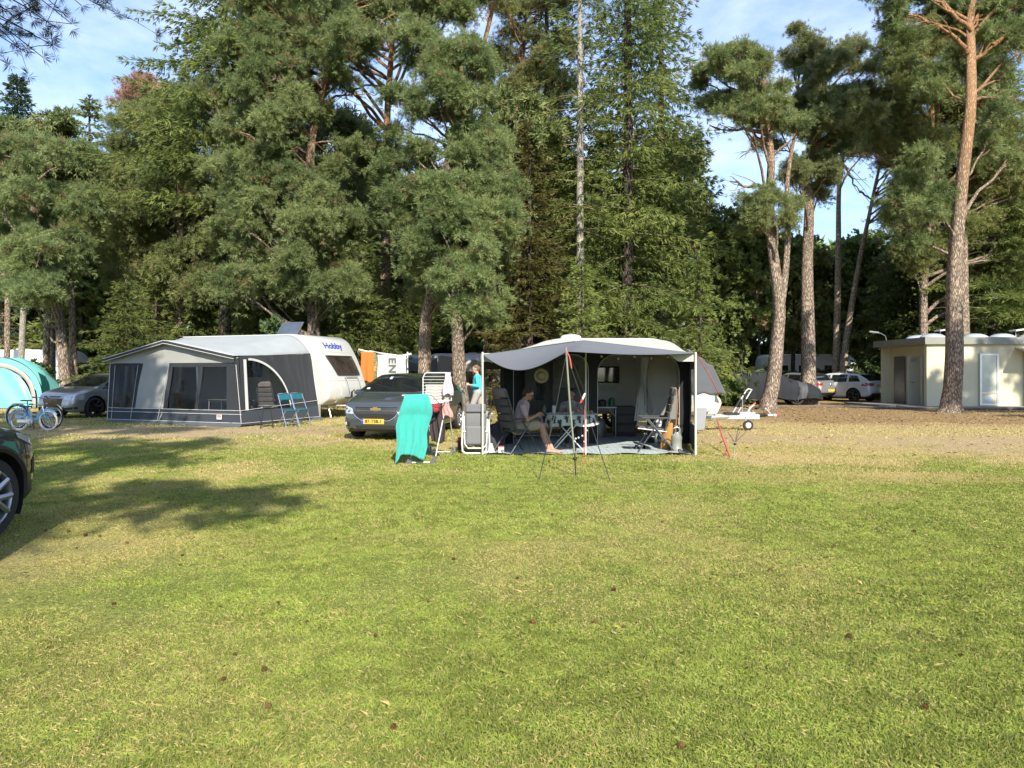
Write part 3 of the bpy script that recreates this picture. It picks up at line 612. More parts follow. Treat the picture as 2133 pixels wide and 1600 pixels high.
conifer('dark dense hemlock filling the gap left of the left awning', at(262, 29.5), 5.2, 2.6, .3, 47, rb=.10, droop=.3, hang=.5, step=.28, ts=.26, ca=FIRC*.8, cb=FIR_L*.85, name='young_fir')
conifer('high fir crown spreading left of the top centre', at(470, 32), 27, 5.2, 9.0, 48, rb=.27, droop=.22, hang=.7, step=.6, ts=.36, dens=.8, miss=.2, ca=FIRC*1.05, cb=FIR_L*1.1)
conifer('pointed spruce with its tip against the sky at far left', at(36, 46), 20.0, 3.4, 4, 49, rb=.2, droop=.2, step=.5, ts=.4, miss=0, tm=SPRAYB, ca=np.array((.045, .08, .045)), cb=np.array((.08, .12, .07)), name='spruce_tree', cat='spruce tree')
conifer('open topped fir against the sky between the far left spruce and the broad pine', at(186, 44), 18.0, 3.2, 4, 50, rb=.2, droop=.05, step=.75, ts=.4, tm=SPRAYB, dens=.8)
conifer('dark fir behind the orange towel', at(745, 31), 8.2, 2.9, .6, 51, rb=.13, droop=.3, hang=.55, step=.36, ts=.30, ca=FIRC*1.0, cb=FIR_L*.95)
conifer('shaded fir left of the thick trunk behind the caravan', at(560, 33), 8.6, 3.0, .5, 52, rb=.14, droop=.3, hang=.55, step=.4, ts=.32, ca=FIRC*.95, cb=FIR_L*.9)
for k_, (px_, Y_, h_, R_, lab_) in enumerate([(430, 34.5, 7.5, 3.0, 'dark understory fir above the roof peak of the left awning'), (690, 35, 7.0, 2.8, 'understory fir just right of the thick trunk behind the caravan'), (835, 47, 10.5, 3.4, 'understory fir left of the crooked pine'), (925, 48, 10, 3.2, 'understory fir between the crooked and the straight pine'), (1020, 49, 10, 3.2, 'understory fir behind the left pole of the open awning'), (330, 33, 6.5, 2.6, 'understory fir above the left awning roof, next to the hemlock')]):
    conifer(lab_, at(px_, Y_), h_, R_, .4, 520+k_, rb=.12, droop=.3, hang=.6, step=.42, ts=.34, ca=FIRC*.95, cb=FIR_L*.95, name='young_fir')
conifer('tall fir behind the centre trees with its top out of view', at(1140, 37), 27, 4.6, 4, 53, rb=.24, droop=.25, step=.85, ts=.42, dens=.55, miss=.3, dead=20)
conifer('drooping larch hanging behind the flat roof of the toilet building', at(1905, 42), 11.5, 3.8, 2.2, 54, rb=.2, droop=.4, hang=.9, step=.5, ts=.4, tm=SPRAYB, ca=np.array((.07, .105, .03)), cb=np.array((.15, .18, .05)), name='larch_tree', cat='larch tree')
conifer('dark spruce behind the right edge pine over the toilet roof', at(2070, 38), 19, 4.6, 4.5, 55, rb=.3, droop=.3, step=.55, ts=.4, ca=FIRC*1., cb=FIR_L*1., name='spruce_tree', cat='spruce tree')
# rust red dead crown at the sky line
pine('dead tree top with rust red needles against the sky', 38, [(330,780),(330,500),(335,300),(330,190)], [(160,240,300),(185,238,400),(215,250,400)], 61, .16, pad=26, dens=.55, leaf=(np.array((.34, .20, .14)), np.array((.46, .29, .21))), nm='dead_tree', cat='dead tree')
# broadleaf trees right of the firs
for k, (px, Y, rows, lab) in enumerate([(1540, 41.5, [(430,1490,1600),(500,1480,1640),(600,1475,1640),(700,1475,1560),(750,1475,1540)], 'dark green broadleaf tree behind the car under the grey cover'),
                                        (1650, 48, [(500,1600,1720),(580,1590,1760),(680,1590,1780),(700,1600,1780)], 'broadleaf tree far behind the forked pine'),
                                        (1800, 50, [(500,1750,1870),(580,1740,1900),(680,1730,1900),(700,1740,1880)], 'green leafy tree behind the leaning pine')]):
    pine(lab, Y, [(px,790),(px+4,650),(px,520)], rows, 70+k, .16, pad=44, dens=.62, tm=LEAVES, ts=.26 if k == 0 else .3, leaf=(np.array((.10, .14, .045)), np.array((.22, .28, .09))), nm='broadleaf_tree', cat='broadleaf tree', bark=BARKD, depth=2)
# overhanging branches, top left: their tree stands outside the frame
rng = np.random.default_rng(91); t = thing('pine_tree', 'near pine reaching in at the top left corner with dark hanging twigs', 'pine tree', (-10.6, 9.2, 0))
trunk_tube([(0, 0, 0), (.1, 0, 5), (.2, .1, 9), (.2, 0, 13)], [.26, .2, .14, .05], 'trunk', BARK, t, rng=rng)
B = np.array((-10.6, 9.2, 0)); segs = []; P_ = []
tips = [(60,20),(120,60),(30,90),(90,120),(20,135),(135,30),(170,12),(200,8),(10,60),(70,70),(110,95),(45,45),(150,50),(10,20),(80,10),(-30,60),(-60,110),(-40,20),(-80,50),(130,-20),(60,-40),(0,-40),(100,-60),(180,-30),(220,2),(95,40),(55,110)]
for (a, b_) in tips:
    p = np.array(W(a, b_, 11+rng.uniform(-.8, .8)))-B; st = np.array((.2, 0, 8.0+rng.uniform(-.6, 1.6))); sg, pt = limb(st, p, .035, .006, rng, .05, 9); segs += sg
    for k in range(5):
        q0 = pt[rng.integers(5, 10)]; q1 = q0+rng.normal(size=3)*np.array((.32, .32, .22)); segs += limb(q0, q1, .006, .003, rng, .1, 3)[0]; P_ += [q1, (q0+q1)/2, q1+rng.normal(size=3)*.05]
    P_ += [p, p+rng.normal(size=3)*.06]
P_ = np.array(P_); n_ = len(P_); T2 = [tuft_tmpl(30, 1.4, .05, RT) for _ in range(3)]
V, C = place(T2, P_, rng.normal(size=(n_, 3))+np.array((.4, 0, -.1)), rng.uniform(.11, .17, n_), np.tile(np.array((.03, .042, .022)), (n_, 1)), rng)
for k in range(18):
    p = P_[rng.integers(0, n_)]+np.array((0, 0, -.04))
up_, uc_ = pads_to_mesh([((.2+rng.uniform(-3, 3), rng.uniform(-3, 3), rng.uniform(9.5, 13)), (1, 1, .6)) for _ in range(34)], rng)[:2]
V = np.concatenate([V, up_]); C = np.concatenate([C, uc_])
mkmesh('crown', V, np.arange(len(V)).reshape(-1, 4), LEAF, t, smooth=False, cols=C); V, q = tubes_np(segs, 5); mkmesh('branches', V, q, BARKD, t)
# --- rear rows: copies of a few trees ---
protos = []
for k in range(3):
    rng = np.random.default_rng(100+k); h = [17, 15, 13][k]; V, C, segs = conifer_arrays(h, [3.2, 3.6, 3.0][k], [3.2, 1.5, .4][k], rng, droop=.28, tm=SPRAYB, ts=.52, step=.8, dens=.62, ca=FIRC*1.2, cb=FIR_L*1.2)
    t = thing('spruce_tree', 'x', 'spruce tree'); trunk_tube([(0, 0, 0), (.05, 0, h/2), (0, 0, h)], [.17, .12, .03], 'trunk', BARKD, t, n=8, rng=rng)
    mkmesh('crown', V, np.arange(len(V)).reshape(-1, 4), LEAF, t, smooth=False, cols=C); Vt, q = tubes_np(segs, 3); mkmesh('branches', Vt, q, TWIG, t); protos.append(t)
for k in range(2):
    rng = np.random.default_rng(110+k); pads = []
    for i in range(34): a = rng.uniform(0, 6.28); r = rng.uniform(0, 2.6); z = rng.uniform(7, 14.5); r *= 1-.5*(z-7)/8; pads.append(((r*math.cos(a), r*math.sin(a), z), (.95, .95, .6)))
    V, C, subs = pads_to_mesh(pads, rng, TUFTB, .38, .8, sub=7); t = thing('pine_tree', 'x', 'pine tree'); trunk_tube([(0, 0, 0), (.15, .1, 7), (0, 0, 14)], [.19, .14, .04], 'trunk', BARK, t, n=8, rng=rng)
    mkmesh('crown', V, np.arange(len(V)).reshape(-1, 4), LEAF, t, smooth=False, cols=C); segs = []
    for (c, r) in pads: segs += limb((0, 0, max(5, c[2]-1.2)), c, .035, .015, rng, .1, 3)[0]
    for i in range(26): a = rng.uniform(0, 6.28); z = rng.uniform(2, 7); l = rng.uniform(.4, 1.6); segs += limb((0, 0, z), (l*math.cos(a), l*math.sin(a), z+rng.uniform(-.3, .2)), .014, .003, rng, .1, 3)[0]
    Vt, q = tubes_np(segs, 4); mkmesh('branches', Vt, q, TWIGD, t); protos.append(t)
used = set(); rr = random.Random(8)
def rear(px, Y, k, s, label, group):
    o = protos[k] if k not in used else copy_tree(protos[k]); used.add(k)
    o.location = at(px, Y); o.rotation_euler = (0, 0, rr.uniform(0, 6.28)); o.scale = (s*rr.uniform(.9, 1.1), s*rr.uniform(.9, 1.1), s); o['label'] = label; o['group'] = group; o['category'] = 'spruce tree' if k < 3 else 'pine tree'
kinds = {'S': 'spruce', 'P': 'pine'}
for (x0, x1, Y0, Y1, n, ks, s0, s1, lab) in [(-60, 330, 41, 54, 13, (0, 1, 3, 4, 2), .82, 1.0, 'in the shaded wood behind the turquoise tent'), (330, 760, 37, 54, 14, (0, 1, 3, 4), .95, 1.12, 'in the shaded wood behind the left caravan'),
                                             (760, 1250, 48, 58, 18, (0, 1, 3, 4), .95, 1.15, 'in the shaded wood behind the centre pines'), (1250, 1450, 41, 56, 7, (0, 1, 3), .95, 1.1, 'in the shaded wood behind the right caravan'),
                                             (1470, 1870, 54, 62, 12, (1, 2, 3, 4), .62, .78, 'far behind the row of parked cars'), (1880, 2200, 40, 56, 10, (0, 1, 3), .85, 1.05, 'behind the toilet building')]:
    for i in range(n):
        k = rr.choice(ks); px = x0+(x1-x0)*(i+rr.uniform(.1, .9))/n; kd = 'spruce' if k < 3 else 'pine'
        rear(px, rr.uniform(Y0, Y1), k, rr.uniform(s0, s1), kd+' tree '+lab+', one of many alike', kd+' trees '+lab)
# thin bare trunks in the dark at left and centre
for i, (px, Y, lab) in enumerate([(14, 36, 'bare thin trunk at the far left edge above the turquoise tent'), (40, 34, 'sunlit mossy thin trunk behind the turquoise tent'), (91, 33, 'thin grey trunk just left of the leaning pine'), (110, 34, 'thin dark trunk hidden close behind the leaning pine'), (497, 36, 'slim trunk above the roof peak of the left awning'), (596, 35, 'reddish thin trunk behind the solar panel'),
                                  (1010, 32, 'thin trunk left of the right awning pole'), (1028, 33, 'second thin trunk near the right awning pole, forking low'), (1090, 31, 'pinkish trunk behind the left end of the right caravan'), (1165, 34, 'shaded thin trunk behind the roof vent of the right caravan'), (2010, 36, 'dark trunk rising behind the toilet roof right of the tall pine'), (1819, 52, 'pale slim trunk left of the street lamp')]):
    rng = np.random.default_rng(200+i); t = thing('pine_tree', lab, 'pine tree', at(px, Y)); h = 13 if px < 1800 else (16 if px > 2000 else 8.5); rb = .15 if px not in (2010,) else .30
    trunk_tube([(0, 0, 0), (rng.normal(0, .12), 0, h*.5), (rng.normal(0, .2), 0, h)], [rb, rb*.75, .05], 'trunk', BARKP if i in (1,) else BARK, t, n=10, rng=rng)
    segs = []
    for k in range(34): a = rng.uniform(0, 6.28); z = rng.uniform(1.5, h*.8); l = rng.uniform(.4, 1.5); segs += limb((0, 0, z), (l*math.cos(a), l*math.sin(a), z+rng.uniform(-.2, .15)), .013, .003, rng, .1, 3)[0]
    Vt, q = tubes_np(segs, 4); mkmesh('branches', Vt, q, TWIGD, t)
    V, C, _ = pads_to_mesh([((rng.normal(0, .7), rng.normal(0, .7), h*rng.uniform(.72, 1.0)), (.8, .8, .5)) for _ in range(12)], rng, TUFTB, .34, .8); mkmesh('crown', V, np.arange(len(V)).reshape(-1, 4), LEAF, t, smooth=False, cols=C)
# shrubs
def shrub(lab, px, Y, w_, h_, seed, c=(.04, .07, .02), c2=(.10, .15, .04), ts=.2):
    rng = np.random.default_rng(seed); t = thing('shrub', lab, 'shrub', at(px, Y)); pads = [((rng.normal(0, w_*.35), rng.normal(0, w_*.3), rng.uniform(.15, h_)), (w_*.4, w_*.4, h_*.3)) for _ in range(12)]
    V, C, sb = pads_to_mesh(pads, rng, LEAVES, ts, .7, np.array(c), np.array(c2), sub=5); mkmesh('foliage', V, np.arange(len(V)).reshape(-1, 4), LEAF, t, smooth=False, cols=C)
    segs = []
    for (p, r) in pads: segs += limb((0, 0, 0), p, .02, .006, rng, .1, 3)[0]
    Vt, q = tubes_np(segs, 4); mkmesh('stem', Vt, q, TWIG, t)
shrub('glossy leaved rhododendron between the trunks above the turquoise tent', 72, 32, 1.3, 1.9, 301); shrub('bush between the white hatchback and the toilet building', 1828, 40.5, 1.7, 1.8, 302)
shrub('pale green bush right of the solar panel behind the left caravan', 605, 29.5, 1.2, 3.1, 303, (.06, .1, .04), (.13, .19, .07)); shrub('dark low bush behind the right caravan drawbar', 1500, 33, 1.6, 1.4, 304); shrub('sprawling bush in front of the white motorhome', 1600, 42, 2.0, 1.4, 305)
shrub('low bush far behind the stout pine', 1715, 46, 2.2, 1.3, 306); shrub('leafy bush below the straight slim pine at left', 160, 33.5, 1.3, 1.5, 307)
# --- trees behind the photographer: they cast the dappled shade on the lawn and pitches ---
def shade_pine(loc, h, n, rad, zlo, seed, lab):
    rng = np.random.default_rng(seed); pads = []
    for i in range(n): a = rng.uniform(0, 6.28); r = rad*math.sqrt(rng.random()); z = rng.uniform(zlo, h); pads.append(((r*math.cos(a), r*math.sin(a), z), (.95, .95, .55)))
    V, C, _ = pads_to_mesh(pads, rng, TUFTB, .36, .5, sub=7); t = thing('pine_tree', lab, 'pine tree', loc); trunk_tube([(0, 0, 0), (.1, .1, h*.5), (0, 0, h)], [.28, .2, .06], 'trunk', BARK, t, n=10, rng=rng)
    mkmesh('crown', V, np.arange(len(V)).reshape(-1, 4), LEAF, t, smooth=False, cols=C)
SHADE = [(-2.5, -6.0, 13.5, 12, 3.0, 9.5, 'scots pine behind the photographer, nearest on the left'), (-4.6, -2.6, 11.5, 9, 2.6, 7.5, 'scots pine behind the photographer, farther to the left'), (-8.2, -1.6, 14, 16, 3.0, 8, 'scots pine out of frame behind the dark near car'), (-5.2, -4.6, 19, 14, 3.2, 13, 'tall scots pine behind the photographer to the left')]
for k, (x, y, h, n, rad, zl, lab) in enumerate(SHADE): shade_pine((x, y, 0), h, n, rad, zl, 400+k, lab)
for k, (x, y, h, n, rad, zl, lab) in enumerate([(22.5, 13.5, 14, 18, 3.0, 7, 'scots pine out of frame to the right, shading the toilet building'), (27, 11, 15, 16, 3.2, 8, 'second scots pine out of frame to the right'), (-9.5, 4.5, 14.5, 9, 2.6, 9.5, 'scots pine out of frame left of the near car')]): shade_pine((x, y, 0), h, n, rad, zl, 420+k, lab)
# ---------------- cars ----------------
glass = mat('car_glass', (.012, .015, .016), .04, spec=.9, var=.1, vs=2, coat=1.0)
lampglass = mat('headlight_glass', (.50, .52, .52), .12, .3, var=.25, vs=25, coat=1.0)
redlamp = mat('tail_lamp_red', (.35, .012, .012), .15, var=.3, vs=20, coat=1.0)
rim_m = mat('alloy', (.50, .50, .51), .3, .9, var=.05, vs=8); rim_b = mat('black_alloy', (.02, .02, .022), .3, .5, var=.1, vs=8)
platey = mat('plate_yellow', (.72, .42, .02), .45, var=.03, vs=6); plateb = mat('plate_blue', (.02, .06, .42), .4, var=.03, vs=6); ink = mat('black_ink', (.015, .015, .015), .5, var=.05, vs=6)
darkgrille = mat('grille_black', (.012, .012, .013), .5, var=.3, vs=60, bump=.6, bs=120)
def lerpc(pts, x): return float(np.interp(x, [p[0] for p in pts], [p[1] for p in pts]))
def smoothc(pts, x, h=.06): return (lerpc(pts, x-h)+2*lerpc(pts, x)+lerpc(pts, x+h))/4
def text_mesh(s, size, font_bold=0, ext=.002, ital=0, spacing=1.0):
    cu = bpy.data.curves.new('txt', 'FONT'); cu.body = s; cu.size = size; cu.extrude = ext; cu.offset = font_bold; cu.align_x = 'CENTER'; cu.align_y = 'CENTER'; cu.shear = ital; cu.space_character = spacing
    o = bpy.data.objects.new('txt', cu); col.objects.link(o); dg = bpy.context.evaluated_depsgraph_get(); me = bpy.data.meshes.new_from_object(o.evaluated_get(dg)); bpy.data.objects.remove(o); bpy.data.curves.remove(cu); return me
def text_obj(name, s, size, M, m, parent, bold=0, spacing=1.0, proj=None, ital=0, xs=1.0):
    me = text_mesh(s, size, bold, spacing=spacing, ital=ital); me.materials.clear(); me.materials.append(m)
    for v in me.vertices:
        p = Vector((v.co.x*xs, v.co.y, v.co.z)); v.co = proj(p) if proj else M@p
    o = bpy.data.objects.new(name, me); col.objects.link(o); o.parent = parent; return o
def wheel(parent, c, r, w_, side, rimm, spokes=5, rimfrac=.68, lowspoke=.035):
    """axis along y, side=+1/-1 outward"""
    q = MB(); c = Vector(c); h = w_/2; rr = r*rimfrac
    q.lathe([(rr, -h), (r*.93, -h), (r*.985, -h*.8), (r, -h*.5), (r, h*.5), (r*.985, h*.8), (r*.93, h), (rr+.012, h*1.02), (rr, h*.9)], c, 'Y', 36); wh = q.build('wheel', rubber, parent)
    q = MB(); o = side*h
    q.lathe([(rr, o*.98), (rr*.965, o*1.0), (rr*.93, o*.85), (rr*.90, o*.1), (rr*.88, -o*.8)], c, 'Y', 36)
    for i in range(spokes):
        a = 2*PI*i/spokes; R = Matrix.Rotation(a, 3, 'Y')
        for dd in ((-.5, .5) if spokes <= 7 else (0,)):
            pa = R@Vector((dd*.06, o*.62, .05)); pb = R@Vector((dd*.16, o*.86, rr*.94)); q.tube([c+pa, c+(pa+pb)/2+Vector((0, o*.02, 0)), c+pb], [lowspoke, lowspoke*.85, lowspoke*.8], 6)
    q.lathe([(.001, o*.80), (.045, o*.80), (.06, o*.66), (.075, o*.55)], c, 'Y', 16); q.build('rim', rimm, wh)
    q = MB(); q.lathe([(.001, o*.2), (rr*.62, o*.2), (rr*.62, o*.1)], c, 'Y', 20); q.build('brake_disc', alu, wh)
def car(root, S, pm, rimm=rim_m):
    """x forward, y left. S: dict of curves over x"""
    L_, W_ = S['L'], S['W']; hw = W_/2; xf, xr = S['xf'], S['xr']; R_ = S['R']
    xs_ = sorted(set([round(v, 4) for v in list(np.arange(-L_/2+.3, L_/2-.3, .055))+[s*(L_/2-d) for s in (-1, 1) for d in (0, .008, .022, .045, .08, .12, .17, .23, .3)]]))
    NS = 34; V = []; sec = []
    for x in xs_:
        top = smoothc(S['top'], x, .05 if abs(x) < L_/2-.2 else .01); belt = smoothc(S['belt'], x); zb = lerpc(S['bot'], x); hwx = hw*lerpc(S['plan'], x)
        top = max(top, zb+.05); belt = min(belt, top-.015); gh = top-belt
        wt = hwx*.955-max(0, gh-.05)*S.get('tumble', .42); wt = max(wt, .35*hwx)
        zm = zb+(belt-zb)*.52
        ctrl = [(0, zb), (.78*hwx, zb), (.93*hwx, zb+.03), (.975*hwx, zb+.14*(belt-zb)), (.985*hwx, zb+.33*(belt-zb)), (1.0*hwx, zm), (.995*hwx, zb+.72*(belt-zb)), (.975*hwx, belt-.05*(belt-zb)), (.955*hwx, belt), (.955*hwx-(.955*hwx-wt)*.5+.012*(gh > .2), belt+gh*.48), (wt, belt+gh*.86), (wt-.06*min(1, gh/.2), belt+gh*.945), (wt*.72, top-.012), (0, top)]
        if gh < .12: ctrl[9] = (.93*hwx, belt+gh*.35); ctrl[10] = (.86*hwx, belt+gh*.62); ctrl[11] = (.72*hwx, belt+gh*.85); ctrl[12] = (.45*hwx, top-.004)
        # resample
        segs_ = [2, 1, 2, 3, 3, 3, 3, 1, 4, 4, 1, 3, 4]
        pts = []
        for i, k in enumerate(segs_):
            for j in range(k):
                t = j/k; pts.append((ctrl[i][0]*(1-t)+ctrl[i+1][0]*t, ctrl[i][1]*(1-t)+ctrl[i+1][1]*t))
        pts.append(ctrl[-1]); NS = len(pts); sec.append((x, gh, belt, top)); V.append([(x, y, z) for y, z in pts]+[(x, -y, z) for y, z in pts[-2:0:-1]])
    M_ = len(V[0]); V = np.array(V, float); nx_ = len(xs_)
    lower = lambda j: min(j, M_-j) if j <= M_//2 else M_-j
    # wheel arches
    inside = np.zeros((nx_, M_), bool)
    for wx in (xf, xr):
        d = np.hypot(V[:, :, 0]-wx, V[:, :, 2]-R_); jl = np.array([lower(j) for j in range(M_)]); m = (d < R_+.055) & (jl[None, :] >= 2) & (jl[None, :] <= 16); inside |= m
        ii = np.where(m)
        for a, b_ in zip(*ii):
            dx, dz = V[a, b_, 0]-wx, V[a, b_, 2]-R_; dd = max(1e-4, math.hypot(dx, dz)); V[a, b_, 0] = wx+dx/dd*(R_+.055); V[a, b_, 2] = max(V[a, b_, 2], R_+dz/dd*(R_+.055))
    faces = {'body': [], 'windshield': [], 'side_window': [], 'side_window2': [], 'rear_window': [], 'trim': []}
    a_ws, b_ws = S['ws']; a_rw, b_rw = S['rw']; sg0, sg1 = S['sg']; pil = S.get('pillars', [])
    for i in range(nx_-1):
        xm = (xs_[i]+xs_[i+1])/2; gh = (sec[i][1]+sec[i+1][1])/2
        for j in range(M_):
            j2 = (j+1) % M_; f = (i*M_+j, (i+1)*M_+j, (i+1)*M_+j2, i*M_+j2)
            if inside[i, j] and inside[i+1, j] and inside[i, j2] and inside[i+1, j2]: continue
            jl = lower(j+.5) if True else 0; c = V[[i, i+1, i+1, i], [j, j, j2, j2]].mean(0); n = 'body'
            if jl < 3: n = 'trim'
            elif jl > 26 and xm > b_ws and xm < a_ws: n = 'windshield'
            elif jl > 26 and xm < a_rw and xm > b_rw: n = 'rear_window'
            elif 18.2 < jl < 25.5 and gh > .13 and sg0 < xm-(c[2]-sec[i][2])*S.get('crake', 0) and xm+(c[2]-sec[i][2])*S.get('arake', 0) < sg1 and not any(p0 < xm < p1 for p0, p1 in pil): n = 'side_window' if c[1] > 0 else 'side_window2'
            elif c[2] < S.get('clad', 0) and jl < 18: n = 'trim'
            faces[n].append(f)
    faces['body'].append(tuple(range(M_))); faces['body'].append(tuple((nx_-1)*M_+j for j in range(M_))[::-1])
    Vf = V.reshape(-1, 3); BT = BVHTree.FromPolygons([tuple(v) for v in Vf], sum(faces.values(), []))
    for k, fs in faces.items():
        if not fs: continue
        ids = sorted({i for f in fs for i in f}); mp_ = {a: b_ for b_, a in enumerate(ids)}; nm = {'side_window2': 'side_window', 'trim': 'sill_trim'}.get(k, k)
        o = mkmesh(nm, Vf[ids], [[mp_[i] for i in f] for f in fs], pm if k == 'body' else (blackp if k == 'trim' else glass), root)
        if k == 'body':
            try: o.data.set_sharp_from_angle(angle=math.radians(50))
            except Exception: pass
    q = MB()
    for wx in (xf, xr):
        for s in (-1, 1):
            q.add([(wx+(R_+.06)*math.cos(a), s*y, R_+(R_+.06)*math.sin(a)) for a in np.linspace(-.5, PI+.5, 25) for y in (hw*.97, hw*.97-.28)], [(2*i, 2*i+2, 2*i+3, 2*i+1) for i in range(24)])
            q.add([(wx, s*(hw*.97-.28), R_)]+[(wx+(R_+.06)*math.cos(a), s*(hw*.97-.28), R_+(R_+.06)*math.sin(a)) for a in np.linspace(-.5, PI+.5, 25)], [(0, i, i+1) for i in range(1, 25)])
    q.box((0, 0, .26), (L_*.8, W_*.72, .1)); q.build('wheel_arches', blackp, root)
    for wx in (xf, xr):
        for s in (-1, 1): wheel(root, (wx, s*(hw-.115), R_), R_, .2, s, rimm, S.get('spokes', 5), S.get('rimf', .68))
    def proj(p, d, off=.006):
        loc, nrm, i, dist = BT.ray_cast(Vector(p), Vector(d))
        if loc is None: return None
        return loc-Vector(d)*off
    def patch(name, fn, nu, nv, d, m, parent=None, off=.006, th=0):
        """fn(u,v)->start point; projected on the body along d"""
        q = MB(); P = {}
        for i in range(nu+1):
            for j in range(nv+1):
                p = fn(i/nu, j/nv); h = proj(p, d, off)
                if h is not None: P[(i, j)] = h
        ids = {k: n for n, k in enumerate(P)}; vs = [P[k] for k in P]; fs = [(ids[(i, j)], ids[(i+1, j)], ids[(i+1, j+1)], ids[(i, j+1)]) for i in range(nu) for j in range(nv) if all(k in ids for k in ((i, j), (i+1, j), (i+1, j+1), (i, j+1)))]
        if not fs: return None
        q.add(vs, fs); o = q.build(name, m, parent or root)
        if th: solid(o, th, 0)
        return o
    return BT, proj, patch
def quadfn(a, b_, c, d):  # corners tl,tr,br,bl
    a, b_, c, d = map(Vector, (a, b_, c, d)); return lambda u, v: (a*(1-u)+b_*u)*(1-v)+(d*(1-u)+c*u)*v
def mirror(root, x, y, z, pm, s):
    q = MB(); q.ell((x, y+s*.10, z), (.055, .105, .07), 12, 8); q.tube([(x+.03, y-s*.02, z-.06), (x, y+s*.05, z-.03)], .02, 6); o = q.build('mirror', pm, root)
    q = MB(); q.box((x-.053, y+s*.10, z), (.008, .15, .09), bev=.003); q.build('mirror_glass', glass, o)
def plate(root, c, txt, fdir, w_=.52, h_=.11, tilt=0):
    """plate centred at c facing fdir (+1 front, -1 rear)"""
    q = MB(); q.box(c, (.012, w_, h_), bev=.003); p = q.build('license_plate', platey, root)
    q = MB(); q.box((c[0]+fdir*.007, c[1]-fdir*0+(-.235 if fdir > 0 else .235)*1, c[2]), (.004, .045, h_*.96)); q.build('country_band', plateb, p)
    M = Matrix.Translation((c[0]+fdir*.0085, c[1]+fdir*.02, c[2])) @ Matrix(((0, 0, fdir, 0), (fdir, 0, 0, 0), (0, 1, 0, 0), (0, 0, 0, 1)))
    if txt: text_obj('plate_text', txt, .098, M, ink, p, .0025, 1.05)
    return p
def carroot(name, label, fx, fy, hx, hy, S, group=None):
    """place by front axle centre and heading"""
    h = Vector((hx, hy)).normalized(); rz = math.atan2(h.y, h.x); c = Vector((fx, fy))-h*S['xf']
    return thing(name, label, 'car', (c.x, c.y, 0), rz, group)
def seam(root, BT, pts, m=None, r=.004):
    q = MB()
    for P in pts: q.tube(P, r, 4)
    q.build('door_seams', m or ink, root)
def side_lines(root, proj, lines, hw=1.6):
    q = MB()
    for s in (-1, 1):
        for ln in lines:
            P = []
            for i in range(len(ln)-1):
                for t in np.linspace(0, 1, 9)[: (9 if i == len(ln)-2 else 8)]:
                    x = ln[i][0]*(1-t)+ln[i+1][0]*t; z = ln[i][1]*(1-t)+ln[i+1][1]*t; h = proj((x, s*hw, z), (0, -s, 0), .000)
                    if h is not None: P.append(h)
            if len(P) > 2: q.tube(P, .0045, 4)
    q.build('door_seams', ink, root)
    q = MB()
# --- grey saloon in the centre ---
SAL = dict(L=4.60, W=1.80, xf=1.38, xr=-1.305, R=.325, top=[(-2.3,.70),(-2.27,.86),(-2.2,.99),(-1.75,1.10),(-1.5,1.13),(-1.25,1.24),(-.75,1.44),(-.1,1.478),(.35,1.455),(.62,1.38),(1.42,1.02),(1.75,.955),(2.05,.87),(2.2,.78),(2.27,.68),(2.3,.6)],
           belt=[(-2.3,.6),(-2.1,.97),(-1.2,1.03),(1.0,.955),(1.5,.93),(2.1,.78),(2.3,.55)], bot=[(-2.3,.42),(-2.2,.28),(-1.9,.2),(1.9,.19),(2.2,.2),(2.3,.26)], plan=[(-2.3,.72),(-2.22,.86),(-2.05,.94),(-1.6,.99),(-.8,1),(1.2,1),(1.7,.985),(2.0,.93),(2.15,.86),(2.25,.76),(2.3,.66)],
           ws=(1.38,.44), rw=(-.78,-1.52), sg=(-1.42,1.18), crake=.0, arake=1.15, pillars=[(-.13,-.04),(-.98,-.93)], rimf=.72, spokes=5)
pgr = paint('grey_metallic', (.085, .095, .10), .55, .34)
r_ = carroot('parked_car', 'dark grey saloon parked in front of the towels with a yellow front plate', -2.78, 16.95, -.20, -.98, SAL)
BT, proj, patch = car(r_, SAL, pgr)
side_lines(r_, proj, [[(1.05,.95),(1.02,.6),(1.0,.30)],[(-.02,1.0),(-.06,.6),(-.05,.28)],[(-1.0,1.0),(-.95,.75)],[(1.0,.30),(-.95,.30)],[(1.9,.80),(1.1,.83),(-1.9,.9)]])
D = (-1, 0, 0)
for s in (-1, 1):
    hl = patch('headlight', quadfn((3, s*.56, .70), (3, s*.86, .80), (3, s*.84, .60), (3, s*.50, .585)), 10, 6, D, lampglass, off=.008)
    q = MB(); h = proj((3, s*.60, .65), D, .012); q.lathe([(.001, .0), (.045, .004), (.052, 0)], h, 'X', 14)
    h = proj((3, s*.70, .68), D, .012); q.lathe([(.001, 0), (.035, .004), (.04, 0)], h, 'X', 14); q.build('lamp_reflector', chrome, hl or r_)
    patch('fog_lamp', quadfn((3, s*.62, .40), (3, s*.80, .44), (3, s*.80, .32), (3, s*.60, .31)), 8, 6, D, darkgrille, off=.006)
    h = proj((3, s*.70, .375), D, .012); q = MB(); q.lathe([(.001, .004), (.034, .004), (.04, -.01)], h, 'X', 14); q.build('fog_lamp', lampglass, r_)
    mirror(r_, .92, s*.88, 1.02, pgr, s)
gr = patch('grille', lambda u, v: Vector((3, (u-.5)*(1.02-.42*v**2), .655-.20*v-.02*abs(u-.5))), 20, 8, D, darkgrille, off=.007)
patch('grille', lambda u, v: Vector((3, (u-.5)*(.98), .735-.030*v)), 20, 2, D, darkgrille, gr, off=.008)
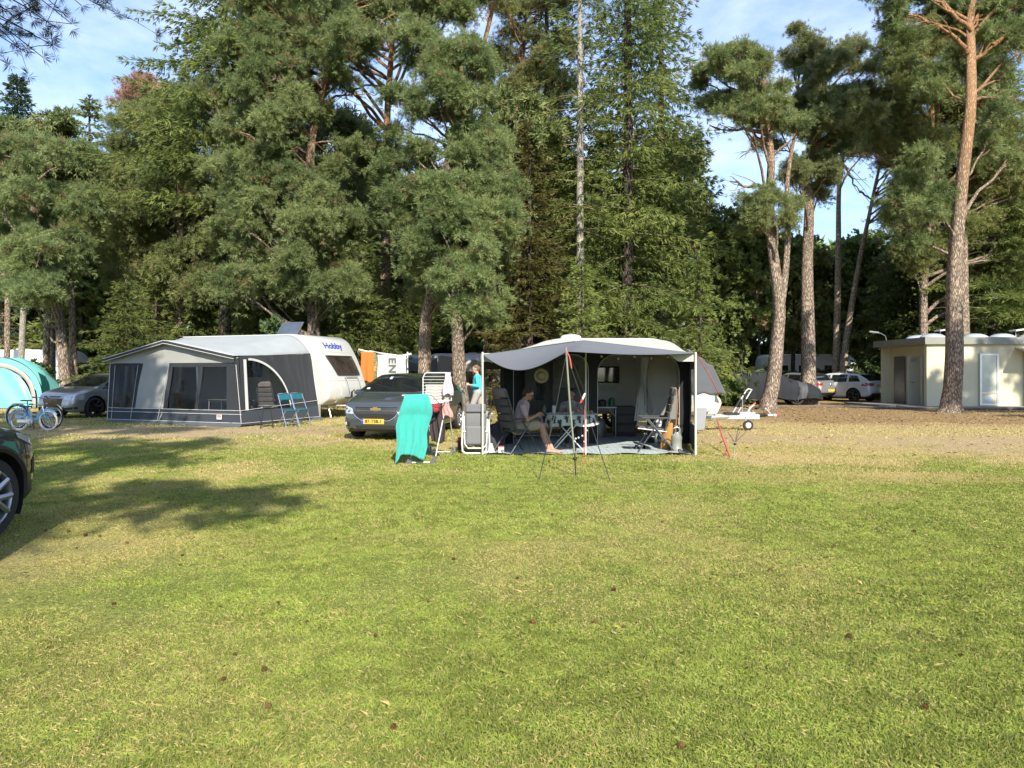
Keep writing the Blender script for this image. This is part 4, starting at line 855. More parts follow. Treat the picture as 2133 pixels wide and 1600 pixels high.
def rimline(fn, name, m, par, r=.009, off=.014, n=40):
    P = []
    for i in range(n):
        t = i/n; u, v = (t*4, 0) if t < .25 else ((1, t*4-1) if t < .5 else ((3-t*4, 1) if t < .75 else (0, 4-t*4))); h = proj(fn(u, v), D, off)
        if h is not None: P.append(h)
    q = MB(); q.tube(P, r, 6, closed=True); q.build(name, m, par)
rimline(lambda u, v: Vector((3, (u-.5)*(1.03-.42*v**2), .66-.21*v-.02*abs(u-.5))), 'grille_surround', chrome, gr); rimline(lambda u, v: Vector((3, (u-.5)*1.0, .74-.042*v)), 'grille_surround', chrome, gr, .006)
patch('grille', lambda u, v: Vector((3, (u-.5)*(.95-.1*v), .335-.075*v)), 16, 3, D, darkgrille, off=.006)
h = proj((3, 0, .69), D, .02); q = MB()
q.add([(h.x+dx, y, h.z+z) for dx in (0, .012) for y, z in [(-.115,-.022),(-.05,-.022),(-.05,-.042),(.05,-.042),(.05,-.022),(.115,-.022),(.10,.022),(.04,.022),(.04,.042),(-.06,.042),(-.06,.022),(-.13,.022)]], [list(range(12))[::-1], list(range(12, 24))]+[(i, (i+1) % 12, 12+(i+1) % 12, 12+i) for i in range(12)])
em = q.build('emblem', mat('gold_enamel', (.62, .42, .12), .3, .8, var=.1, vs=30), r_, smooth=False)
q = MB()
P = [(h.x+.008, y*1.06, h.z+z*1.12) for y, z in [(-.115,-.022),(-.05,-.022),(-.05,-.042),(.05,-.042),(.05,-.022),(.115,-.022),(.10,.022),(.04,.022),(.04,.042),(-.06,.042),(-.06,.022),(-.13,.022)]]; q.tube(P, .005, 5, closed=True); q.build('emblem_edge', chrome, em)
h = proj((3, .03, .435), D, .012); plate(r_, (h.x, -.06, .425), "87-TSB-1", 1)
q = MB()
for s in (0, 1):
    P = [proj((x, y, 2.2), (0, 0, -1), .012) for x, y in zip(np.linspace(1.28, 1.0, 8), np.linspace(.05+s*.6, -.5+s*.6, 8))]; P = [p for p in P if p]; q.tube(P, .009, 5)
q.build('wiper', blackp, r_)
q = MB(); h = proj((.66, -.25, 2.2), (0, 0, -1), .004); q.box(h, (.12, .06, .004), R=Matrix.Rotation(.46, 3, 'Y')); h = proj((1.18, -.62, 2.2), (0, 0, -1), .004); q.box(h, (.07, .07, .004), R=Matrix.Rotation(.46, 3, 'Y')); q.build('windscreen_sticker', mat('sticker', (.55, .62, .55), .6, var=.1, vs=20), r_)
# --- silver hatchback at left ---
HAT = dict(L=4.60, W=1.80, xf=1.42, xr=-1.28, R=.335, top=[(-2.3,.75),(-2.26,.95),(-2.15,1.12),(-1.95,1.3),(-1.5,1.42),(-.5,1.47),(.1,1.465),(.5,1.38),(1.38,1.02),(1.75,.95),(2.1,.84),(2.22,.75),(2.28,.66),(2.3,.58)],
           belt=[(-2.3,.6),(-2.1,.97),(-1.2,1.0),(1.0,.93),(1.5,.91),(2.1,.77),(2.3,.54)], bot=SAL['bot'], plan=SAL['plan'], ws=(1.34,.36), rw=(-1.75,-2.2), sg=(-1.75,1.15), arake=1.15, pillars=[(-.1,0),(-1.0,-.93)], rimf=.74, spokes=7)
psil = paint('silver_metallic', (.33, .33, .325), .6, .3)
r_ = carroot('parked_car', 'silver hatchback with black wheels half hidden by the left awning', -14.5, 24.6, -.36, -.93, HAT)
BT, proj, patch = car(r_, HAT, psil, rim_b)
side_lines(r_, proj, [[(1.02,.92),(1.0,.6),(1.0,.30)],[(-.02,.98),(-.04,.6),(-.05,.28)],[(1.0,.30),(-.95,.30)]])
for s in (-1, 1):
    hl = patch('headlight', quadfn((3, s*.52, .74), (3, s*.85, .80), (3, s*.87, .60), (3, s*.56, .60)), 10, 6, D, lampglass, off=.008)
    mirror(r_, .88, s*.88, 1.0, psil, s); patch('fog_lamp', quadfn((3, s*.5, .34), (3, s*.82, .38), (3, s*.82, .30), (3, s*.5, .28)), 8, 3, D, darkgrille)
gr = patch('grille', lambda u, v: Vector((3, (u-.5)*(.80-.08*v), .72-.11*v)), 14, 4, D, darkgrille, off=.007)
rimline(lambda u, v: Vector((3, (u-.5)*(.82-.08*v), .73-.13*v)), 'grille_surround', chrome, gr, .007); q = MB(); P = [proj((3, y, .665), D, .016) for y in np.linspace(-.37, .37, 10)]; q.tube([p for p in P if p], .009, 5); q.build('grille_bar', chrome, gr)
h = proj((3, 0, .44), D, .012); plate(r_, (h.x, 0, .44), '', 1)
for z_ in (.61,): rimline(lambda u, v: Vector((3, (u-.5)*1.1, .36-.07*v)), 'lower_intake', darkgrille, gr, .01)
# --- near dark car at the left edge: we see its right flank and nose ---
SUV = dict(L=4.45, W=1.84, xf=1.36, xr=-1.28, R=.365, top=[(-2.22,.9),(-2.18,1.1),(-2.05,1.35),(-1.8,1.56),(-1.0,1.64),(0,1.63),(.45,1.52),(1.15,1.09),(1.5,1.03),(1.9,.95),(2.08,.87),(2.18,.77),(2.22,.68)],
           belt=[(-2.22,.7),(-2.0,1.08),(-1.2,1.1),(1.0,1.0),(1.6,.95),(2.0,.86),(2.22,.62)], bot=[(-2.22,.5),(-2.1,.32),(-1.9,.24),(1.85,.24),(2.1,.27),(2.22,.36)], plan=[(-2.22,.78),(-2.1,.9),(-1.9,.97),(-.8,1),(1.3,1),(1.75,.985),(1.95,.94),(2.08,.86),(2.17,.76),(2.22,.66)],
           ws=(1.12,.42), rw=(-1.78,-2.12), sg=(-1.75,1.0), arake=1.0, pillars=[(-.1,0),(-1.0,-.93)], rimf=.70, spokes=5, clad=.44)
pdk = paint('dark_grey_paint', (.030, .034, .036), .3, .3)
r_ = carroot('parked_car', 'near dark grey car cut off by the left edge with its nose in view', -5.54, 6.62, .02, 1.0, SUV)
BT, proj, patch = car(r_, SUV, pdk)
side_lines(r_, proj, [[(.92,1.0),(.9,.6),(.88,.32)],[(-.02,1.0),(-.05,.6),(-.05,.3)],[(1.72,.98),(1.85,.90),(2.02,.82)],[(1.80,.9),(1.84,.62),(1.80,.47)]])
for s in (-1, 1):
    hl = patch('headlight', quadfn((3, s*.50, .86), (3, s*.84, .92), (3, s*.87, .76), (3, s*.60, .74)), 10, 6, D, lampglass, off=.006)
    patch('headlight', lambda u, v, s=s: Vector((1.70+.36*u, s*2, .93-.03*u-(.045+.1*u)*v)), 10, 5, (0, -s, 0), lampglass, off=.006)
    patch('fog_lamp', lambda u, v, s=s: Vector((1.93+.20*u, s*2, .70-.14*v-.05*(1-u))), 8, 5, (0, -s, 0), darkgrille, off=.006); patch('fog_lamp', quadfn((3, s*.58, .62), (3, s*.82, .66), (3, s*.82, .50), (3, s*.62, .50)), 8, 5, D, darkgrille)
    mirror(r_, .78, s*.9, 1.1, pdk, s)
    for wx in (1.36, -1.28):
        q = MB(); P = [(wx+(.365+.085)*math.cos(a), s*(.92+.003), .365+(.365+.085)*math.sin(a)) for a in np.linspace(-.02, PI+.02, 26)]; P2 = []
        for p in P:
            h = proj((p[0], s*2, p[2]), (0, -s, 0), .004); P2.append(h if h is not None else Vector(p))
        q.tube(P2, .034, 6); q.build('wheel_arch_trim', blackp, r_)
    q = MB(); h = proj((1.02, s*2, .80), (0, -s, 0), .01)
patch('grille', lambda u, v: Vector((3, (u-.5)*(1.1-.2*v), .82-.16*v)), 14, 5, D, darkgrille)
h = proj((3, 0, .5), D, .012); plate(r_, (h.x, 0, .5), '', 1)
# --- silver hatchback and white hatchback at right, seen from behind ---
HB = dict(L=4.40, W=1.81, xf=1.38, xr=-1.28, R=.33, top=[(-2.2,.72),(-2.17,.92),(-2.08,1.02),(-1.92,1.18),(-1.6,1.37),(-1.1,1.44),(-.2,1.475),(.2,1.45),(.5,1.37),(1.3,1.03),(1.7,.96),(2.0,.86),(2.15,.7),(2.2,.6)],
          belt=[(-2.2,.62),(-2.1,.90),(-1.6,1.02),(1.0,.94),(1.5,.92),(2.0,.78),(2.2,.54)], bot=[(-2.2,.42),(-2.1,.3),(-1.9,.22),(1.9,.19),(2.1,.2),(2.2,.28)], plan=[(-2.2,.76),(-2.12,.88),(-2.0,.94),(-1.6,.99),(-.8,1),(1.2,1),(1.7,.98),(1.95,.92),(2.1,.82),(2.2,.66)],
          ws=(1.26,.36), rw=(-1.50,-2.03), sg=(-1.62,1.1), arake=1.1, crake=.55, pillars=[(-.1,0),(-1.0,-.93)], rimf=.72, spokes=5)
for (lab, pc, rimm_, fx, fy, hx, hy, hb) in [('silver hatchback seen from behind between the stout pine and the white hatchback', psil, rim_m, 0, 0, -.42, .905, 0), ('white hatchback with black wheels parked beside the toilet building', paint('white_car_paint', (.55, .56, .58), 0, .3), rim_b, 0, 0, -.60, .80, 1)]:
    h_ = Vector((hx, hy)).normalized(); rear = Vector(at(1731, 38.0)[:2]) if not hb else Vector(at(1833, 37.2)[:2]); c = rear+h_*2.2; r_ = thing('parked_car', lab, 'car', (c.x, c.y, 0), math.atan2(h_.y, h_.x))
    BT, proj, patch = car(r_, HB, pc, rimm_); side_lines(r_, proj, [[(1.02,.92),(1.0,.6),(1.0,.30)],[(-.02,.98),(-.04,.6),(-.05,.28)],[(1.0,.30),(-.95,.30)],[(-.95,.30),(-1.0,1.0)]])
    for s in (-1, 1):
        patch('tail_light', quadfn((-3, s*.50, .93), (-3, s*.86, .95), (-3, s*.88, .80), (-3, s*.60, .80)), 8, 5, (1, 0, 0), redlamp, off=.010); patch('tail_light', lambda u, v, s=s: Vector((-2.13+.26*u, s*2, .95-.02*u-.14*v*(1-.75*u))), 6, 4, (0, -s, 0), redlamp, off=.008)
        mirror(r_, .85, s*.88, 1.0, pc, s)
        hl = patch('headlight', quadfn((3, s*.56, .72), (3, s*.86, .78), (3, s*.84, .62), (3, s*.52, .62)), 8, 4, D, lampglass)
    patch('rear_bumper_insert', lambda u, v: Vector((-3, (u-.5)*(1.45+.15*v), .44-.15*v)), 14, 4, (1, 0, 0), blackp, off=.008)
    z_ = .55 if not hb else .80; h = proj((-3, 0, z_), (1, 0, 0), .014); plate(r_, (h.x, 0, z_), '', -1)
    h = proj((-3, 0, .84 if not hb else .93), (1, 0, 0), .01); q = MB(); q.lathe([(.001, -.006), (.04, -.006), (.048, 0)], h, 'X', 16); q.build('emblem', chrome, r_)
    q = MB(); q.tube([(-1.35, 0, 1.44), (-1.43, 0, 1.53)], [.018, .006], 6); q.build('antenna', blackp, r_)
# black car behind the walking person and behind the saloon
r_ = thing('parked_car', 'black car with pale spoked wheels far behind the walking person', 'car', (-2.85, 41.2, 0), math.radians(186)); BT, proj, patch = car(r_, HB, paint('black_car_paint', (.012, .013, .015), .2, .3), rim_m); side_lines(r_, proj, [[(1.02,.92),(1.0,.3)],[(-.02,.98),(-.05,.28)]])
for s in (-1, 1): mirror(r_, .85, s*.88, 1.0, blackp, s); patch('headlight', quadfn((3, s*.56, .72), (3, s*.86, .78), (3, s*.84, .62), (3, s*.52, .62)), 8, 4, D, lampglass)
# --- car under a grey cover ---
r_ = thing('covered_car', 'estate car hidden under a wrinkled dark grey fabric cover', 'covered car', (at(1576, 35.5)[0], 34.6, 0), math.radians(-10))
cov = mat('cover_fabric', (.024, .026, .030), .85, spec=.15, var=.12, vs=1.5, bump=.15, bs=20); cov2 = mat('cover_fabric_light', (.055, .058, .065), .7, var=.08, vs=1.5, bump=.1)
def covf(u, v):
    x = -2.35+4.9*u; a = PI*v; tp = lerpc([(-2.35,.5),(-2.25,1.05),(-2.0,1.38),(-1.6,1.50),(0,1.56),(.55,1.50),(1.35,1.12),(2.1,.95),(2.45,.72),(2.55,.4)], x); hwx = .98*lerpc([(-2.35,.6),(-2.2,.85),(-1.9,.97),(1.8,.99),(2.3,.8),(2.55,.5)], x)
    e = .55; y = hwx*(abs(math.cos(a))**e)*(1 if math.cos(a) > 0 else -1); z = .28+(tp-.28)*(math.sin(a)**.62 if math.sin(a) > 0 else 0)
    lo = max(0, 1-(z-.2)/1.0); k = math.sin(x*9+math.sin(x*2.3+v*3)*2.2)*.035*lo*(1 if y < 0 else .6)+.03*(float(vnoise(x*3+7, z*4+v*5, 5))-.5); z += .05*math.sin(x*4.1)*lo*(v < .06 or v > .94)
    return (x, y*(1+k)-(.02*math.sin(x*17)*lo), z+.012*math.sin(x*11+v*9))
q = MB(); q.grid(covf, 120, 60)
for i, f in enumerate(q.f): q.m[i] = 1 if 1.15+.3*math.sin(q.v[f[0]].z*2) < q.v[f[0]].x < 1.5+.3*math.sin(q.v[f[0]].z*2) else 0
q.add([covf(u, v) for u in (0,) for v in np.linspace(0, 1, 21)], [list(range(21))]); q.add([covf(1, v) for v in np.linspace(0, 1, 21)], [list(range(21))[::-1]])
q.build('fabric_cover', [cov, cov2], r_, ang=80)
for wx in (1.35, -1.35):
    for s in (-1, 1): wheel(r_, (wx, s*.76, .32), .32, .2, s, rim_b)
# ---------------- caravans ----------------
vanw = mat('caravan_white', (.46, .46, .43), .35, var=.05, vs=1.2, bump=.04, bs=25, coat=.3); vant = mat('caravan_trim', (.50, .50, .48), .5, var=.1, vs=4); wframe = mat('window_frame', (.03, .03, .03), .4, var=.2, vs=12)
tintw = mat('tinted_window', (.045, .036, .030), .06, spec=.8, var=.5, vs=2.5, coat=1.0)
def prof_round(pts, r=.1, n=4):
    """round the corners of a closed 2D polygon"""
    out = []; m = len(pts)
    for i in range(m):
        p = Vector(pts[i][:2]); a = Vector(pts[i-1][:2]); b_ = Vector(pts[(i+1) % m][:2]); rr_ = pts[i][2] if len(pts[i]) > 2 else r
        da = (a-p); db = (b_-p); ra = min(rr_, da.length*.48, db.length*.48); A = p+da.normalized()*ra; B_ = p+db.normalized()*ra
        for k in range(n+1): t_ = k/n; out.append(A*(1-t_)**2+p*2*t_*(1-t_)+B_*t_*t_)
    return out
def caravan(root, prof, width, trimz=(), ed=.07):
    """prof: (x,z,r) polygon, extruded over y 0..width with rounded long edges"""
    P = prof_round(prof, .05, 7); c = sum(P, Vector((0, 0)))/len(P); rings = []
    for y, ins in [(0, ed), (ed*.12, ed*.5), (ed*.4, ed*.18), (ed, 0), (width/2, 0), (width-ed, 0), (width-ed*.4, ed*.18), (width-ed*.12, ed*.5), (width, ed)]:
        ring = []
        for i, p in enumerate(P):
            t_ = (P[(i+1) % len(P)]-P[i-1]); t_ = t_.normalized() if t_.length > 1e-6 else Vector((1, 0)); nrm = Vector((t_.y, -t_.x)); nrm = nrm if nrm.dot(p-c) > 0 else -nrm; qp = p-nrm*ins; ring.append((qp.x, y, qp.y))
        rings.append(ring)
    n = len(P); V = [v for r in rings for v in r]; fs = [(i*n+j, i*n+(j+1) % n, (i+1)*n+(j+1) % n, (i+1)*n+j) for i in range(len(rings)-1) for j in range(n)]+[list(range(n))[::-1], [(len(rings)-1)*n+j for j in range(n)]]
    o = mkmesh('body_shell', V, fs, vanw, root)
    try: o.data.set_sharp_from_angle(angle=math.radians(35))
    except Exception: pass
    return BVHTree.FromPolygons(V, fs)
def proj_on(BT, p, d, off):
    loc, nrm, i, dist = BT.ray_cast(Vector(p), Vector(d)); return None if loc is None else loc-Vector(d)*off
def ppatch(root, name, BT, fn, nu, nv, d, m, off=.01, rim=None, rr=.02, rimname='window_frame', seg=12):
    q = MB(); P = [[proj_on(BT, fn(i/nu, j/nv), d, off) for j in range(nv+1)] for i in range(nu+1)]; q.grid(lambda u, v: P[round(u*nu)][round(v*nv)], nu, nv); o = q.build(name, m, root)
    if rim:
        E = [(i/seg, 0) for i in range(seg)]+[(1, i/seg) for i in range(seg)]+[(1-i/seg, 1) for i in range(seg)]+[(0, 1-i/seg) for i in range(seg)]; q = MB(); q.tube([proj_on(BT, fn(u, v), d, off+.006) for u, v in E], rr, 6, closed=True); q.build(rimname, rim, o)
    return o
# left caravan
A0 = (-12.05, 22.2, 0); AZ = math.radians(-21.7)
vanL = thing('caravan', 'white caravan with blue lettering on its nose behind the left awning', 'caravan', A0, AZ)
prL = [(-.75, .42, .15), (-.95, 1.2, .3), (-.70, 2.70, .55), (3.9, 2.74, .45), (4.55, 2.66, .45), (5.02, 1.95, .5), (5.38, .95, .25), (5.36, .62, .12), (5.05, .42, .1)]
vM = Matrix.Translation((0, 3.42, 0)); BTl = None
class _r: pass
sub = bpy.data.objects.new('tmp', None)
BTl = caravan(vanL, [(p[0], p[1], p[2]) for p in prL], 2.2)
bs = [o for o in vanL.children if o.name.startswith('body_shell')][0]
for v in bs.data.vertices: v.co.y += 3.42
V_ = [tuple(v.co) for v in bs.data.vertices]; BTl = BVHTree.FromPolygons(V_, [list(p.vertices) for p in bs.data.polygons])
DX = (-1, 0, 0)
ppatch(vanL, 'nose_window', BTl, quadfn((8, 3.80, 2.02), (8, 5.20, 2.02), (8, 5.32, 1.42), (8, 4.10, 1.42)), 12, 8, DX, tintw, .03, wframe, .028)
blue = mat('blue_lettering', (.02, .05, .30), .5, var=.05, vs=8)
text_obj('lettering', 'Hobby', .27, None, blue, vanL, .008, 1.0, proj=lambda p: proj_on(BTl, (8, 4.50+p.x, 2.36+p.y), DX, .006+max(0, p.z)) or Vector((5, 4.5+p.x, 2.36+p.y)), xs=1.35)
q = MB()
for z_ in (2.16, 1.22): q.tube([proj_on(BTl, (8, y, z_), DX, .004) for y in np.linspace(3.5, 5.55, 14)], .008, 5)
q.tube([proj_on(BTl, (8, y, z), DX, .006) for y, z in [(3.98, 1.22), (4.05, 1.1), (4.1, .9), (4.1, .72), (4.18, .66), (4.4, .65), (5.5, .65)]], .01, 5); q.build('locker_seam', vant, vanL)
q = MB()
for y in (4.45, 5.15):
    P = [proj_on(BTl, (8, y, z), DX, o_) for z, o_ in [(1.33, .02), (1.30, .07), (1.2, .09), (.8, .12), (.66, .1)]]; q.tube(P, .014, 8)
q.tube([proj_on(BTl, (8, y, 1.33), DX, .05) for y in (4.45, 4.8, 5.15)], .014, 8); q.build('bicycle_rack', alu, vanL)
q = MB(); q.box((5.45, 4.8, .66), (.30, 1.0, .035), bev=.01); q.box((5.5, 4.5, .76), (.05, .06, .2), bev=.01); q.box((5.5, 4.9, .76), (.05, .06, .2), bev=.01)
q.tube([(5.5, 4.5, .84), (5.6, 4.5, .92), (5.62, 4.5, .80)], .02, 6); q.tube([(5.5, 4.9, .84), (5.6, 4.9, .92), (5.62, 4.9, .80)], .02, 6); q.build('rack_tray', blackp, vanL)
lM = MB(); lM.lathe([(.001, .012), (.05, .012), (.06, 0)], proj_on(BTl, (8, 3.75, .66), DX, .0), 'X', 16); lM.build('marker_light', mat('amber_lens', (.5, .38, .25), .3, var=.2, vs=20), vanL)
lM = MB(); lM.lathe([(.001, .012), (.03, .012), (.035, 0)], proj_on(BTl, (8, 3.72, 2.10), DX, .0), 'X', 16); lM.build('marker_light', mat('amber_lens', (.5, .38, .25)), vanL)
for xx in (1.5,):
    for s in (3.55, 5.45): wheel(vanL, (xx, s, .33), .33, .18, -1 if s < 4 else 1, rim_m)
q = MB()
for s in (3.9, 5.1): q.tube([(4.4, s, .40), (6.2, 4.52, .40)], .035, 6)
q.tube([(6.2, 4.52, .40), (6.6, 4.52, .42)], .03, 8); q.build('drawbar', alu, vanL)
q = MB(); q.tube([(5.0, 3.9, .42), (5.15, 3.85, .04)], .02, 6); q.box((5.15, 3.85, .02), (.12, .12, .03)); q.build('corner_steady', alu, vanL)
ppatch(vanL, 'side_window', BTl, quadfn((1.7, 0, 1.95), (2.7, 0, 1.95), (2.7, 0, 1.35), (1.7, 0, 1.35)), 6, 4, (0, 1, 0), tintw, .012, wframe, .02)
ppatch(vanL, 'entrance_door', BTl, quadfn((3.1, 0, 2.25), (3.7, 0, 2.25), (3.7, 0, .5), (3.1, 0, .5)), 6, 10, (0, 1, 0), vanw, .016, vant, .012, 'door_seal')
# roof vent and solar panel
pan = mat('solar_cells', (.05, .06, .085), .12, spec=.8, var=.5, vs=3, coat=1.0); greyf = mat('grey_frame', (.16, .16, .16), .4, .5, var=.1, vs=8)
sp = thing('solar_panel', 'tilted solar panel standing on the roof of the left caravan', 'solar panel', (-7.5, 24.95, 2.70), AZ)
R = Matrix.Rotation(math.radians(52), 3, 'X')
q = MB(); q.box((0, 0, .24), (.86, .62, .045), R=R, bev=.006); q.build('frame', greyf, sp); q = MB(); q.box(Vector((0, 0, .24))+R@Vector((0, 0, .025)), (.79, .55, .006), R=R); pc_ = q.build('cell_surface', pan, sp)
q = MB()
for s in (-.35, .35): q.tube([(s, .02, .2), (s+.02, .32, .02)], .014, 6)
q.box((0, .05, .01), (.8, .5, .025)); q.build('bracket', greyf, sp)
# right caravan: low, with drawbar to the right
vanR = thing('caravan', 'low cream roofed caravan joined to the open awning at right', 'caravan', (.55, 18.05, 0), math.radians(0))
prR = [(-.2, .45, .12), (-.28, 1.3, .2), (.15, 2.24, .45), (.6, 2.33, .3), (3.1, 2.33, .5), (3.75, 2.0, .35), (4.2, 1.35, .12), (4.45, .85, .12), (4.3, .50, .1)]
BTr = caravan(vanR, prR, 2.0); roofm_ = mat('cream_roof_fabric', (.60, .59, .52), .7, var=.06, vs=1.5, bump=.08)
gcov = mat('grey_nose_cover', (.085, .09, .10), .8, var=.12, vs=2, bump=.2, bs=15)
ppatch(vanR, 'side_window', BTr, quadfn((1.0, -3, 1.62), (2.05, -3, 1.62), (2.05, -3, 1.25), (1.0, -3, 1.25)), 6, 4, (0, 1, 0), tintw, .012, wframe, .02)
q = MB(); q.box((1.75, -.012, 1.11), (.75, .02, .17), bev=.004)
for i in range(5): q.box((1.75, -.028, 1.05+.03*i), (.70, .008, .012))
q.build('fridge_vent', vant, vanR)
ppatch(vanR, 'entrance_door', BTr, quadfn((2.5, -3, 2.0), (3.1, -3, 2.0), (3.1, -3, .5), (2.5, -3, .5)), 6, 10, (0, 1, 0), vanw, .016, vant, .012, 'door_seal')
q = MB(); q.lathe([(.27, 0), (.27, .06), (.24, .1), (.15, .13), (.001, .14)], (.95, .8, 2.32), 'Z', 24); q.build('roof_vent', whitep, vanR)
for s in (.12, 1.88): wheel(vanR, (2.2, s, .32), .32, .18, -1 if s < 1 else 1, rim_m)
# nose cover and gas locker
q = MB(); q.grid(lambda u, v: (4.35+.62*u-.0+.32*v*(.35+.65*u), -.03-.03*math.sin(v*3+u*5), 2.06-.42*u*(1-v)-1.10*v+.02*math.sin(u*14+v*3)), 20, 16); solid(q.build('nose_cover', gcov, vanR, ang=80), .006)
q = MB(); q.poly([(4.55, -.02, .62), (4.82, -.02, .62), (4.76, -.02, .10), (4.55, -.02, .08)], (0, -.02, 0)); q.build('wheel_skirt', mat('pale_tarp', (.24, .25, .26), .7, var=.08, vs=3, bump=.15), vanR)
lk = mat('cream_locker', (.48, .48, .41), .45, var=.05, vs=3)
q = MB(); q.add([], []); Pp = prof_round([(5.15, .52, .05), (5.05, 1.28, .1), (5.42, 1.12, .1), (5.78, .92, .08), (5.82, .78, .04), (5.70, .52, .05)], .05, 4)
n = len(Pp); q.add([(p.x, y, p.y) for y in (.25, 1.75) for p in Pp], [list(range(n))[::-1], list(range(n, 2*n))]+[(i, (i+1) % n, n+(i+1) % n, n+i) for i in range(n)]); q.build('gas_locker', lk, vanR)
galv = mat('galvanised_steel', (.55, .56, .56), .45, .7, var=.12, vs=10)
q = MB(); q.box((6.15, .97, .49), (1.15, .13, .13), bev=.01)
for s in (.35, 1.6): q.tube([(4.6, s, .48), (6.0, .97, .49)], .05, 6)
q.box((6.42, .97, .58), (.42, .1, .07), bev=.02); q.build('drawbar', galv, vanR)
q = MB(); q.tube([(6.72, .97, .53), (6.95, .97, .53)], [.055, .03], 10); 
for i in range(6): q.lathe([(.03, 0), (.052, .012), (.03, .024)], (6.73+.028*i, .97, .53), 'X', 12)
q.build('rubber_bellows', rubber, vanR)
q = MB(); q.tube([(6.93, .97, .53), (7.12, .97, .53)], .028, 8); q.ell((7.13, .97, .52), (.07, .06, .055), 12, 8); q.tube([(7.02, .97, .56), (6.92, .97, .68), (6.87, .97, .70)], .018, 6); q.build('coupling', galv, vanR)
redp = mat('red_plastic', (.55, .05, .05), .4, var=.1, vs=10)
q = MB(); q.ell((7.20, .97, .54), (.05, .05, .055), 12, 8); q.tube([(6.46, .97, .72), (6.64, .97, .84)], .022, 8); q.ell((6.30, .97, .99), .028, 10, 8); q.build('red_grip', redp, vanR)
q = MB(); q.tube([(6.44, .97, .60), (6.50, .97, .72), (6.6, .97, .80)], [.035, .03, .02], 8); q.tube([(6.30, .97, .6), (6.30, .97, .97)], .010, 6); q.build('handbrake', galv, vanR)
q = MB(); q.tube([(6.36, .9, .50), (6.36, .9, .28)], .022, 8); q.build('jockey_stem', galv, vanR)
q = MB(); q.lathe([(.001, -.035), (.10, -.035), (.13, -.03), (.135, 0), (.13, .03), (.10, .035), (.001, .035)], (6.42, .9, .135), 'Y', 24); jw = q.build('jockey_wheel', rubber, vanR); q = MB(); q.lathe([(.001, -.04), (.07, -.04), (.075, -.03)], (6.42, .9, .135), 'Y', 20); q.build('rim', whitem, jw)
q = MB(); P = [(6.68+.16*math.cos(a), .93, .62+.14*math.sin(a)) for a in np.linspace(-.3, PI+.2, 14)]; q.tube(P, .008, 5); q.tube([(5.75, .9, .56), (5.95, .88, .58), (6.2, .9, .55)], .012, 5); q.build('cable', blackp, vanR)
br = thing('bicycle_carrier', 'folded aluminium bicycle carrier leaning back on the drawbar', 'bicycle carrier', (5.62, 18.95, .42), 0)
q = MB()
for s in (0, .16): q.tube([(.02+s, s*.6, 0), (.38+s, s*.6, .60)], .017, 8)
q.tube([(.38, 0, .60), (.44, .0, .65), (.56, .1, .62), (.54, .1, .60)], .017, 8); q.build('frame', whitem, br)
q = MB()
for s in (0, .16): q.tube([(.12+s, s*.6, .17+.02), (.24+s, s*.6, .37+.02)], .03, 8)
q.box((.0, .05, .02), (.34, .2, .05), bev=.01); q.box((.33, .05, .5), (.08, .14, .05), bev=.01); q.build('foam_sleeve', blackp, br)
# other caravans in the distance
def small_van(lab, loc, rz, L_, h, win=1, m=None, name='caravan', cat='caravan', panel=False, letters=None):
    r = thing(name, lab, cat, loc, rz); bt = caravan(r, [(-L_/2+.05, .42, .12), (-L_/2, 1.2, .25), (-L_/2+.2, h, .5), (L_/2-.6, h, .5), (L_/2-.12, 1.8, .5), (L_/2, .9, .2), (L_/2-.1, .42, .1)], 2.2)
    [o for o in r.children][0].data.materials[0] = m or mat('shade_lifted_white_shell', (.74, .74, .72), .35, var=.04, vs=1.5, coat=.3)  # default shell painted whiter to make up for the tree shade on it
    for i in range(win):
        x0 = -L_/2+.7+i*(L_-1.4)/max(1, win); ppatch(r, 'side_window', bt, quadfn((x0, -3, 1.95), (x0+1.0, -3, 1.95), (x0+1.0, -3, 1.4), (x0, -3, 1.4)), 5, 4, (0, 1, 0), tintw, .012, wframe, .02)
    ppatch(r, 'nose_window', bt, quadfn((8, .4, 1.95), (8, 1.8, 1.95), (8, 1.8, 1.4), (8, .4, 1.4)), 6, 5, (-1, 0, 0), tintw, .02, wframe, .02)
    q = MB(); q.tube([proj_on(bt, (x, -3, 1.25), (0, 1, 0), .006) for x in np.linspace(-L_/2+.2, L_/2-.3, 12)], .012, 5); q.build('side_stripe', vant, r)
    q = MB(); q.box((0, 1.1, h+.03), (.5, .5, .1), bev=.03); q.build('roof_vent', whitep, r)
    for s in (.12, 2.08): wheel(r, (0, s, .32), .32, .18, -1 if s < 1 else 1, rim_m)
    q = MB(); q.tube([(L_/2-.3, .5, .42), (L_/2+.9, 1.1, .42)], .035, 6); q.tube([(L_/2-.3, 1.7, .42), (L_/2+.9, 1.1, .42)], .035, 6); q.tube([(L_/2+.7, 1.1, .42), (L_/2+.7, 1.1, .03)], .03, 6); q.build('drawbar', galv, r)
    if panel: q = MB(); Rr = Matrix.Rotation(.5, 3, 'X'); q.box((L_/2-1.4, .9, h+.22), (.9, .6, .04), R=Rr); q.build('solar_panel', pan, r)
    return r
p_ = at(40, 37); small_van('white caravan with roof panel behind the turquoise tent', (p_[0]-.5, 37, 0), 0, 6.2, 2.62, 2, panel=False)
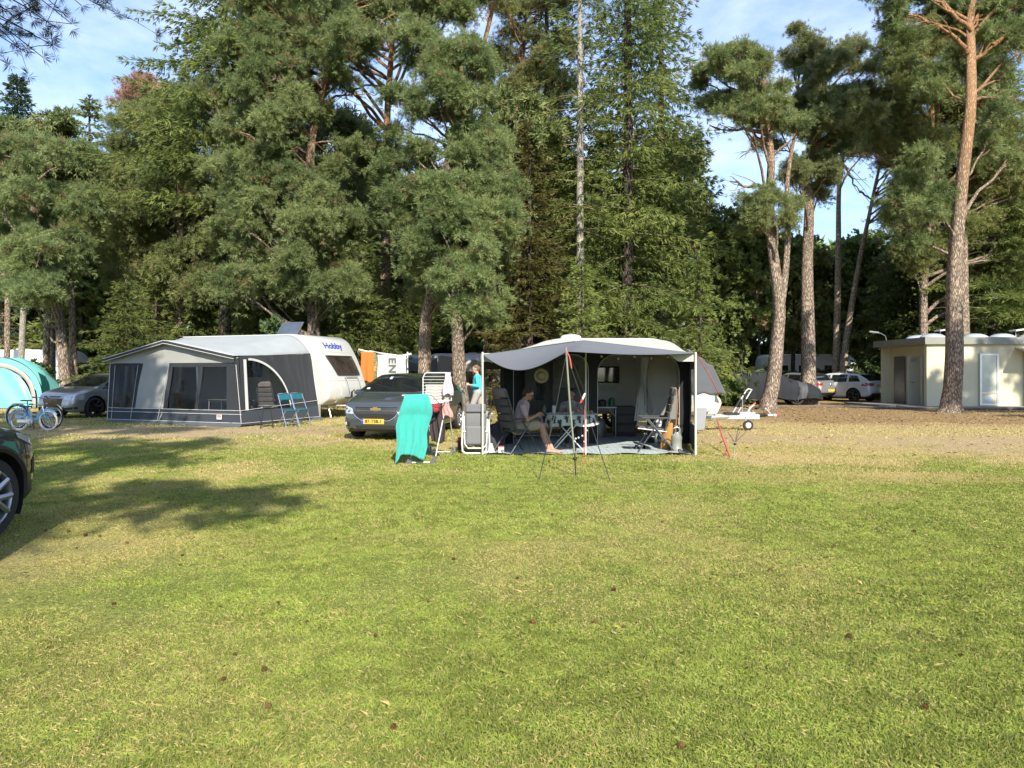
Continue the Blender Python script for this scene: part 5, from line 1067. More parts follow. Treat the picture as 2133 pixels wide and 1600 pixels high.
q = thing('solar_panel', 'solar panel on the caravan behind the turquoise tent', 'solar panel', W(30, 741, 38)); mb = MB(); Rr = Matrix.Rotation(.6, 3, 'X'); mb.box((0, 0, .12), (.7, .55, .04), R=Rr, bev=.005); mb.build('cell_surface', pan, q); mb = MB(); mb.box((0, .1, -.02), (.6, .3, .04)); mb.build('bracket', greyf, q)
p_ = at(985, 44); small_van('white caravan behind the black car and the walking person', (p_[0], 44, 0), math.radians(4), 5.6, 2.6, 2, panel=True)
p_ = at(1715, 52); small_van('white motorhome seen between the stout pine and the twin trunks', (p_[0]-.8, 52, 0), 0, 6.8, 2.75, 3)
p_ = at(1830, 56); small_van('caravan with pale blue roof left of the toilet building', (p_[0], 56, 0), 0, 5.5, 2.45, 2, m=mat('pale_blue_shell', (.45, .50, .56), .4, var=.1, vs=2))
p_ = at(1575, 60); small_van('distant white caravan beyond the yellow tent', (p_[0]+1, 60, 0), 0, 5, 2.4, 1)
# grey awnings beside the background caravans
def simple_awning(lab, loc, rz, w_, d, h, m, name='awning', cat='awning'):
    r = thing(name, lab, cat, loc, rz)
    q = MB(); q.grid(lambda u, v: (-w_/2+w_*u, -d*v, h-.35*v-.05*math.sin(PI*u)*math.sin(PI*v)+(.25*math.exp(-((u-.5)*5)**2))*v), 16, 8); solid(q.build('roof', m, r), .01)
    q = MB(); q.grid(lambda u, v: (-w_/2+w_*u, -d+.01*math.sin(u*30), (h-.36+(.25*math.exp(-((u-.5)*5)**2)))*(1-v)+.02), 24, 6); q.build('front_wall', m, r)
    q = MB(); q.grid(lambda u, v: (-w_/2, -d*u, (h-.35*u-.02)*(1-v)+.02), 6, 6); q.grid(lambda u, v: (w_/2, -d*u, (h-.35*u-.02)*(1-v)+.02), 6, 6); q.build('side_wall', m, r)
    for x0 in (-w_*.38, w_*.08):
        q = MB(); q.box((x0+w_*.15, -d-.02, 1.15), (w_*.30, .012, .75)); q.build('window', tintw, r)
simple_awning('pale grey awning between the crooked pine and the straight pine', (at(920, 42.8)[0], 42.8, 0), math.radians(4), 4.6, 2.6, 2.5, mat('pale_awning', (.62, .62, .59), .8, var=.1, vs=1))
simple_awning('low grey tent roof visible left of the crooked pine', (at(862, 40)[0], 40, 0), math.radians(-8), 2.6, 2.4, 2.25, mat('grey_tent', (.26, .29, .33), .8, var=.2, vs=1.5))
# yellow tent
def dome(lab, loc, rz, rx, ry, h, m, m2, arch=None, name='dome_tent', cat='tent'):
    r = thing(name, lab, cat, loc, rz)
    def fn(u, v):
        a = PI*u; b2 = -PI/2+PI*v; x = rx*math.cos(a); zz = h*math.sin(a)**.8*math.cos(b2)**.9; y = ry*math.sin(b2)*(.35+.65*math.sin(a)); w2 = 1+.012*math.sin(a*9+v*17)
        return (x*w2, y, max(0, zz*w2))
    q = MB(); q.grid(fn, 48, 32); solid(q.build('canopy', m, r, ang=80), .008)
    if arch:
        for k, (s0, s1, mm) in enumerate(arch):
            q = MB(); 
            def fa(u, v): a = .06+(PI-.12)*u; k_ = s0+(s1-s0)*v; x = rx*k_*math.cos(a); z = h*k_*math.sin(a)**.8; b2 = -math.acos(min(1, max(0, (k_*.94)))) ; return (x, -ry*(.50-.44*k_)-ry*.55*math.sin(a)*(1-k_*.55)-.03, max(.01, z))
            q.grid(fa, 48, 6); solid(q.build('front_panel' if k else 'arch_stripe', mm, r, ang=80), .006)
    q = MB(); q.tube([fn(i/30, .5) for i in range(31)], .012, 6); q.build('pole_sleeve', m2, r); return r
dome('small yellow tent far behind the covered car', (at(1578, 58)[0], 58, 0), 0, 1.6, 1.6, 2.0, mat('yellow_nylon', (.65, .58, .03), .6, var=.08, vs=2), blackp)
# shift the right caravan's drawbar group to its measured place
for o in vanR.children:
    n = o.name.split('.')[0]
    if n in ('drawbar', 'rubber_bellows', 'coupling', 'red_grip', 'handbrake', 'jockey_stem', 'cable', 'gas_locker'): o.location = (-.92, 0, -.14) if n != 'gas_locker' else (-1.18, 0, -.06)
    if n == 'jockey_wheel': o.location = (-.92, 0, 0)
    if n in ('nose_cover', 'wheel_skirt'): o.location = (-.62, 0, 0)
# ---------------- left awning ----------------
def fabric(name, c, **k): return mat(name, c, .85, var=k.pop('var', .07), vs=2.2, bump=.25, bs=7, sheen=.1, **k)
fl = fabric('light_grey_fabric', (.27, .27, .25)); fd = fabric('charcoal_fabric', (.014, .0165, .021)); fs_ = fabric('slate_skirt_fabric', (.026, .034, .044)); fr = fabric('roof_fabric', (.30, .32, .325)); pip = mat('white_piping', (.46, .46, .44), .6, var=.05, vs=9)
clear = bpy.data.materials.new('clear_foil'); clear.use_nodes = True; t = clear.node_tree; b = t.nodes['Principled BSDF']; b.inputs['Base Color'].default_value = (.02, .022, .026, 1); b.inputs['Roughness'].default_value = .07; b.inputs['Alpha'].default_value = .20; b.inputs['Coat Weight'].default_value = 1
tcn = t.nodes.new('ShaderNodeTexCoord'); wv = t.nodes.new('ShaderNodeTexNoise'); wv.inputs['Scale'].default_value = 2.5; wv.inputs['Distortion'].default_value = 2.5; t.links.new(tcn.outputs['Object'], wv.inputs[0]); bp = t.nodes.new('ShaderNodeBump'); bp.inputs['Strength'].default_value = .6; bp.inputs['Distance'].default_value = .05; t.links.new(wv.outputs[0], bp.inputs['Height']); t.links.new(bp.outputs[0], b.inputs['Normal'])
aw = thing('awning', 'closed light grey and charcoal awning with clear windows on the left caravan', 'awning', A0, AZ)
def wr(x, z, s=1.0): return ((float(vnoise(x*2.1+3, z*1.3, 77))-.5)*.055+(float(vnoise(x*6, z*2.2, 78))-.5)*.026)*s
def quadp(name, m, a, b_, c, d, nu=18, nv=14, out=(0, -1, 0), amp=1.0, par=None, th=0, off=0):
    a, b_, c, d = map(Vector, (a, b_, c, d)); o3 = Vector(out); q = MB()
    def fn(u, v):
        p = (a*(1-u)+b_*u)*(1-v)+(d*(1-u)+c*u)*v; return p+o3*(wr(p.x+p.y*1.7, p.z, amp)*min(1, p.z*3+.2)+off)
    q.grid(fn, nu, nv); o = q.build(name, m, par or aw, ang=80)
    if th: solid(o, th)
    return o
TOPZ = lambda x: float(np.interp(x, [-.1, 2.3, 4.8], [1.86, 2.38, 1.92]))
def lean(z): return -.10*(1-z/1.9)   # the front foot of the wall stands a little forward
def FP(x, z): return (x, lean(z), z)
# front wall panels: (x0,x1,z0,z1,material,name)
quadp('wall_panel', fs_, FP(0, .43), FP(5.02, .43), FP(5.05, .09), FP(0, .09), 40, 6)
quadp('ground_skirt', fabric('grey_ground_skirt', (.06, .075, .08)), FP(0, .09), FP(5.05, .09), (5.1, -.22, .0), (0, -.2, .0), 40, 3)
def topquad(x0, x1, z0, m, name='wall_panel', n=10):
    q = MB(); q.grid(lambda u, v: (lambda x: (lambda z: (x, lean(z)-wr(x, z), z))(z0*(1-v)+(TOPZ(x)-.01)*v))(x0+(x1-x0)*u), n, 5); return q.build(name, m, aw, ang=80)
topquad(0, 4.85, 1.74, fl, n=30)
quadp('wall_panel', fl, FP(1.28, 1.75), FP(2.32, 1.75), FP(2.16, .43), FP(1.06, .43))
quadp('wall_panel', fd, FP(0, 1.75), FP(.22, 1.75), FP(.14, .43), FP(0, .43), 4, 10)
quadp('wall_panel', fd, FP(1.18, 1.75), FP(1.30, 1.75), FP(1.08, .43), FP(.94, .43), 3, 10, off=.004)
quadp('wall_panel', fd, FP(.2, 1.76), FP(1.2, 1.76), FP(1.2, 1.68), FP(.2, 1.68), 8, 3, off=.006)
quadp('window', clear, FP(.2, 1.70), FP(1.2, 1.70), FP(.96, .43), FP(.12, .43), amp=2)
quadp('wall_panel', fd, FP(2.32, 1.76), FP(4.75, 1.76), FP(4.75, 1.64), FP(2.32, 1.64), 14, 3, off=.006)
quadp('wall_panel', fd, FP(2.32, 1.70), FP(2.46, 1.70), FP(2.30, .43), FP(2.14, .43), 3, 10, off=.004)
quadp('window', clear, FP(2.42, 1.68), FP(3.50, 1.68), FP(3.38, .43), FP(2.28, .43), amp=2)
quadp('wall_panel', fd, FP(3.46, 1.70), FP(3.58, 1.70), FP(3.48, .43), FP(3.36, .43), 3, 10, off=.006)
quadp('window', clear, FP(3.56, 1.68), FP(4.42, 1.68), FP(4.50, .43), FP(3.46, .43), amp=2)
quadp('wall_panel', fd, FP(4.40, 1.76), FP(4.86, 1.90), FP(5.02, .43), FP(4.48, .43), 6, 12)
q = MB()
for z in (.435, .33, .095): q.tube([(x, lean(z)-.012-wr(x, z), z) for x in np.linspace(0, 5.03, 30)], .009, 5)
for (xa, xb) in ((.22, .16), (1.14, .93), (2.34, 1.98), (2.16, 2.02), (4.78, 5.04)): q.tube([(xa, lean(1.7)-.02, 1.7 if xa != 2.16 else .43), (xb, lean(.1)-.02, .08)], .008, 5)
q.tube([(.01, -.02, 1.86), (-.0, -.12, .05)], .012, 6); q.build('piping', pip, aw)
# roof
FE = lambda u: Vector((-.12+4.95*u, -.16, TOPZ(-.12+4.95*u)+.03))
RE = lambda u: (lambda a: Vector((-.62+5.32*u, 3.40, 2.70-.62*max(0, (abs(u-.42)-.42)/.16)**2.0*(1 if u > .5 else .6))))(0)
q = MB(); q.grid(lambda u, v: FE(u)*(1-v)+RE(u)*v+Vector((0, 0, -.05*math.sin(PI*v)*(.5+.5*math.cos(u*9))-.02*abs(math.sin(u*21+v*3))*math.sin(PI*v))), 44, 16); rf = q.build('roof', fr, aw, ang=80); solid(rf, .006)
q = MB(); q.grid(lambda u, v: FE(u)+Vector((0, -.012, -.085*v)), 40, 2); q.build('valance', fd, aw)
q = MB(); q.tube([FE(u)+Vector((0, -.02, -.085)) for u in np.linspace(0, 1, 30)], .010, 5); q.tube([FE(u)+Vector((0, -.01, .005)) for u in np.linspace(0, 1, 30)], .012, 5); q.tube([RE(u)+Vector((0, 0, .0)) for u in np.linspace(0, 1, 30)], .028, 6); q.build('piping', pip, aw)
# right side wall with arched window
S0 = lambda z: Vector((4.86+.19*(1-z/1.95), lean(z), z)); 
def SP(s, z): a = S0(min(z, 1.95)); b_ = Vector((4.70+.38*(1-min(z, 2.1)/2.1)**1.0, 3.38, z)); return Vector((a.x*(1-s)+b_.x*s+.0, a.y*(1-s)+b_.y*s, z))
arch = lambda s: .45+1.38*math.sqrt(max(0, 1-((s-.10)/.50)**2)) if .10 < s < .60 else (0 if s >= .60 else 1.83)
q = MB(); top = lambda s: 1.93+.17*s
def sw(u, v): s = u; zb = arch(s) if .075 < s < .60 else .43; return SP(s, zb*(1-v)+top(s)*v)+Vector((wr(s*5, v*2, .8), 0, 0))
q.grid(sw, 60, 8); q.build('wall_panel', fd, aw, ang=80)
q = MB(); q.grid(lambda u, v: SP(u, .43*(1-v)+.03*v)+Vector((wr(u*5, v, .8), 0, 0)), 20, 4); q.build('wall_panel', fs_, aw, ang=80)
q = MB(); q.grid(lambda u, v: SP(.08+.52*u, .43+(arch(.08+.52*u)-.43)*v)+Vector((wr(u*9, v*2, 1.5), 0, 0)), 24, 12); q.build('window', clear, aw)
q = MB(); q.grid(lambda u, v: SP(u, top(u)+(lambda T: T*v)(2.62-.12-top(u)-.55*0+.0)*u)+Vector((0, 0, 0)), 14, 8)
q = MB(); q.poly([SP(0, 1.93), SP(1, 2.10), Vector((4.66, 3.39, 2.12))]); q.build('gable_strip', fl, aw)
q = MB(); q.grid(lambda u, v: SP(.10+.50*u, arch(.1001+.4998*u))+Vector((.02, 0, 0))+(Vector((0, .02, .06))*(v)), 30, 1); q.grid(lambda u, v: SP(.045+.035*u, .43+1.42*v)+Vector((.018, -.004, 0)), 1, 6); q.build('window_border', fabric('pale_border', (.50, .50, .49)), aw)
q = MB()
for z in (.44, .09): q.tube([SP(s, z+(.16*s if z > .3 else 0))+Vector((.02, 0, 0)) for s in np.linspace(0, 1, 12)], .009, 5)
q.tube([SP(1, z) for z in np.linspace(.02, 2.1, 10)], .014, 5); q.build('piping', pip, aw)
q = MB(); q.grid(lambda u, v: Vector((0, 3.38*u, .02+(1.86+.5*u-.02)*v))+Vector((wr(u*4, v*2), 0, 0)), 14, 10); q.build('wall_panel', fd, aw, ang=80)
q = MB(); q.poly([SP(1, .09)+Vector((0, -.2, 0)), SP(1, .09), Vector((5.35, 3.3, .0)), Vector((5.2, 2.5, .0))]); q.build('ground_skirt', MC['grey_ground_skirt'], aw)
q = MB(); q.grid(lambda u, v: Vector((.05+4.95*u, .05+3.2*v, .012)), 10, 6); q.build('inner_groundsheet', fabric('dark_sheet', (.05, .045, .04)), aw); q = MB(); q.grid(lambda u, v: Vector((-.2+5.3*u, 3.38+.02*math.sin(u*30), .45*v+.01)), 40, 3); q.build('caravan_skirt', fl, aw)
lab = mat('white_label', (.62, .62, .60), .6, var=.04, vs=9); redt = mat('red_print', (.5, .05, .06), .6, var=.1, vs=30)
q = MB(); q.box((4.28, -.125, .25), (.17, .012, .13)); lb = q.build('maker_label', lab, aw); q = MB(); q.box((4.28, -.133, .28), (.13, .004, .035)); q.box((4.28, -.133, .235), (.12, .004, .012)); q.build('label_print', redt, lb)
# ---------------- folding chairs, stool ----------------
teal = mat('teal_vinyl', (.008, .10, .135), .5, var=.08, vs=6, bump=.05)
def folding_chair(loc, rz, lab):
    t = thing('folding_chair', lab, 'folding chair', loc, rz, 'teal folding chairs')
    for s in (-.2, .2):
        q = MB(); q.tube([(.22, s, 0), (.0, s*1.0, .50), (-.18, s, .88)], .012, 8); q.build('leg', chrome, t); q = MB(); q.tube([(-.26, s*.9, 0), (.16, s*.9, .46)], .012, 8); q.build('leg', chrome, t)
    q = MB(); q.tube([(-.18, -.2, .88), (-.20, -.17, .91), (-.20, .17, .91), (-.18, .2, .88)], .012, 8); q.tube([(-.2, -.18, .12), (-.2, .18, .12)], .010, 6); q.tube([(.18, -.2, .1), (.18, .2, .1)], .010, 6); q.build('cross_bar', chrome, t)
    q = MB(); q.box((0, 0, .455), (.38, .38, .035), R=Matrix.Rotation(.05, 3, 'Y'), bev=.015); q.build('seat', teal, t)
    q = MB(); q.box((-.165, 0, .81), (.03, .37, .17), R=Matrix.Rotation(-.38, 3, 'Y'), bev=.012); q.build('backrest', teal, t); return t
g = G(594, 888); folding_chair((at(600, 20.2)[0], 20.2, 0), math.radians(-38), 'teal folding chair nearest the black stool, in front of the arched window')
g = G(624, 884); folding_chair((at(626, 20.8)[0], 20.8, 0), math.radians(-35), 'teal folding chair at the right, closest to the left caravan nose')
st = thing('stool', 'small black folding table standing left of the teal chairs', 'table', (at(556, 19.8)[0], 19.8, 0), .3)
q = MB(); q.lathe([(.001, .62), (.22, .62), (.23, .605), (.22, .59), (.001, .59)], (0, 0, 0), 'Z', 24); q.box((0, 0, .57), (.3, .3, .03)); q.build('tabletop', greyf, st)
for a in range(4):
    an = PI/4+a*PI/2; q = MB(); q.tube([(.12*math.cos(an), .12*math.sin(an), .58), (.23*math.cos(an), .23*math.sin(an), 0)], .011, 8); q.build('leg', blackp, st)
q = MB(); q.tube([(-.2, .05, .62), (-.28, .06, 1.05)], .008, 6); q.build('handle', blackp, st)
# ---------------- recliners ----------------
pad = mat('padded_grey_fabric', (.075, .070, .070), .8, var=.12, vs=5, bump=.3, bs=30); padl = mat('taupe_head_cushion', (.16, .135, .13), .8, var=.1, vs=5, bump=.2); ctube = mat('dark_grey_tube', (.13, .13, .135), .35, .7, var=.1, vs=6); armm = mat('armrest_plastic', (.07, .07, .07), .5, var=.1, vs=9)
def recliner(lab, loc, rz, tilt=.35, leg_=False):
    t = thing('reclining_chair', lab, 'reclining chair', loc, rz)
    ux, uz = -math.sin(tilt), math.cos(tilt); bx, bz = -.22, .44
    for s in (-.27, .27):
        q = MB(); q.tube([(.30, s, 0), (-.12, s, .62)], .013, 8); q.build('leg', ctube, t); q = MB(); q.tube([(-.42, s, 0), (.10, s, .64)], .013, 8); q.build('leg', ctube, t)
        q = MB(); q.box((-.02, s, .655), (.50, .055, .03), bev=.012); q.build('armrest', armm, t)
    q = MB()
    for s in (-.24, .24):
        q.tube([(bx+.02, s, bz-.06), (bx+ux*.40, s, bz+uz*.40), (bx+ux*.76, s*.92, bz+uz*.76)], .013, 8); q.tube([(-.24, s, .40), (.28, s, .46)], .013, 8)
    q.tube([(bx+ux*.76, -.22, bz+uz*.76), (bx+ux*.78, 0, bz+uz*.78), (bx+ux*.76, .22, bz+uz*.76)], .013, 8); q.tube([(.28, -.24, .46), (.28, .24, .46)], .013, 8); q.tube([(-.36, -.27, .07), (-.36, .27, .07)], .010, 6); q.build('frame', ctube, t)
    Rb = Matrix.Rotation(-tilt, 3, 'Y')
    q = MB()
    for k in range(4): c = Vector((bx+ux*(.10+.145*k), 0, bz+uz*(.10+.145*k))); q.box(c, (.055, .46-.012*k, .135), R=Rb, bev=.022)
    q.build('backrest', pad, t)
    q = MB(); q.box(Vector((bx+ux*.715, 0, bz+uz*.715)), (.085, .40, .17), R=Rb, bev=.03); q.build('head_cushion', padl, t)
    q = MB()
    for k in range(3): q.box((-.13+.165*k, 0, .435+.018*k), (.155, .46, .05), R=Matrix.Rotation(-.10, 3, 'Y'), bev=.02)
    q.build('seat', pad, t); return t
recliner('grey reclining chair in which the man sits', (.13, 13.62, 0), math.radians(36), .30)
recliner('empty grey reclining chair with tall back at the right of the open awning', (2.62, 13.85, 0), math.radians(176), .24)
# folded white framed lounger standing upright
t = thing('folded_lounger', 'folded lounger with white frame and grey mesh standing left of the open awning', 'folded chair', (-.66, 13.45, 0), math.radians(2)); mesh_ = mat('grey_mesh', (.15, .15, .155), .75, var=.12, vs=40, bump=.3, bs=90)
q = MB(); q.tube([(-.23, .08, .78), (-.25, .02, .2), (-.24, 0, .06), (-.18, 0, .02), (.18, 0, .02), (.24, 0, .06), (.25, .02, .2), (.23, .08, .78)], .018, 8); q.tube([(-.21, .05, .70), (-.20, -.05, .2), (-.14, -.07, .12), (.14, -.07, .12), (.20, -.05, .2), (.21, .05, .70)], .015, 8); q.tube([(-.22, -.03, .42), (.22, -.03, .42)], .014, 8); q.tube([(-.24, .03, .74), (-.31, .04, .74)], .016, 6); q.tube([(.24, .03, .74), (.31, .04, .74)], .016, 6); q.build('frame', whitem, t)
q = MB(); q.grid(lambda u, v: (-.19+.38*u, .0+.03*math.sin(v*6)*.4, .22+.55*v), 8, 12); o = q.build('backrest', mesh_, t); solid(o, .012)
q = MB(); q.grid(lambda u, v: (-.18+.36*u, -.04, .18+.34*v), 8, 8); o = q.build('seat', mesh_, t); solid(o, .012)
q = MB(); q.box((0, -.02, .84), (.38, .07, .16), bev=.025); q.build('head_cushion', mat('mesh_cushion', (.14, .14, .15), .8, var=.1, vs=6), t)
for s in (-.26, .26): q = MB(); q.box((s, -.01, .78), (.05, .3, .03), bev=.01); q.build('armrest', armm, t)
# ---------------- right awning ----------------
AW = thing('awning', 'open cream roofed awning with black frames on the right caravan', 'awning', (1.4, 13.4, 0)); cream = fabric('cream_roof', (.44, .43, .36)); blk = fabric('black_fabric', (.014, .014, .016)); beige = fabric('beige_inner_fabric', (.21, .20, .18))
FT = lambda x: float(np.interp(x, [-.55, 1.29, 3.33], [1.80, 2.06, 1.83]))
RR = lambda u: Vector((.35+3.9*u, 18.04, 2.28-.34*max(0, (abs(u-.5)-.34)/.16)**2))
q = MB(); q.grid(lambda u, v: Vector((-.55+3.88*u, 13.38, FT(-.55+3.88*u)))*(1-v)+RR(u)*v+Vector((0, 0, -.05*math.sin(PI*v)*abs(math.sin(PI*u*2)))), 40, 20); o = q.build('roof', cream, AW, world=True, ang=80); solid(o, .006)
def wq(name, m, a, b_, c, d, nu=8, nv=12, amp=1, out=(0, -1, 0), par=None):
    a, b_, c, d = map(Vector, (a, b_, c, d)); o3 = Vector(out); q = MB(); q.grid(lambda u, v: (lambda p: p+o3*wr(p.x+p.y*1.3, p.z, amp))((a*(1-u)+b_*u)*(1-v)+(d*(1-u)+c*u)*v), nu, nv); return q.build(name, m, par or AW, world=True, ang=80)
for (xf_, xr_, nm) in ((-.53, .36, 'l'), (3.31, 4.2, 'r')):
    Lp = lambda s, z: (xf_+(xr_-xf_)*s, 13.4+4.6*s, z); tz = lambda s: 1.78+.28*s
    o3 = (1, 0, 0)
    wq('side_wall', blk, Lp(0, tz(0)), Lp(1, tz(1)), Lp(1, 1.55), Lp(0, 1.55), 14, 3, 1, o3)
    wq('side_wall', blk, Lp(0, .50), Lp(1, .50), Lp(1, .02), Lp(0, .02), 14, 5, 1, o3)
    wq('side_window', clear, Lp(.04, 1.56), Lp(.34, 1.56), Lp(.34, .49), Lp(.04, .49), 10, 10, 3, o3)
    wq('side_wall', blk, Lp(.34, 1.6), Lp(.44, 1.6), Lp(.44, .45), Lp(.34, .45), 3, 8, 1, o3); wq('side_wall', blk, Lp(0, 1.6), Lp(.045, 1.6), Lp(.045, .45), Lp(0, .45), 2, 8, 1, o3)
    wq('side_window', clear, Lp(.44, 1.56), Lp(.56, 1.56), Lp(.56, .49), Lp(.44, .49), 6, 10, 3, o3)
    wq('side_wall', blk, Lp(.56, 1.6), Lp(1, 1.6), Lp(1, .45), Lp(.56, .45), 6, 8, 1, o3)
# inner frame wall with two arched openings
def archwall(x0, x1, xa, xb, r, z1, Y, m):
    """black wall between x0..x1 with an opening xa..xb, rounded top corners"""
    q = MB(); N_ = 40
    def oz(x):
        if x < xa or x > xb: return 0
        e = min(x-xa, xb-x); return z1 if e > r else z1-r+math.sqrt(max(0, r*r-(r-e)**2))
    xsx = sorted(set(list(np.linspace(x0, x1, N_))+[xa-1e-3, xa+1e-3, xb-1e-3, xb+1e-3]+list(xa+r*(1-np.cos(np.linspace(0, PI/2, 9))))+list(xb-r*(1-np.cos(np.linspace(0, PI/2, 9))))))
    for a, b_ in zip(xsx[:-1], xsx[1:]):
        za, zb_ = oz(a), oz(b_); ta = FT(a)+.08; tb = FT(b_)+.08; q.add([(a, Y, za), (b_, Y, zb_), (b_, Y, tb), (a, Y, ta)], [(0, 1, 2, 3)])
    o = q.build('door_frame', m, AW, smooth=False, world=True)
    P = [(xa, Y-.012, .02), (xa, Y-.012, z1-r)]+[(xa+r*(1-math.cos(t_)), Y-.012, z1-r+r*math.sin(t_)) for t_ in np.linspace(0, PI/2, 8)]+[(xb-r*(1-math.cos(t_)), Y-.012, z1-r+r*math.sin(t_)) for t_ in np.linspace(PI/2, 0, 8)]+[(xb, Y-.012, .02)]
    q = MB(); q.tube(P, .008, 5); q.build('piping', pip, AW, world=True)
archwall(-.16, 1.67, .03, 1.58, .30, 1.86, 15.3, blk); archwall(1.67, 3.70, 1.77, 3.46, .38, 1.86, 15.3, blk)
wq('inner_curtain', beige, (.3, 17.2, 2.0), (1.02, 17.2, 2.0), (1.02, 17.2, .3), (.3, 17.2, .3), 10, 14, 3); wq('door_panel', beige, (2.84, 15.36, 1.88), (3.45, 15.36, 1.86), (3.45, 15.36, .52), (2.80, 15.36, .52), 12, 14, 1.5)
wq('door_panel', fd, (2.80, 15.36, .52), (3.45, 15.36, .52), (3.45, 15.36, .03), (2.80, 15.36, .03), 8, 5, 1)
q = MB(); q.tube([(2.8, 15.33, .38), (3.45, 15.33, .38)], .008, 5); q.tube([(2.8, 15.33, .16), (3.45, 15.33, .16)], .008, 5); q.tube([(.2, 15.5, .32), (1.6, 15.5, .32)], .008, 5); q.tube([(.2, 15.5, .17), (1.6, 15.5, .17)], .008, 5); q.build('piping', pip, AW, world=True)
# gathered curtain tied in the middle
q = MB()
def cur(u, v):
    z = 1.80-1.30*v; w0 = float(np.interp(z, [.5, .95, 1.32, 1.45, 1.8], [.24, .20, .07, .10, .16])); cx = float(np.interp(z, [.5, 1.38, 1.8], [2.62, 2.68, 2.72])); a = u*PI; return Vector((cx-w0/2*math.cos(a)*1.0+.012*math.sin(u*34), 15.15-.06*math.sin(a)-.016*math.sin(u*40+z*2), z))
q.grid(cur, 60, 24); q.build('tied_curtain', fabric('grey_curtain', (.33, .33, .31)), AW, world=True, ang=80)
q = MB(); q.grid(lambda u, v: Vector((2.60+.16*v+.10*u*(1+v), 15.08-.03*math.sin(u*11+v*6), 1.32-.78*v)), 14, 16); q.build('clear_foil', clear, AW, world=True)
# patterned inner panel
pm_ = bpy.data.materials.new('square_print'); pm_.use_nodes = True; t = pm_.node_tree; b = t.nodes['Principled BSDF']; b.inputs['Roughness'].default_value = .85
tcn = t.nodes.new('ShaderNodeTexCoord'); mpn = t.nodes.new('ShaderNodeMapping'); mpn.inputs['Rotation'].default_value = (PI/2, 0, 0); mpn.inputs['Scale'].default_value = (1, 1, 1); brk = t.nodes.new('ShaderNodeTexBrick'); brk.inputs['Scale'].default_value = 4.5; brk.inputs['Color1'].default_value = (.20, .19, .15, 1); brk.inputs['Color2'].default_value = (.035, .03, .03, 1); brk.inputs['Mortar'].default_value = (.16, .15, .12, 1); brk.inputs['Mortar Size'].default_value = .012; brk.inputs['Bias'].default_value = -.45; brk.inputs['Brick Width'].default_value = .8; brk.inputs['Row Height'].default_value = .62
t.links.new(tcn.outputs['Object'], mpn.inputs[0]); t.links.new(mpn.outputs[0], brk.inputs[0]); t.links.new(brk.outputs[0], b.inputs['Base Color'])
wq('print_curtain', pm_, (.92, 16.6, 1.75), (1.78, 16.6, 1.75), (1.78, 16.6, .3), (.92, 16.6, .3), 10, 12, 2)
for (x, rr_, tz_) in ((-.53, .018, 1.86), (1.33, .013, 2.04), (3.31, .020, 1.86)):
    q = MB(); q.tube([(x, 13.33, 0), (x, 13.33, tz_)], rr_, 8); q.build('pole', mat('cream_pole', (.62, .61, .52), .4, .2, var=.05, vs=6), AW, world=True)
q = MB(); q.grid(lambda u, v: Vector((-.56+.30*u*(1-.3*v), 13.36, 1.83-.15*v-.02*u+.02*math.sin(3*u))), 6, 4); q.build('corner_flap', cream, AW, world=True); q = MB(); q.grid(lambda u, v: Vector((3.33-.55*u*(1-.4*v), 13.36, 1.85-.16*v+.0*u)), 6, 4); q.build('corner_flap', cream, AW, world=True)
# string lights under the roof edge
q = MB()
for x in np.linspace(1.5, 3.2, 6): q.ell((x, 15.2, 1.80-.03*math.sin(x*9)), .028, 10, 8)
q.build('string_light_bulb', mat('frosted_bulb', (.55, .55, .48), .3, var=.05, vs=9), AW, world=True)
# sun canopy with its prop
sc_ = thing('sun_canopy', 'grey sun canopy stretched forward from the open awning to one front pole', 'sun canopy', (.80, 10.70, 0)); vis = mat('grey_canopy_fabric', (.125, .131, .146), .85, var=.05, vs=2, bump=.15, bs=9)
def outer(u):
    c = Vector((.80, 10.70, 1.80)); k = .36
    if u < k: s = u/k; return Vector((-.53, 13.36, 1.81))*(1-s)+c*s+Vector((0, 0, -.30*math.sin(PI*s)*(1-.15*s)))
    s = (u-k)/(1-k); return c*(1-s)+Vector((3.31, 13.36, 1.84))*s+Vector((0, 0, -.035*math.sin(PI*s)))
def eave(u): k = .36; x = -.53+(1.29+.53)*u/k if u < k else 1.29+(3.31-1.29)*(u-k)/(1-k); return Vector((x, 13.36, FT(x)+.012))
q = MB(); q.grid(lambda u, v: eave(u)*(1-v)+outer(u)*v+Vector((0, 0, -.06*math.sin(PI*v)*math.sin(PI*u))), 60, 24); o = q.build('fabric', vis, sc_, world=True, ang=80); solid(o, .005)
rodm = mat('green_grey_rod', (.24, .26, .19), .45, .3, var=.1, vs=6); rope = mat('white_rope', (.55, .55, .5), .8, var=.1, vs=20); redr = mat('red_rope', (.55, .08, .07), .7, var=.2, vs=30); dkr = mat('dark_rope', (.03, .035, .03), .8, var=.2, vs=30)
q = MB(); q.tube([(.78, 10.70, 1.86), (.84, 10.70, 1.0), (.905, 10.70, .32)], .014, 8); q.build('prop_pole', rodm, sc_, world=True)
q = MB(); q.tube([(.905, 10.70, .36), (.92, 10.66, -.02)], .010, 8); q.ell((.91, 10.69, .25), (.035, .035, .025), 10, 8); q.tube([(.90, 10.7, .30), (.93, 10.7, .42)], .010, 6); q.build('ground_spike', blackp, sc_, world=True)
for (pa, pb, pc__) in [((.79, 10.7, 1.78), (.60, 10.45, .88), (.372, 10.25, 0)), ((.80, 10.7, 1.72), (1.19, 10.5, .55), (1.345, 10.12, 0))]:
    q = MB(); q.tube([pa, pb], .004, 5); q.tube([pb, pc__], .007, 5); q.build('guy_line', dkr, sc_, world=True)
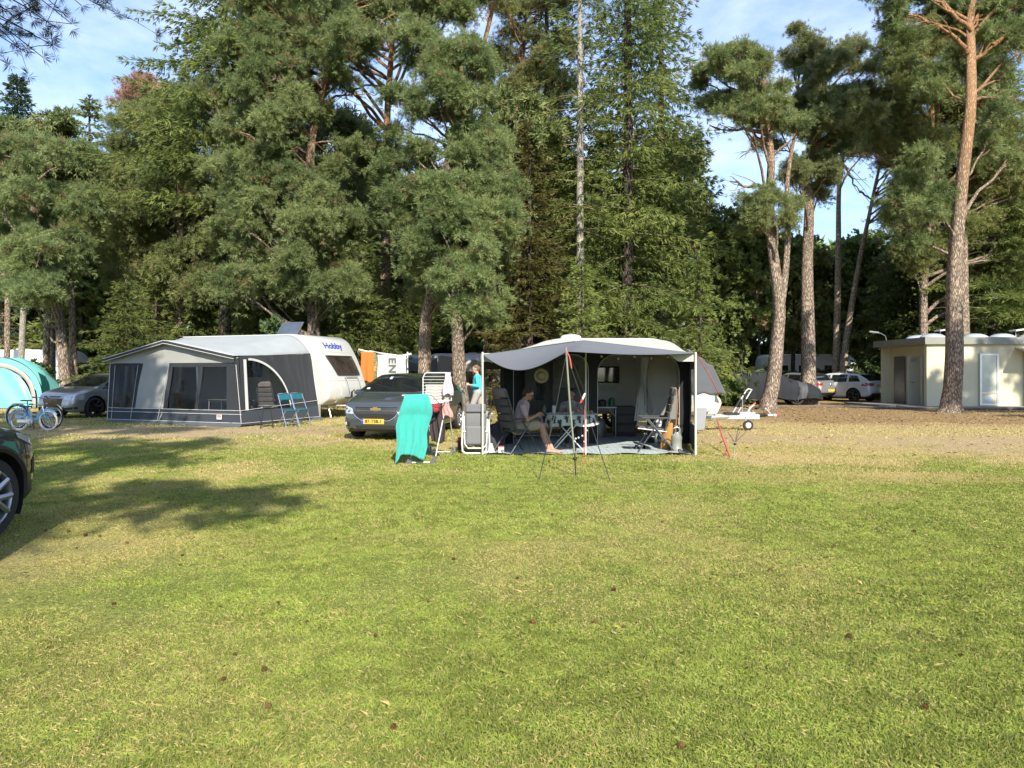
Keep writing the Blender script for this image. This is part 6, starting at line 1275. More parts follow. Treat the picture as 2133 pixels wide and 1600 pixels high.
q = MB(); q.tube([(.79, 10.69, 1.80), (.83, 10.68, 1.72), (.85, 10.68, 1.62), (.86, 10.68, 1.55)], .010, 6); q.build('rope_end', redr, sc_, world=True)
fl_ = thing('fishing_float', 'small red and white float dangling on a line under the canopy', 'float', (1.02, 10.72, 1.10)); q = MB(); q.cap_((.035, 0, .08), (.0, 0, .0), .016, .018, 10); q.build('tip', whitep, fl_); q = MB(); q.cap_((.0, 0, .0), (-.025, 0, -.045), .0205, .014, 10); q.build('body', redp, fl_); q = MB(); q.tube([(.04, 0, .09), (-.10, -.0, .45), (-.21, 0, .66)], .0022, 4); q.build('line', dkr, fl_)
# red guy straps
rt = thing('guy_rope', 'red guy strap running from the right awning corner to the ground', 'guy rope', (4.25, 13.1, 0)); a_ = W(1447, 745, 13.35); b_ = Vector((5.15, 16.2, 1.05))
q = MB(); q.tube([(3.33, 13.36, 1.84), (3.75, 13.9, 1.36), (4.0, 14.3, 1.08)], .009, 6); q.build('strap', redr, rt, world=True)
q = MB(); q.tube([W(1495, 878, 15.5), W(1503, 905, 14.6), W(1521, 954, 12.95)], .014, 6); q.tube([W(1508, 917, 14.3), W(1497, 925, 14.3)], .010, 6); q.tube([W(1514, 935, 13.6), W(1507, 957, 13.0)], .008, 6); q.build('strap_lower_end', redr, rt, world=True)
rt = thing('guy_rope', 'pink and red line hanging beside the thin white centre pole', 'guy rope', tuple(G(1217, 968))); q = MB(); q.tube([W(1218, 845, 12.1), W(1218, 900, 12.1), W(1215, 967, 12.05)], .0055, 6); q.build('strap', redr, rt, world=True)
q = MB()
for (x, y) in ((1213, 908), (1205, 912), (1222, 897), (1199, 914), (1217, 920)): q.ell(W(x, y, 12.1), .018, 8, 6)
q.build('lamp_bead', whitep, rt, world=True)
sp = thing('garden_spike', 'thin ground spike with four splayed wires in the grass right of the awning', 'garden spike', tuple(G(1530, 957)))
q = MB(); q.tube([G(1530, 957), W(1531, 915, 12.7)], .005, 5); q.build('stem', alu, sp, world=True); q = MB(); q.ell(W(1531, 925, 12.7), (.03, .03, .022), 10, 8)
for (x, y) in ((1516, 900), (1539, 889), (1541, 900), (1554, 899)): q.tube([W(1531, 922, 12.7), W(x, y, 12.7)], .005, 5)
q.build('splayed_wire', blackp, sp, world=True)
# ground sheet
gs = bpy.data.materials.new('groundsheet_print'); gs.use_nodes = True; t = gs.node_tree; b = t.nodes['Principled BSDF']; b.inputs['Roughness'].default_value = .8
tcn = t.nodes.new('ShaderNodeTexCoord'); brk = t.nodes.new('ShaderNodeTexBrick'); brk.offset = 0; brk.inputs['Scale'].default_value = 8; brk.inputs['Color1'].default_value = (.40, .46, .48, 1); brk.inputs['Color2'].default_value = (.45, .52, .53, 1); brk.inputs['Mortar'].default_value = (.12, .16, .19, 1); brk.inputs['Mortar Size'].default_value = .03; brk.inputs['Brick Width'].default_value = .9; brk.inputs['Row Height'].default_value = .9; t.links.new(tcn.outputs['Object'], brk.inputs[0]); t.links.new(brk.outputs[0], b.inputs['Base Color'])
q = MB(); q.grid(lambda u, v: (-.52+3.84*u, 13.42+4.5*v, .018+.006*float(vnoise(u*20, v*20, 3))+.012*math.exp(-v*60)*math.sin(u*30)), 60, 40); o = q.build('groundsheet', gs); tag(o, 'pale blue gridded groundsheet under the open awning', 'groundsheet')
# ---------------- round table and cloth ----------------
tb = thing('camping_table', 'round folding table under the black and white cloth', 'table', (1.05, 14.05, 0))
q = MB(); q.lathe([(.001, .70), (.52, .70), (.53, .69), (.52, .68), (.001, .68)], (0, 0, 0), 'Z', 32); q.build('tabletop', whitem, tb)
for (x, s) in ((-.3, 1), (.3, -1)):
    for y in (-.22, .22): q = MB(); q.tube([(x, y, .68), (-x, y, .01)], .012, 8); q.build('leg', alu, tb)
tc_ = thing('tablecloth', 'white tablecloth with black palm tree print on the round table', 'tablecloth', (1.05, 14.05, .70)); clw = mat('white_cloth', (.50, .52, .48), .85, var=.04, vs=3, bump=.15, bs=15)
def cloth(a, v):
    r = .535+.03*v+(.018*math.sin(a*9)+.012*math.sin(a*17+1))*v; return Vector((r*math.cos(a)*1.06, r*math.sin(a), .012-.205*v-.015*v*math.sin(a*5)))
q = MB(); q.lathe([(.001, .012), (.3, .012), (.52, .012)], (0, 0, 0), 'Z', 72); q.grid(lambda u, v: cloth(u*2*PI, v), 108, 8); q.k = 1
rc_ = random.Random(3)
for i in range(16):
    a0 = -PI*.02-i*PI*.96/15; v0 = .25+.35*(i % 2)
    for j in range(9):
        th_ = j*2*PI/9+rc_.uniform(-.2, .2); l = rc_.uniform(.055, .085)
        pts = [(0, 0), (.35, .16), (1, 0), (.35, -.16)]; P = []
        for (u, w2) in pts:
            da = (math.cos(th_)*u-math.sin(th_)*w2)*l; dz = (math.sin(th_)*u+math.cos(th_)*w2)*l; vv = v0+dz/.21; vv = min(max(vv, 0), 1); p = cloth(a0+da/.56, vv); P.append(Vector((p.x*1.008, p.y*1.008, p.z)))
        q.add(P, [(0, 1, 2, 3)])
    for u in range(2):
        P = []
        for (da, dz) in ((-.01, 0), (.01, 0), (.014, -.1), (-.006, -.1)):
            p = cloth(a0+(da+.02*u)/.56, min(1, v0-dz/.21)); P.append(Vector((p.x*1.008, p.y*1.008, p.z)))
        q.add(P, [(0, 1, 2, 3)])
q.build('fabric', [clw, ink], tc_, ang=80)
def lathe_thing(name, lab, cat, loc, prof, m, part='body', n=16, extra=None, group=None):
    t = thing(name, lab, cat, loc, 0, group); q = MB(); q.lathe(prof, (0, 0, 0), 'Z', n); q.build(part, m, t)
    if extra: extra(t)
    return t
T0 = .715
lathe_thing('can', 'tall white can on the left of the tablecloth', 'can', (.80, 14.1, T0), [(.001, 0), (.033, 0), (.034, .01), (.034, .13), (.030, .145), (.001, .145)], whitep)
lathe_thing('bottle', 'dark bottle left of the tall white can', 'bottle', (.68, 14.25, T0), [(.001, 0), (.034, 0), (.035, .15), (.013, .21), (.012, .25), (.001, .25)], mat('dark_bottle', (.02, .03, .02), .5, var=.1, vs=4, spec=.2))
lathe_thing('bottle', 'clear soap bottle beside the dark bottle', 'bottle', (.62, 14.15, T0), [(.001, 0), (.03, 0), (.03, .11), (.01, .14), (.01, .17), (.001, .17)], mat('clear_bottle', (.10, .11, .10), .4, var=.1, vs=4, spec=.3))
lathe_thing('bowl', 'small white bowl in front of the seated woman', 'bowl', (1.12, 13.9, T0), [(.001, 0), (.035, 0), (.06, .045), (.055, .045), (.03, .01), (.001, .01)], whitep)
for i, (x, lb_) in enumerate(((1.36, 'left round bun of the three on the table'), (1.43, 'middle round bun of the three on the table'), (1.50, 'right round bun of the three on the table'))):
    t = thing('bun', lb_, 'bun', (x, 14.0, T0+.03), 0, 'buns on the round table'); q = MB(); q.ell((0, 0, 0), (.038, .038, .03), 12, 8); q.build('crust', mat('bread_crust', (.38, .22, .10), .7, var=.2, vs=20), t)
# inner kitchen
kt = thing('kitchen_table', 'white edged camping kitchen table inside the awning below the window', 'table', (1.98, 16.9, 0))
q = MB(); q.box((0, 0, .70), (.78, .5, .03), bev=.008); q.build('tabletop', whitem, kt)
for s in (-.36, .36):
    q = MB(); q.tube([(s, -.22, .69), (s, -.22, .02)], .012, 6); q.build('leg', alu, kt); q = MB(); q.tube([(s, -.22, .48), (s*.55, -.22, .68)], .008, 6); q.build('brace', alu, kt)
    q = MB(); q.tube([(s, .22, .69), (s, .22, .02)], .012, 6); q.build('leg', alu, kt)
lathe_thing('jug', 'pinkish jug on the camping kitchen table', 'jug', (1.85, 16.8, .72), [(.001, 0), (.06, 0), (.065, .08), (.05, .2), (.055, .24), (.001, .24)], mat('pink_jug', (.30, .19, .17), .5, var=.1, vs=5))
lathe_thing('pot', 'dark pot on the camping kitchen table', 'pot', (2.05, 16.85, .72), [(.001, 0), (.10, 0), (.105, .12), (.09, .13), (.02, .16), (.001, .16)], blackp)
lathe_thing('container', 'green plastic container at the right end of the kitchen table', 'container', (2.27, 16.85, .72), [(.001, 0), (.07, 0), (.07, .16), (.03, .2), (.001, .2)], mat('green_plastic', (.02, .14, .06), .4, var=.1, vs=5))
lathe_thing('gas_bottle', 'grey gas bottle standing under the kitchen table', 'gas bottle', (1.98, 16.8, .02), [(.001, 0), (.14, 0), (.15, .04), (.15, .34), (.10, .42), (.03, .44), (.03, .48), (.001, .48)], mat('grey_bottle', (.18, .18, .17), .4, .4, var=.1, vs=5), extra=lambda t: (lambda q: (q.tube([(.10*math.cos(a), .10*math.sin(a), .47) for a in np.linspace(0, 2*PI, 18)], .012, 6), q.build('collar', greyf, t)))(MB()))
cb = thing('storage_unit', 'low fabric storage unit right of the kitchen table', 'storage unit', (2.62, 17.2, 0)); q = MB(); q.box((0, 0, .36), (.45, .45, .70), bev=.02); q.build('cabinet', fabric('cabinet_fabric', (.06, .06, .062)), cb)
for z in (.2, .42, .62): q = MB(); q.box((0, -.232, z), (.4, .012, .16), bev=.004); q.build('drawer', fabric('drawer_fabric', (.11, .11, .105)), cb)
# hat hanging
h_ = thing('straw_hat', 'straw hat hanging on the inner frame behind the man', 'hat', (.60, 15.1, 1.42)); q = MB(); q.lathe([(.001, -.09), (.06, -.085), (.085, -.03), (.09, 0), (.15, .012), (.15, .02), (.085, .012)], (0, 0, 0), 'Y', 28); q.build('crown', mat('straw', (.42, .36, .22), .9, var=.15, vs=30, bump=.4, bs=80), h_)
b_ = thing('garment', 'dark garment hanging below the straw hat', 'clothing', (.58, 15.2, 1.0)); q = MB(); q.grid(lambda u, v: (-.09+.17*u+.02*math.sin(v*4), -.02*math.sin(u*9), .32-.40*v), 10, 10); o = q.build('fabric', blk, b_, ang=80); solid(o, .01)
# items at right inside
bt_ = lathe_thing('water_canister', 'translucent grey canister with handle at the right front corner of the awning', 'canister', (3.06, 13.75, .02), [(.001, 0), (.10, 0), (.105, .02), (.105, .06), (.098, .07), (.098, .22), (.105, .24), (.10, .29), (.05, .33), (.04, .36), (.001, .36)], mat('smoke_plastic', (.24, .25, .22), .25, var=.1, vs=5, coat=.5), extra=lambda t: (lambda q: (q.tube([(-.08, 0, .30), (-.07, 0, .42), (0, 0, .46), (.07, 0, .42), (.08, 0, .30)], .010, 6), q.build('handle', alu, t)))(MB()))
bg_ = thing('bag', 'ochre cloth bag slumped behind the grey canister', 'bag', (2.95, 14.2, .02)); q = MB(); q.grid(lambda u, v: (.11*(1+.5*math.sin(v*2.6))*math.cos(u*2*PI)*(1-.55*v)+.10*v, .10*math.sin(u*2*PI)*(1-.4*v), .50*v+.012*math.sin(u*19)), 36, 14); q.build('cloth', mat('ochre_cloth', (.34, .18, .04), .85, var=.15, vs=5, bump=.3, bs=12), bg_, ang=80); q = MB(); q.tube([(.06, 0, .48), (.1, 0, .6), (.16, 0, .5)], .012, 6); q.build('strap', mat('ochre_cloth', (.34, .18, .04)), bg_)
tw = bpy.data.materials.new('grey_zigzag_print'); tw.use_nodes = True; t = tw.node_tree; b = t.nodes['Principled BSDF']; tcn = t.nodes.new('ShaderNodeTexCoord'); ck = t.nodes.new('ShaderNodeTexVoronoi'); ck.inputs['Scale'].default_value = 16; rp_ = t.nodes.new('ShaderNodeValToRGB'); rp_.color_ramp.interpolation = 'CONSTANT'; rp_.color_ramp.elements[0].color = (.5, .5, .48, 1); rp_.color_ramp.elements[1].position = .5; rp_.color_ramp.elements[1].color = (.08, .09, .12, 1); sx_ = t.nodes.new('ShaderNodeSeparateXYZ'); t.links.new(tcn.outputs['Object'], ck.inputs[0]); t.links.new(ck.outputs['Color'], sx_.inputs[0]); t.links.new(sx_.outputs[0], rp_.inputs[0]); t.links.new(rp_.outputs[0], b.inputs['Base Color'])
bg_ = thing('shopping_bag', 'patterned white and grey bag behind the ochre bag', 'bag', (2.98, 14.7, .02)); q = MB(); q.box((0, 0, .28), (.26, .16, .52), bev=.04); q.build('body', tw, bg_); q = MB(); q.tube([(-.07, -.08, .52), (-.05, -.08, .62), (.05, -.08, .62), (.07, -.08, .52)], .008, 6); q.build('handle', ink, bg_)
bm_ = thing('broom', 'broom leaning in the right corner of the awning', 'broom', (3.2, 14.4, .02)); q = MB(); q.tube([(-.05, -.1, .18), (.10, .2, 1.28)], .012, 8); q.build('handle', mat('wood_handle', (.30, .13, .06), .5, var=.2, vs=12), bm_); q = MB(); q.box((-.06, -.12, .13), (.24, .06, .08), R=Matrix.Rotation(.1, 3, 'Y'), bev=.015); q.build('brush', mat('bristle', (.28, .2, .08), .9, var=.3, vs=30), bm_)
def shoe(lab, loc, rz, m, group=None):
    t = thing('shoe', lab, 'shoe', loc, rz, group); q = MB(); q.grid(lambda u, v: (lambda x, w2, h2: (x, w2*math.cos(PI*v), max(.012, h2*math.sin(PI*v))))(-.13+.26*u, .045*math.sin(PI*min(1, .12+.8*u))**.5, .035+.05*(1-u)**2 if u < .97 else .02), 16, 12); q.build('upper', m, t, ang=80); q = MB(); q.box((0, 0, .008), (.26, .085, .016), bev=.006); q.build('sole', rubber, t)
for i, (x, y, a, lb_) in enumerate(((3.15, 13.48, .3, 'black shoe at the foot of the right awning pole'), (2.98, 13.50, 2.8, 'grey shoe left of the black one by the canister'), (2.42, 14.3, 1.2, 'dark shoe behind the empty recliner'), (2.55, 14.35, 1.5, 'second dark shoe behind the empty recliner'))): shoe(lb_, (x, y, .02), a, blackp if i != 1 else mat('grey_shoe', (.25, .25, .25), .7, var=.1, vs=8), 'shoes inside the open awning')
# items at left inside
bp_ = thing('backpack', 'dark grey backpack behind the man at the left wall', 'backpack', (-.28, 14.0, .02)); q = MB(); q.ell((0, 0, .24), (.15, .13, .27), 16, 12); q.ell((-.02, -.12, .16), (.10, .05, .12), 12, 8); q.build('body', fabric('backpack_fabric', (.05, .05, .055)), bp_, ang=80); q = MB(); q.tube([(-.06, -.05, .48), (0, -.04, .55), (.06, -.05, .48)], .012, 6); q.build('strap', blackp, bp_)
jk = thing('jacket', 'dark blue jacket hanging over the chair side behind the man', 'clothing', (-.12, 13.75, .25)); q = MB(); q.grid(lambda u, v: (-.16+.26*u+.10*v, .03*math.sin(u*9+v*3), .42-.42*v*(1-.45*u)), 14, 12); o = q.build('fabric', fabric('navy_fabric', (.035, .04, .06)), jk, ang=80); solid(o, .02)
tn = thing('food_tin', 'small cream tin on the groundsheet under the recliner', 'tin', (-.20, 13.50, .02)); q = MB(); q.box((0, 0, .06), (.11, .08, .12), bev=.01); q.build('body', lk, tn); q = MB(); q.box((0, 0, .123), (.115, .085, .012), bev=.004); q.build('lid', redp, tn)
wb = thing('plastic_bag', 'crumpled white plastic bag beside the folded lounger', 'bag', (-.42, 13.6, .02)); q = MB(); q.grid(lambda u, v: (.10*math.cos(u*2*PI)*(1-.5*v)*(1+.2*math.sin(u*25)), .09*math.sin(u*2*PI)*(1-.5*v)*(1+.2*math.sin(u*19)), .17*v), 40, 8); q.build('film', whitep, wb, ang=60)
th_ = lathe_thing('flask', 'red topped dark flask left of the folded lounger', 'flask', tuple(G(957, 938)), [(.001, 0), (.035, 0), (.037, .02), (.037, .18), (.001, .18)], mat('maroon_flask', (.12, .012, .015), .3, var=.1, vs=6), extra=lambda t: (lambda q: (q.lathe([(.038, .18), (.038, .24), (.03, .25), (.001, .25)], (0, 0, 0), 'Z', 16), q.build('cap', redp, t)))(MB()))
ho = thing('garden_hose', 'dark green hose lying in the grass left of the folded lounger', 'hose', tuple(G(970, 946))); q = MB(); q.tube([G(925+8*i, 944+2.2*math.sin(i*1.1))+Vector((0, 0, .012)) for i in range(10)], .010, 6); q.build('tube', mat('green_hose', (.02, .09, .06), .5, var=.1, vs=9), ho, world=True)
# ---------------- drying rack ----------------
ar = thing('drying_rack', 'white folding drying rack standing on the lawn in front of the grey saloon', 'drying rack', (-1.4, 12.9, 0))
FR_, FL_, RR_, RL_ = Vector((-1.27, 12.12, .02)), Vector((-1.66, 12.08, .02)), Vector((-1.07, 13.72, .02)), Vector((-1.52, 13.70, .02))
ZT = .98; fA, fB, rA, rB = Vector((-1.72, 12.35, ZT)), Vector((-1.22, 12.35, ZT)), Vector((-1.62, 13.45, ZT)), Vector((-1.12, 13.45, ZT))
for pa, pb in ((FR_, Vector((-1.17, 13.2, ZT))), (FL_, Vector((-1.67, 13.2, ZT))), (RR_, Vector((-1.12, 12.9, ZT))), (RL_, Vector((-1.6, 12.9, ZT)))): q = MB(); q.tube([pa, pb], .011, 8); q.build('leg', whitem, ar, world=True)
q = MB(); q.tube([FR_, FL_], .011, 8); q.tube([RR_, RL_], .009, 8); q.build('foot_bar', whitem, ar, world=True)
q = MB()
for p in (FR_, FL_, RR_, RL_): q.poly([p+Vector((-.09, -.03, -.02)), p+Vector((.03, -.03, -.02)), p+Vector((.03, -.03, .10)), p+Vector((-.02, -.03, .09))], (0, .05, 0))
q.build('foot_cap', greyf, ar, world=True)
q = MB(); q.tube([fA, fB, rB, rA], .009, 8, closed=True)
for k in range(9): y = 12.45+.11*k; q.tube([(fA.x+.01, y, ZT), (fB.x+.05, y, ZT)], .004, 5)
q.build('drying_bars', whitem, ar, world=True)
q = MB(); wx0, wx1 = -1.615, -1.11
q.tube([(wx0, 13.42, ZT), (wx0, 13.42, 1.40), (wx0+.035, 13.42, 1.47), (wx0+.07, 13.42, 1.485), (wx1-.07, 13.42, 1.485), (wx1-.035, 13.42, 1.47), (wx1, 13.42, 1.40), (wx1+.01, 13.42, ZT)], .011, 8)
for k in range(8): q.tube([(wx0, 13.42, 1.03+.055*k), (wx1, 13.42, 1.03+.055*k)], .0045, 5)
q.build('upper_wing', whitem, ar, world=True)
q = MB(); q.tube([fA, (-1.78, 12.0, 1.12), (-1.32, 12.0, 1.14), fB], .010, 8); q.build('front_wing', whitem, ar, world=True)
def hung(name, lab, cat, m, P0, width, drop, dirx=(1, 0, 0), n=8, fold=.02, skew=0, taper=0, hem=.02, group=None, depth=(0, 1, 0), over=.0, seed=1, part='fabric', ret=False):
    r3 = random.Random(seed); ph = r3.uniform(0, 6); t = thing(name, lab, cat, tuple(P0), 0, group); dx_ = Vector(dirx).normalized(); dp = Vector(depth); q = MB()
    def fn(u, v):
        f = fold*(.25+.75*v)*(math.sin(u*n*2*PI+ph+v*1.2)+.5*math.sin(u*n*4.3+ph*2)); x = (u-.5)*width*(1+taper*v)+skew*v+.012*math.sin(v*7+u*3); return dx_*x+dp*(f-.015)+Vector((0, 0, -drop*v-hem*math.sin(u*7+ph)*v))
    q.grid(fn, 60, 24)
    if over: q.grid(lambda u, v: dx_*((u-.5)*width)+dp*(.05*v+.02)+Vector((0, 0, -over*v)), 20, 8)
    o = q.build(part, m, t, ang=80); solid(o, .008); return t
terry = mat('turquoise_terry', (.038, .37, .315), .95, var=.07, vs=60, bump=.6, bs=160, sheen=.3)
t = thing('towel', 'large turquoise bath towel hanging over the front wing of the drying rack', 'towel', (-1.58, 11.95, 0)); q = MB()
def tow(u, v):
    xl = np.interp(v, [0, .06, .2, .45, .7, 1], [843, 841, 834, 824, 827, 823]); xr = np.interp(v, [0, .06, .2, .3, .45, .6, .8, 1], [891, 895, 901, 901, 894, 889, 890, 883]); x = float((xl*(1-u)+xr*u-CX)/F*11.93); zt = 1.135+.01*u; zb = float(np.interp(u, [0, .10, .18, .3, .6, .85, 1], [.01, .07, .15, .17, .16, .10, .08])); z = zt+(zb-zt)*v; x += 0
    return Vector((x, 11.93-.03*math.sin(PI*min(v*3, 1))+.016*v*math.sin(u*26+v*2)+.010*math.sin(u*11+v*5), z))
q.grid(tow, 60, 50); q.grid(lambda u, v: tow(u, 0)+Vector((0, .09*math.sin(v*PI/2), .03*math.sin(v*PI)-.42*v)), 30, 12); o = q.build('terry_cloth', terry, t, world=True, ang=80); solid(o, .008)
pinkm = mat('pink_print_cloth', (.62, .36, .42), .85, c2=(.75, .68, .68), vs=30); stripe = mat('red_striped_cloth', (.55, .10, .10), .85, c2=(.62, .42, .38), vs=45, stretch=(14, 1, 1)); dkb = mat('dark_brown_cloth', (.045, .033, .033), .85, var=.1, vs=8, bump=.2)
hung('garment', 'pink and white printed dress pegged on the upper wing of the drying rack', 'clothing', pinkm, (-1.16, 13.36, 1.49), .10, .40, n=3, taper=1.0, skew=-.0, seed=3)
hung('garment', 'red and white striped top hanging on the right side of the drying rack', 'clothing', stripe, (-1.18, 12.95, .96), .16, .24, n=3, taper=.55, skew=.03, seed=4)
hung('trousers', 'dark trousers hanging in the middle of the drying rack', 'clothing', dkb, (-1.33, 12.85, .96), .24, .68, n=3, taper=.0, skew=.05, seed=5, fold=.03)
hung('garment', 'black garment hanging just right of the turquoise towel', 'clothing', blk, (-1.50, 12.6, .96), .16, .80, n=2, seed=6)
hung('garment', 'red vest on the horizontal bars of the drying rack', 'clothing', mat('dark_red_cloth', (.28, .03, .035), .85, var=.1, vs=8), (-1.36, 12.7, .985), .24, .16, n=2, seed=9)
hung('cloth', 'cream cloth hanging on the back of the upper wing', 'cloth', mat('cream_cloth', (.50, .44, .38), .85, var=.06, vs=8), (-1.35, 13.47, 1.27), .46, .30, n=2, fold=.006, seed=7)
hung('cloth', 'white knotted cloth at the right edge of the turquoise towel', 'cloth', whitep, (-1.40, 12.2, .93), .05, .17, n=2, seed=8)
# ---------------- towels on the rotary line ----------------
ld = thing('clothes_line', 'white rotary clothes line behind the nose of the left caravan', 'clothes line', (-3.9, 27.6, 0)); q = MB()
Yl = 26.8; Pp = [W(747, 728, Yl), W(785, 735, Yl), W(836, 740, Yl), W(857, 738, Yl)]; q.tube([W(747, 728, Yl), W(778, 736, Yl)], .035, 6); q.tube([W(770, 731, Yl+.4), W(788, 735, Yl)], .03, 6); q.tube([W(788, 735, Yl), W(834, 741, Yl)], .025, 6); q.tube([W(834, 742, Yl), W(857, 737, Yl)], .04, 6); q.build('arm', whitem, ld, world=True)
q = MB(); q.tube([(-3.9, 27.6, 0), (-3.9, 27.6, 2.25)], .03, 8)
for a in (W(747, 728, Yl), W(857, 738, Yl)): q.tube([(-3.9, 27.6, 2.0), a], .015, 6)
q.build('mast', whitem, ld, world=True)
orm = mat('orange_terry', (.72, .15, .03), .95, var=.06, vs=50, bump=.5, bs=120)
hung('towel', 'orange towel hanging behind the nose of the left caravan', 'towel', orm, W(765, 733, Yl-.05), .46, 1.08, n=2, fold=.018, over=1.0, seed=11, hem=.03)
wt = mat('white_terry', (.42, .42, .40), .95, var=.06, vs=40, bump=.4, bs=100)
whT = hung('towel', 'white towel with large dark letters hanging beside the orange towel', 'towel', wt, W(816, 739, Yl-.05), 1.04, 1.15, n=3, fold=.006, seed=12)
me = text_mesh('ENS', .36, .012, spacing=1.15); me.materials.append(mat('dark_grey_print', (.10, .10, .10), .9, var=.1, vs=20))
for v in me.vertices: p = v.co.copy(); v.co = Vector((-p.y*1.0+.02-.03, -.030-p.z, -.50-p.x*1.15))
for v in me.vertices: v.co.x = -v.co.x
o = bpy.data.objects.new('printed_letters', me); col.objects.link(o); o.parent = whT
hung('cloth', 'narrow yellow and black patterned cloth between the orange and the white towel', 'cloth', mat('yellow_black_print', (.45, .38, .12), .9, c2=(.03, .03, .04), vs=14), W(782, 736, Yl+.15), .14, .95, n=1, seed=13)
# ---------------- turquoise tent ----------------
tq = mat('turquoise_nylon', (.16, .46, .45), .5, var=.05, vs=1.5, bump=.35, bs=3.5); tqd = mat('teal_nylon_side', (.02, .17, .17), .5, var=.08, vs=2, bump=.2); gst = mat('grey_arch_nylon', (.36, .31, .29), .6, var=.05, vs=2)
tt = thing('beach_tent', 'large turquoise dome tent with a grey arch stripe at the left edge', 'tent', (at(22, 31.5)[0], 31.5, 0), 0)
def dm(x, k=1.0): return 2.12*k*max(0, 1-(abs(x)/(1.98*k))**2.3)**.62
q = MB(); q.grid(lambda u, v: (lambda x: Vector((x, -.9+1.8*v, dm(x)*math.sin(PI*(.12+.76*v))**.35+.015*math.sin(x*7+v*9))))(-1.98+3.96*u), 60, 24); o = q.build('canopy', tq, tt, ang=80); solid(o, .006)
q = MB(); q.grid(lambda u, v: (lambda x: Vector((x, -.94-.16*(1-v)+.03*math.sin(x*5+v*8), max(.02, dm(x, .80)*v))))(-1.56+3.12*u), 48, 20); o = q.build('front_panel', tq, tt, ang=80)
q = MB(); q.grid(lambda u, v: (lambda a, k: Vector((1.98*k*math.cos(a), -.95-.10*(1-math.sin(a)), max(0, 2.12*k*math.sin(a)**.72*(1 if True else 1)))))(PI*u, .80+.085*v), 60, 3); o = q.build('arch_stripe', gst, tt, ang=80); solid(o, .006)
q = MB(); q.grid(lambda u, v: (lambda a, k: Vector((1.98*k*math.cos(a), -.93, max(0, 2.12*k*math.sin(a)**.72))))(PI*u, .885+.115*v), 60, 3); q.build('front_border', tq, tt, ang=80)
q = MB(); q.grid(lambda u, v: (lambda z: Vector((1.62+.36*math.sqrt(max(0, 1-(z/1.60)**2))+.02-.12*u, -.95+.7*u, z*(1-.12*u))))(1.5*v), 8, 10); q.build('side_panel', tqd, tt, ang=80)
q = MB(); q.tube([(1.99*math.cos(PI*i/30), -.97, max(0, 2.14*math.sin(PI*i/30)**.72)) for i in range(31)], .010, 6); q.build('pole_sleeve', blackp, tt)
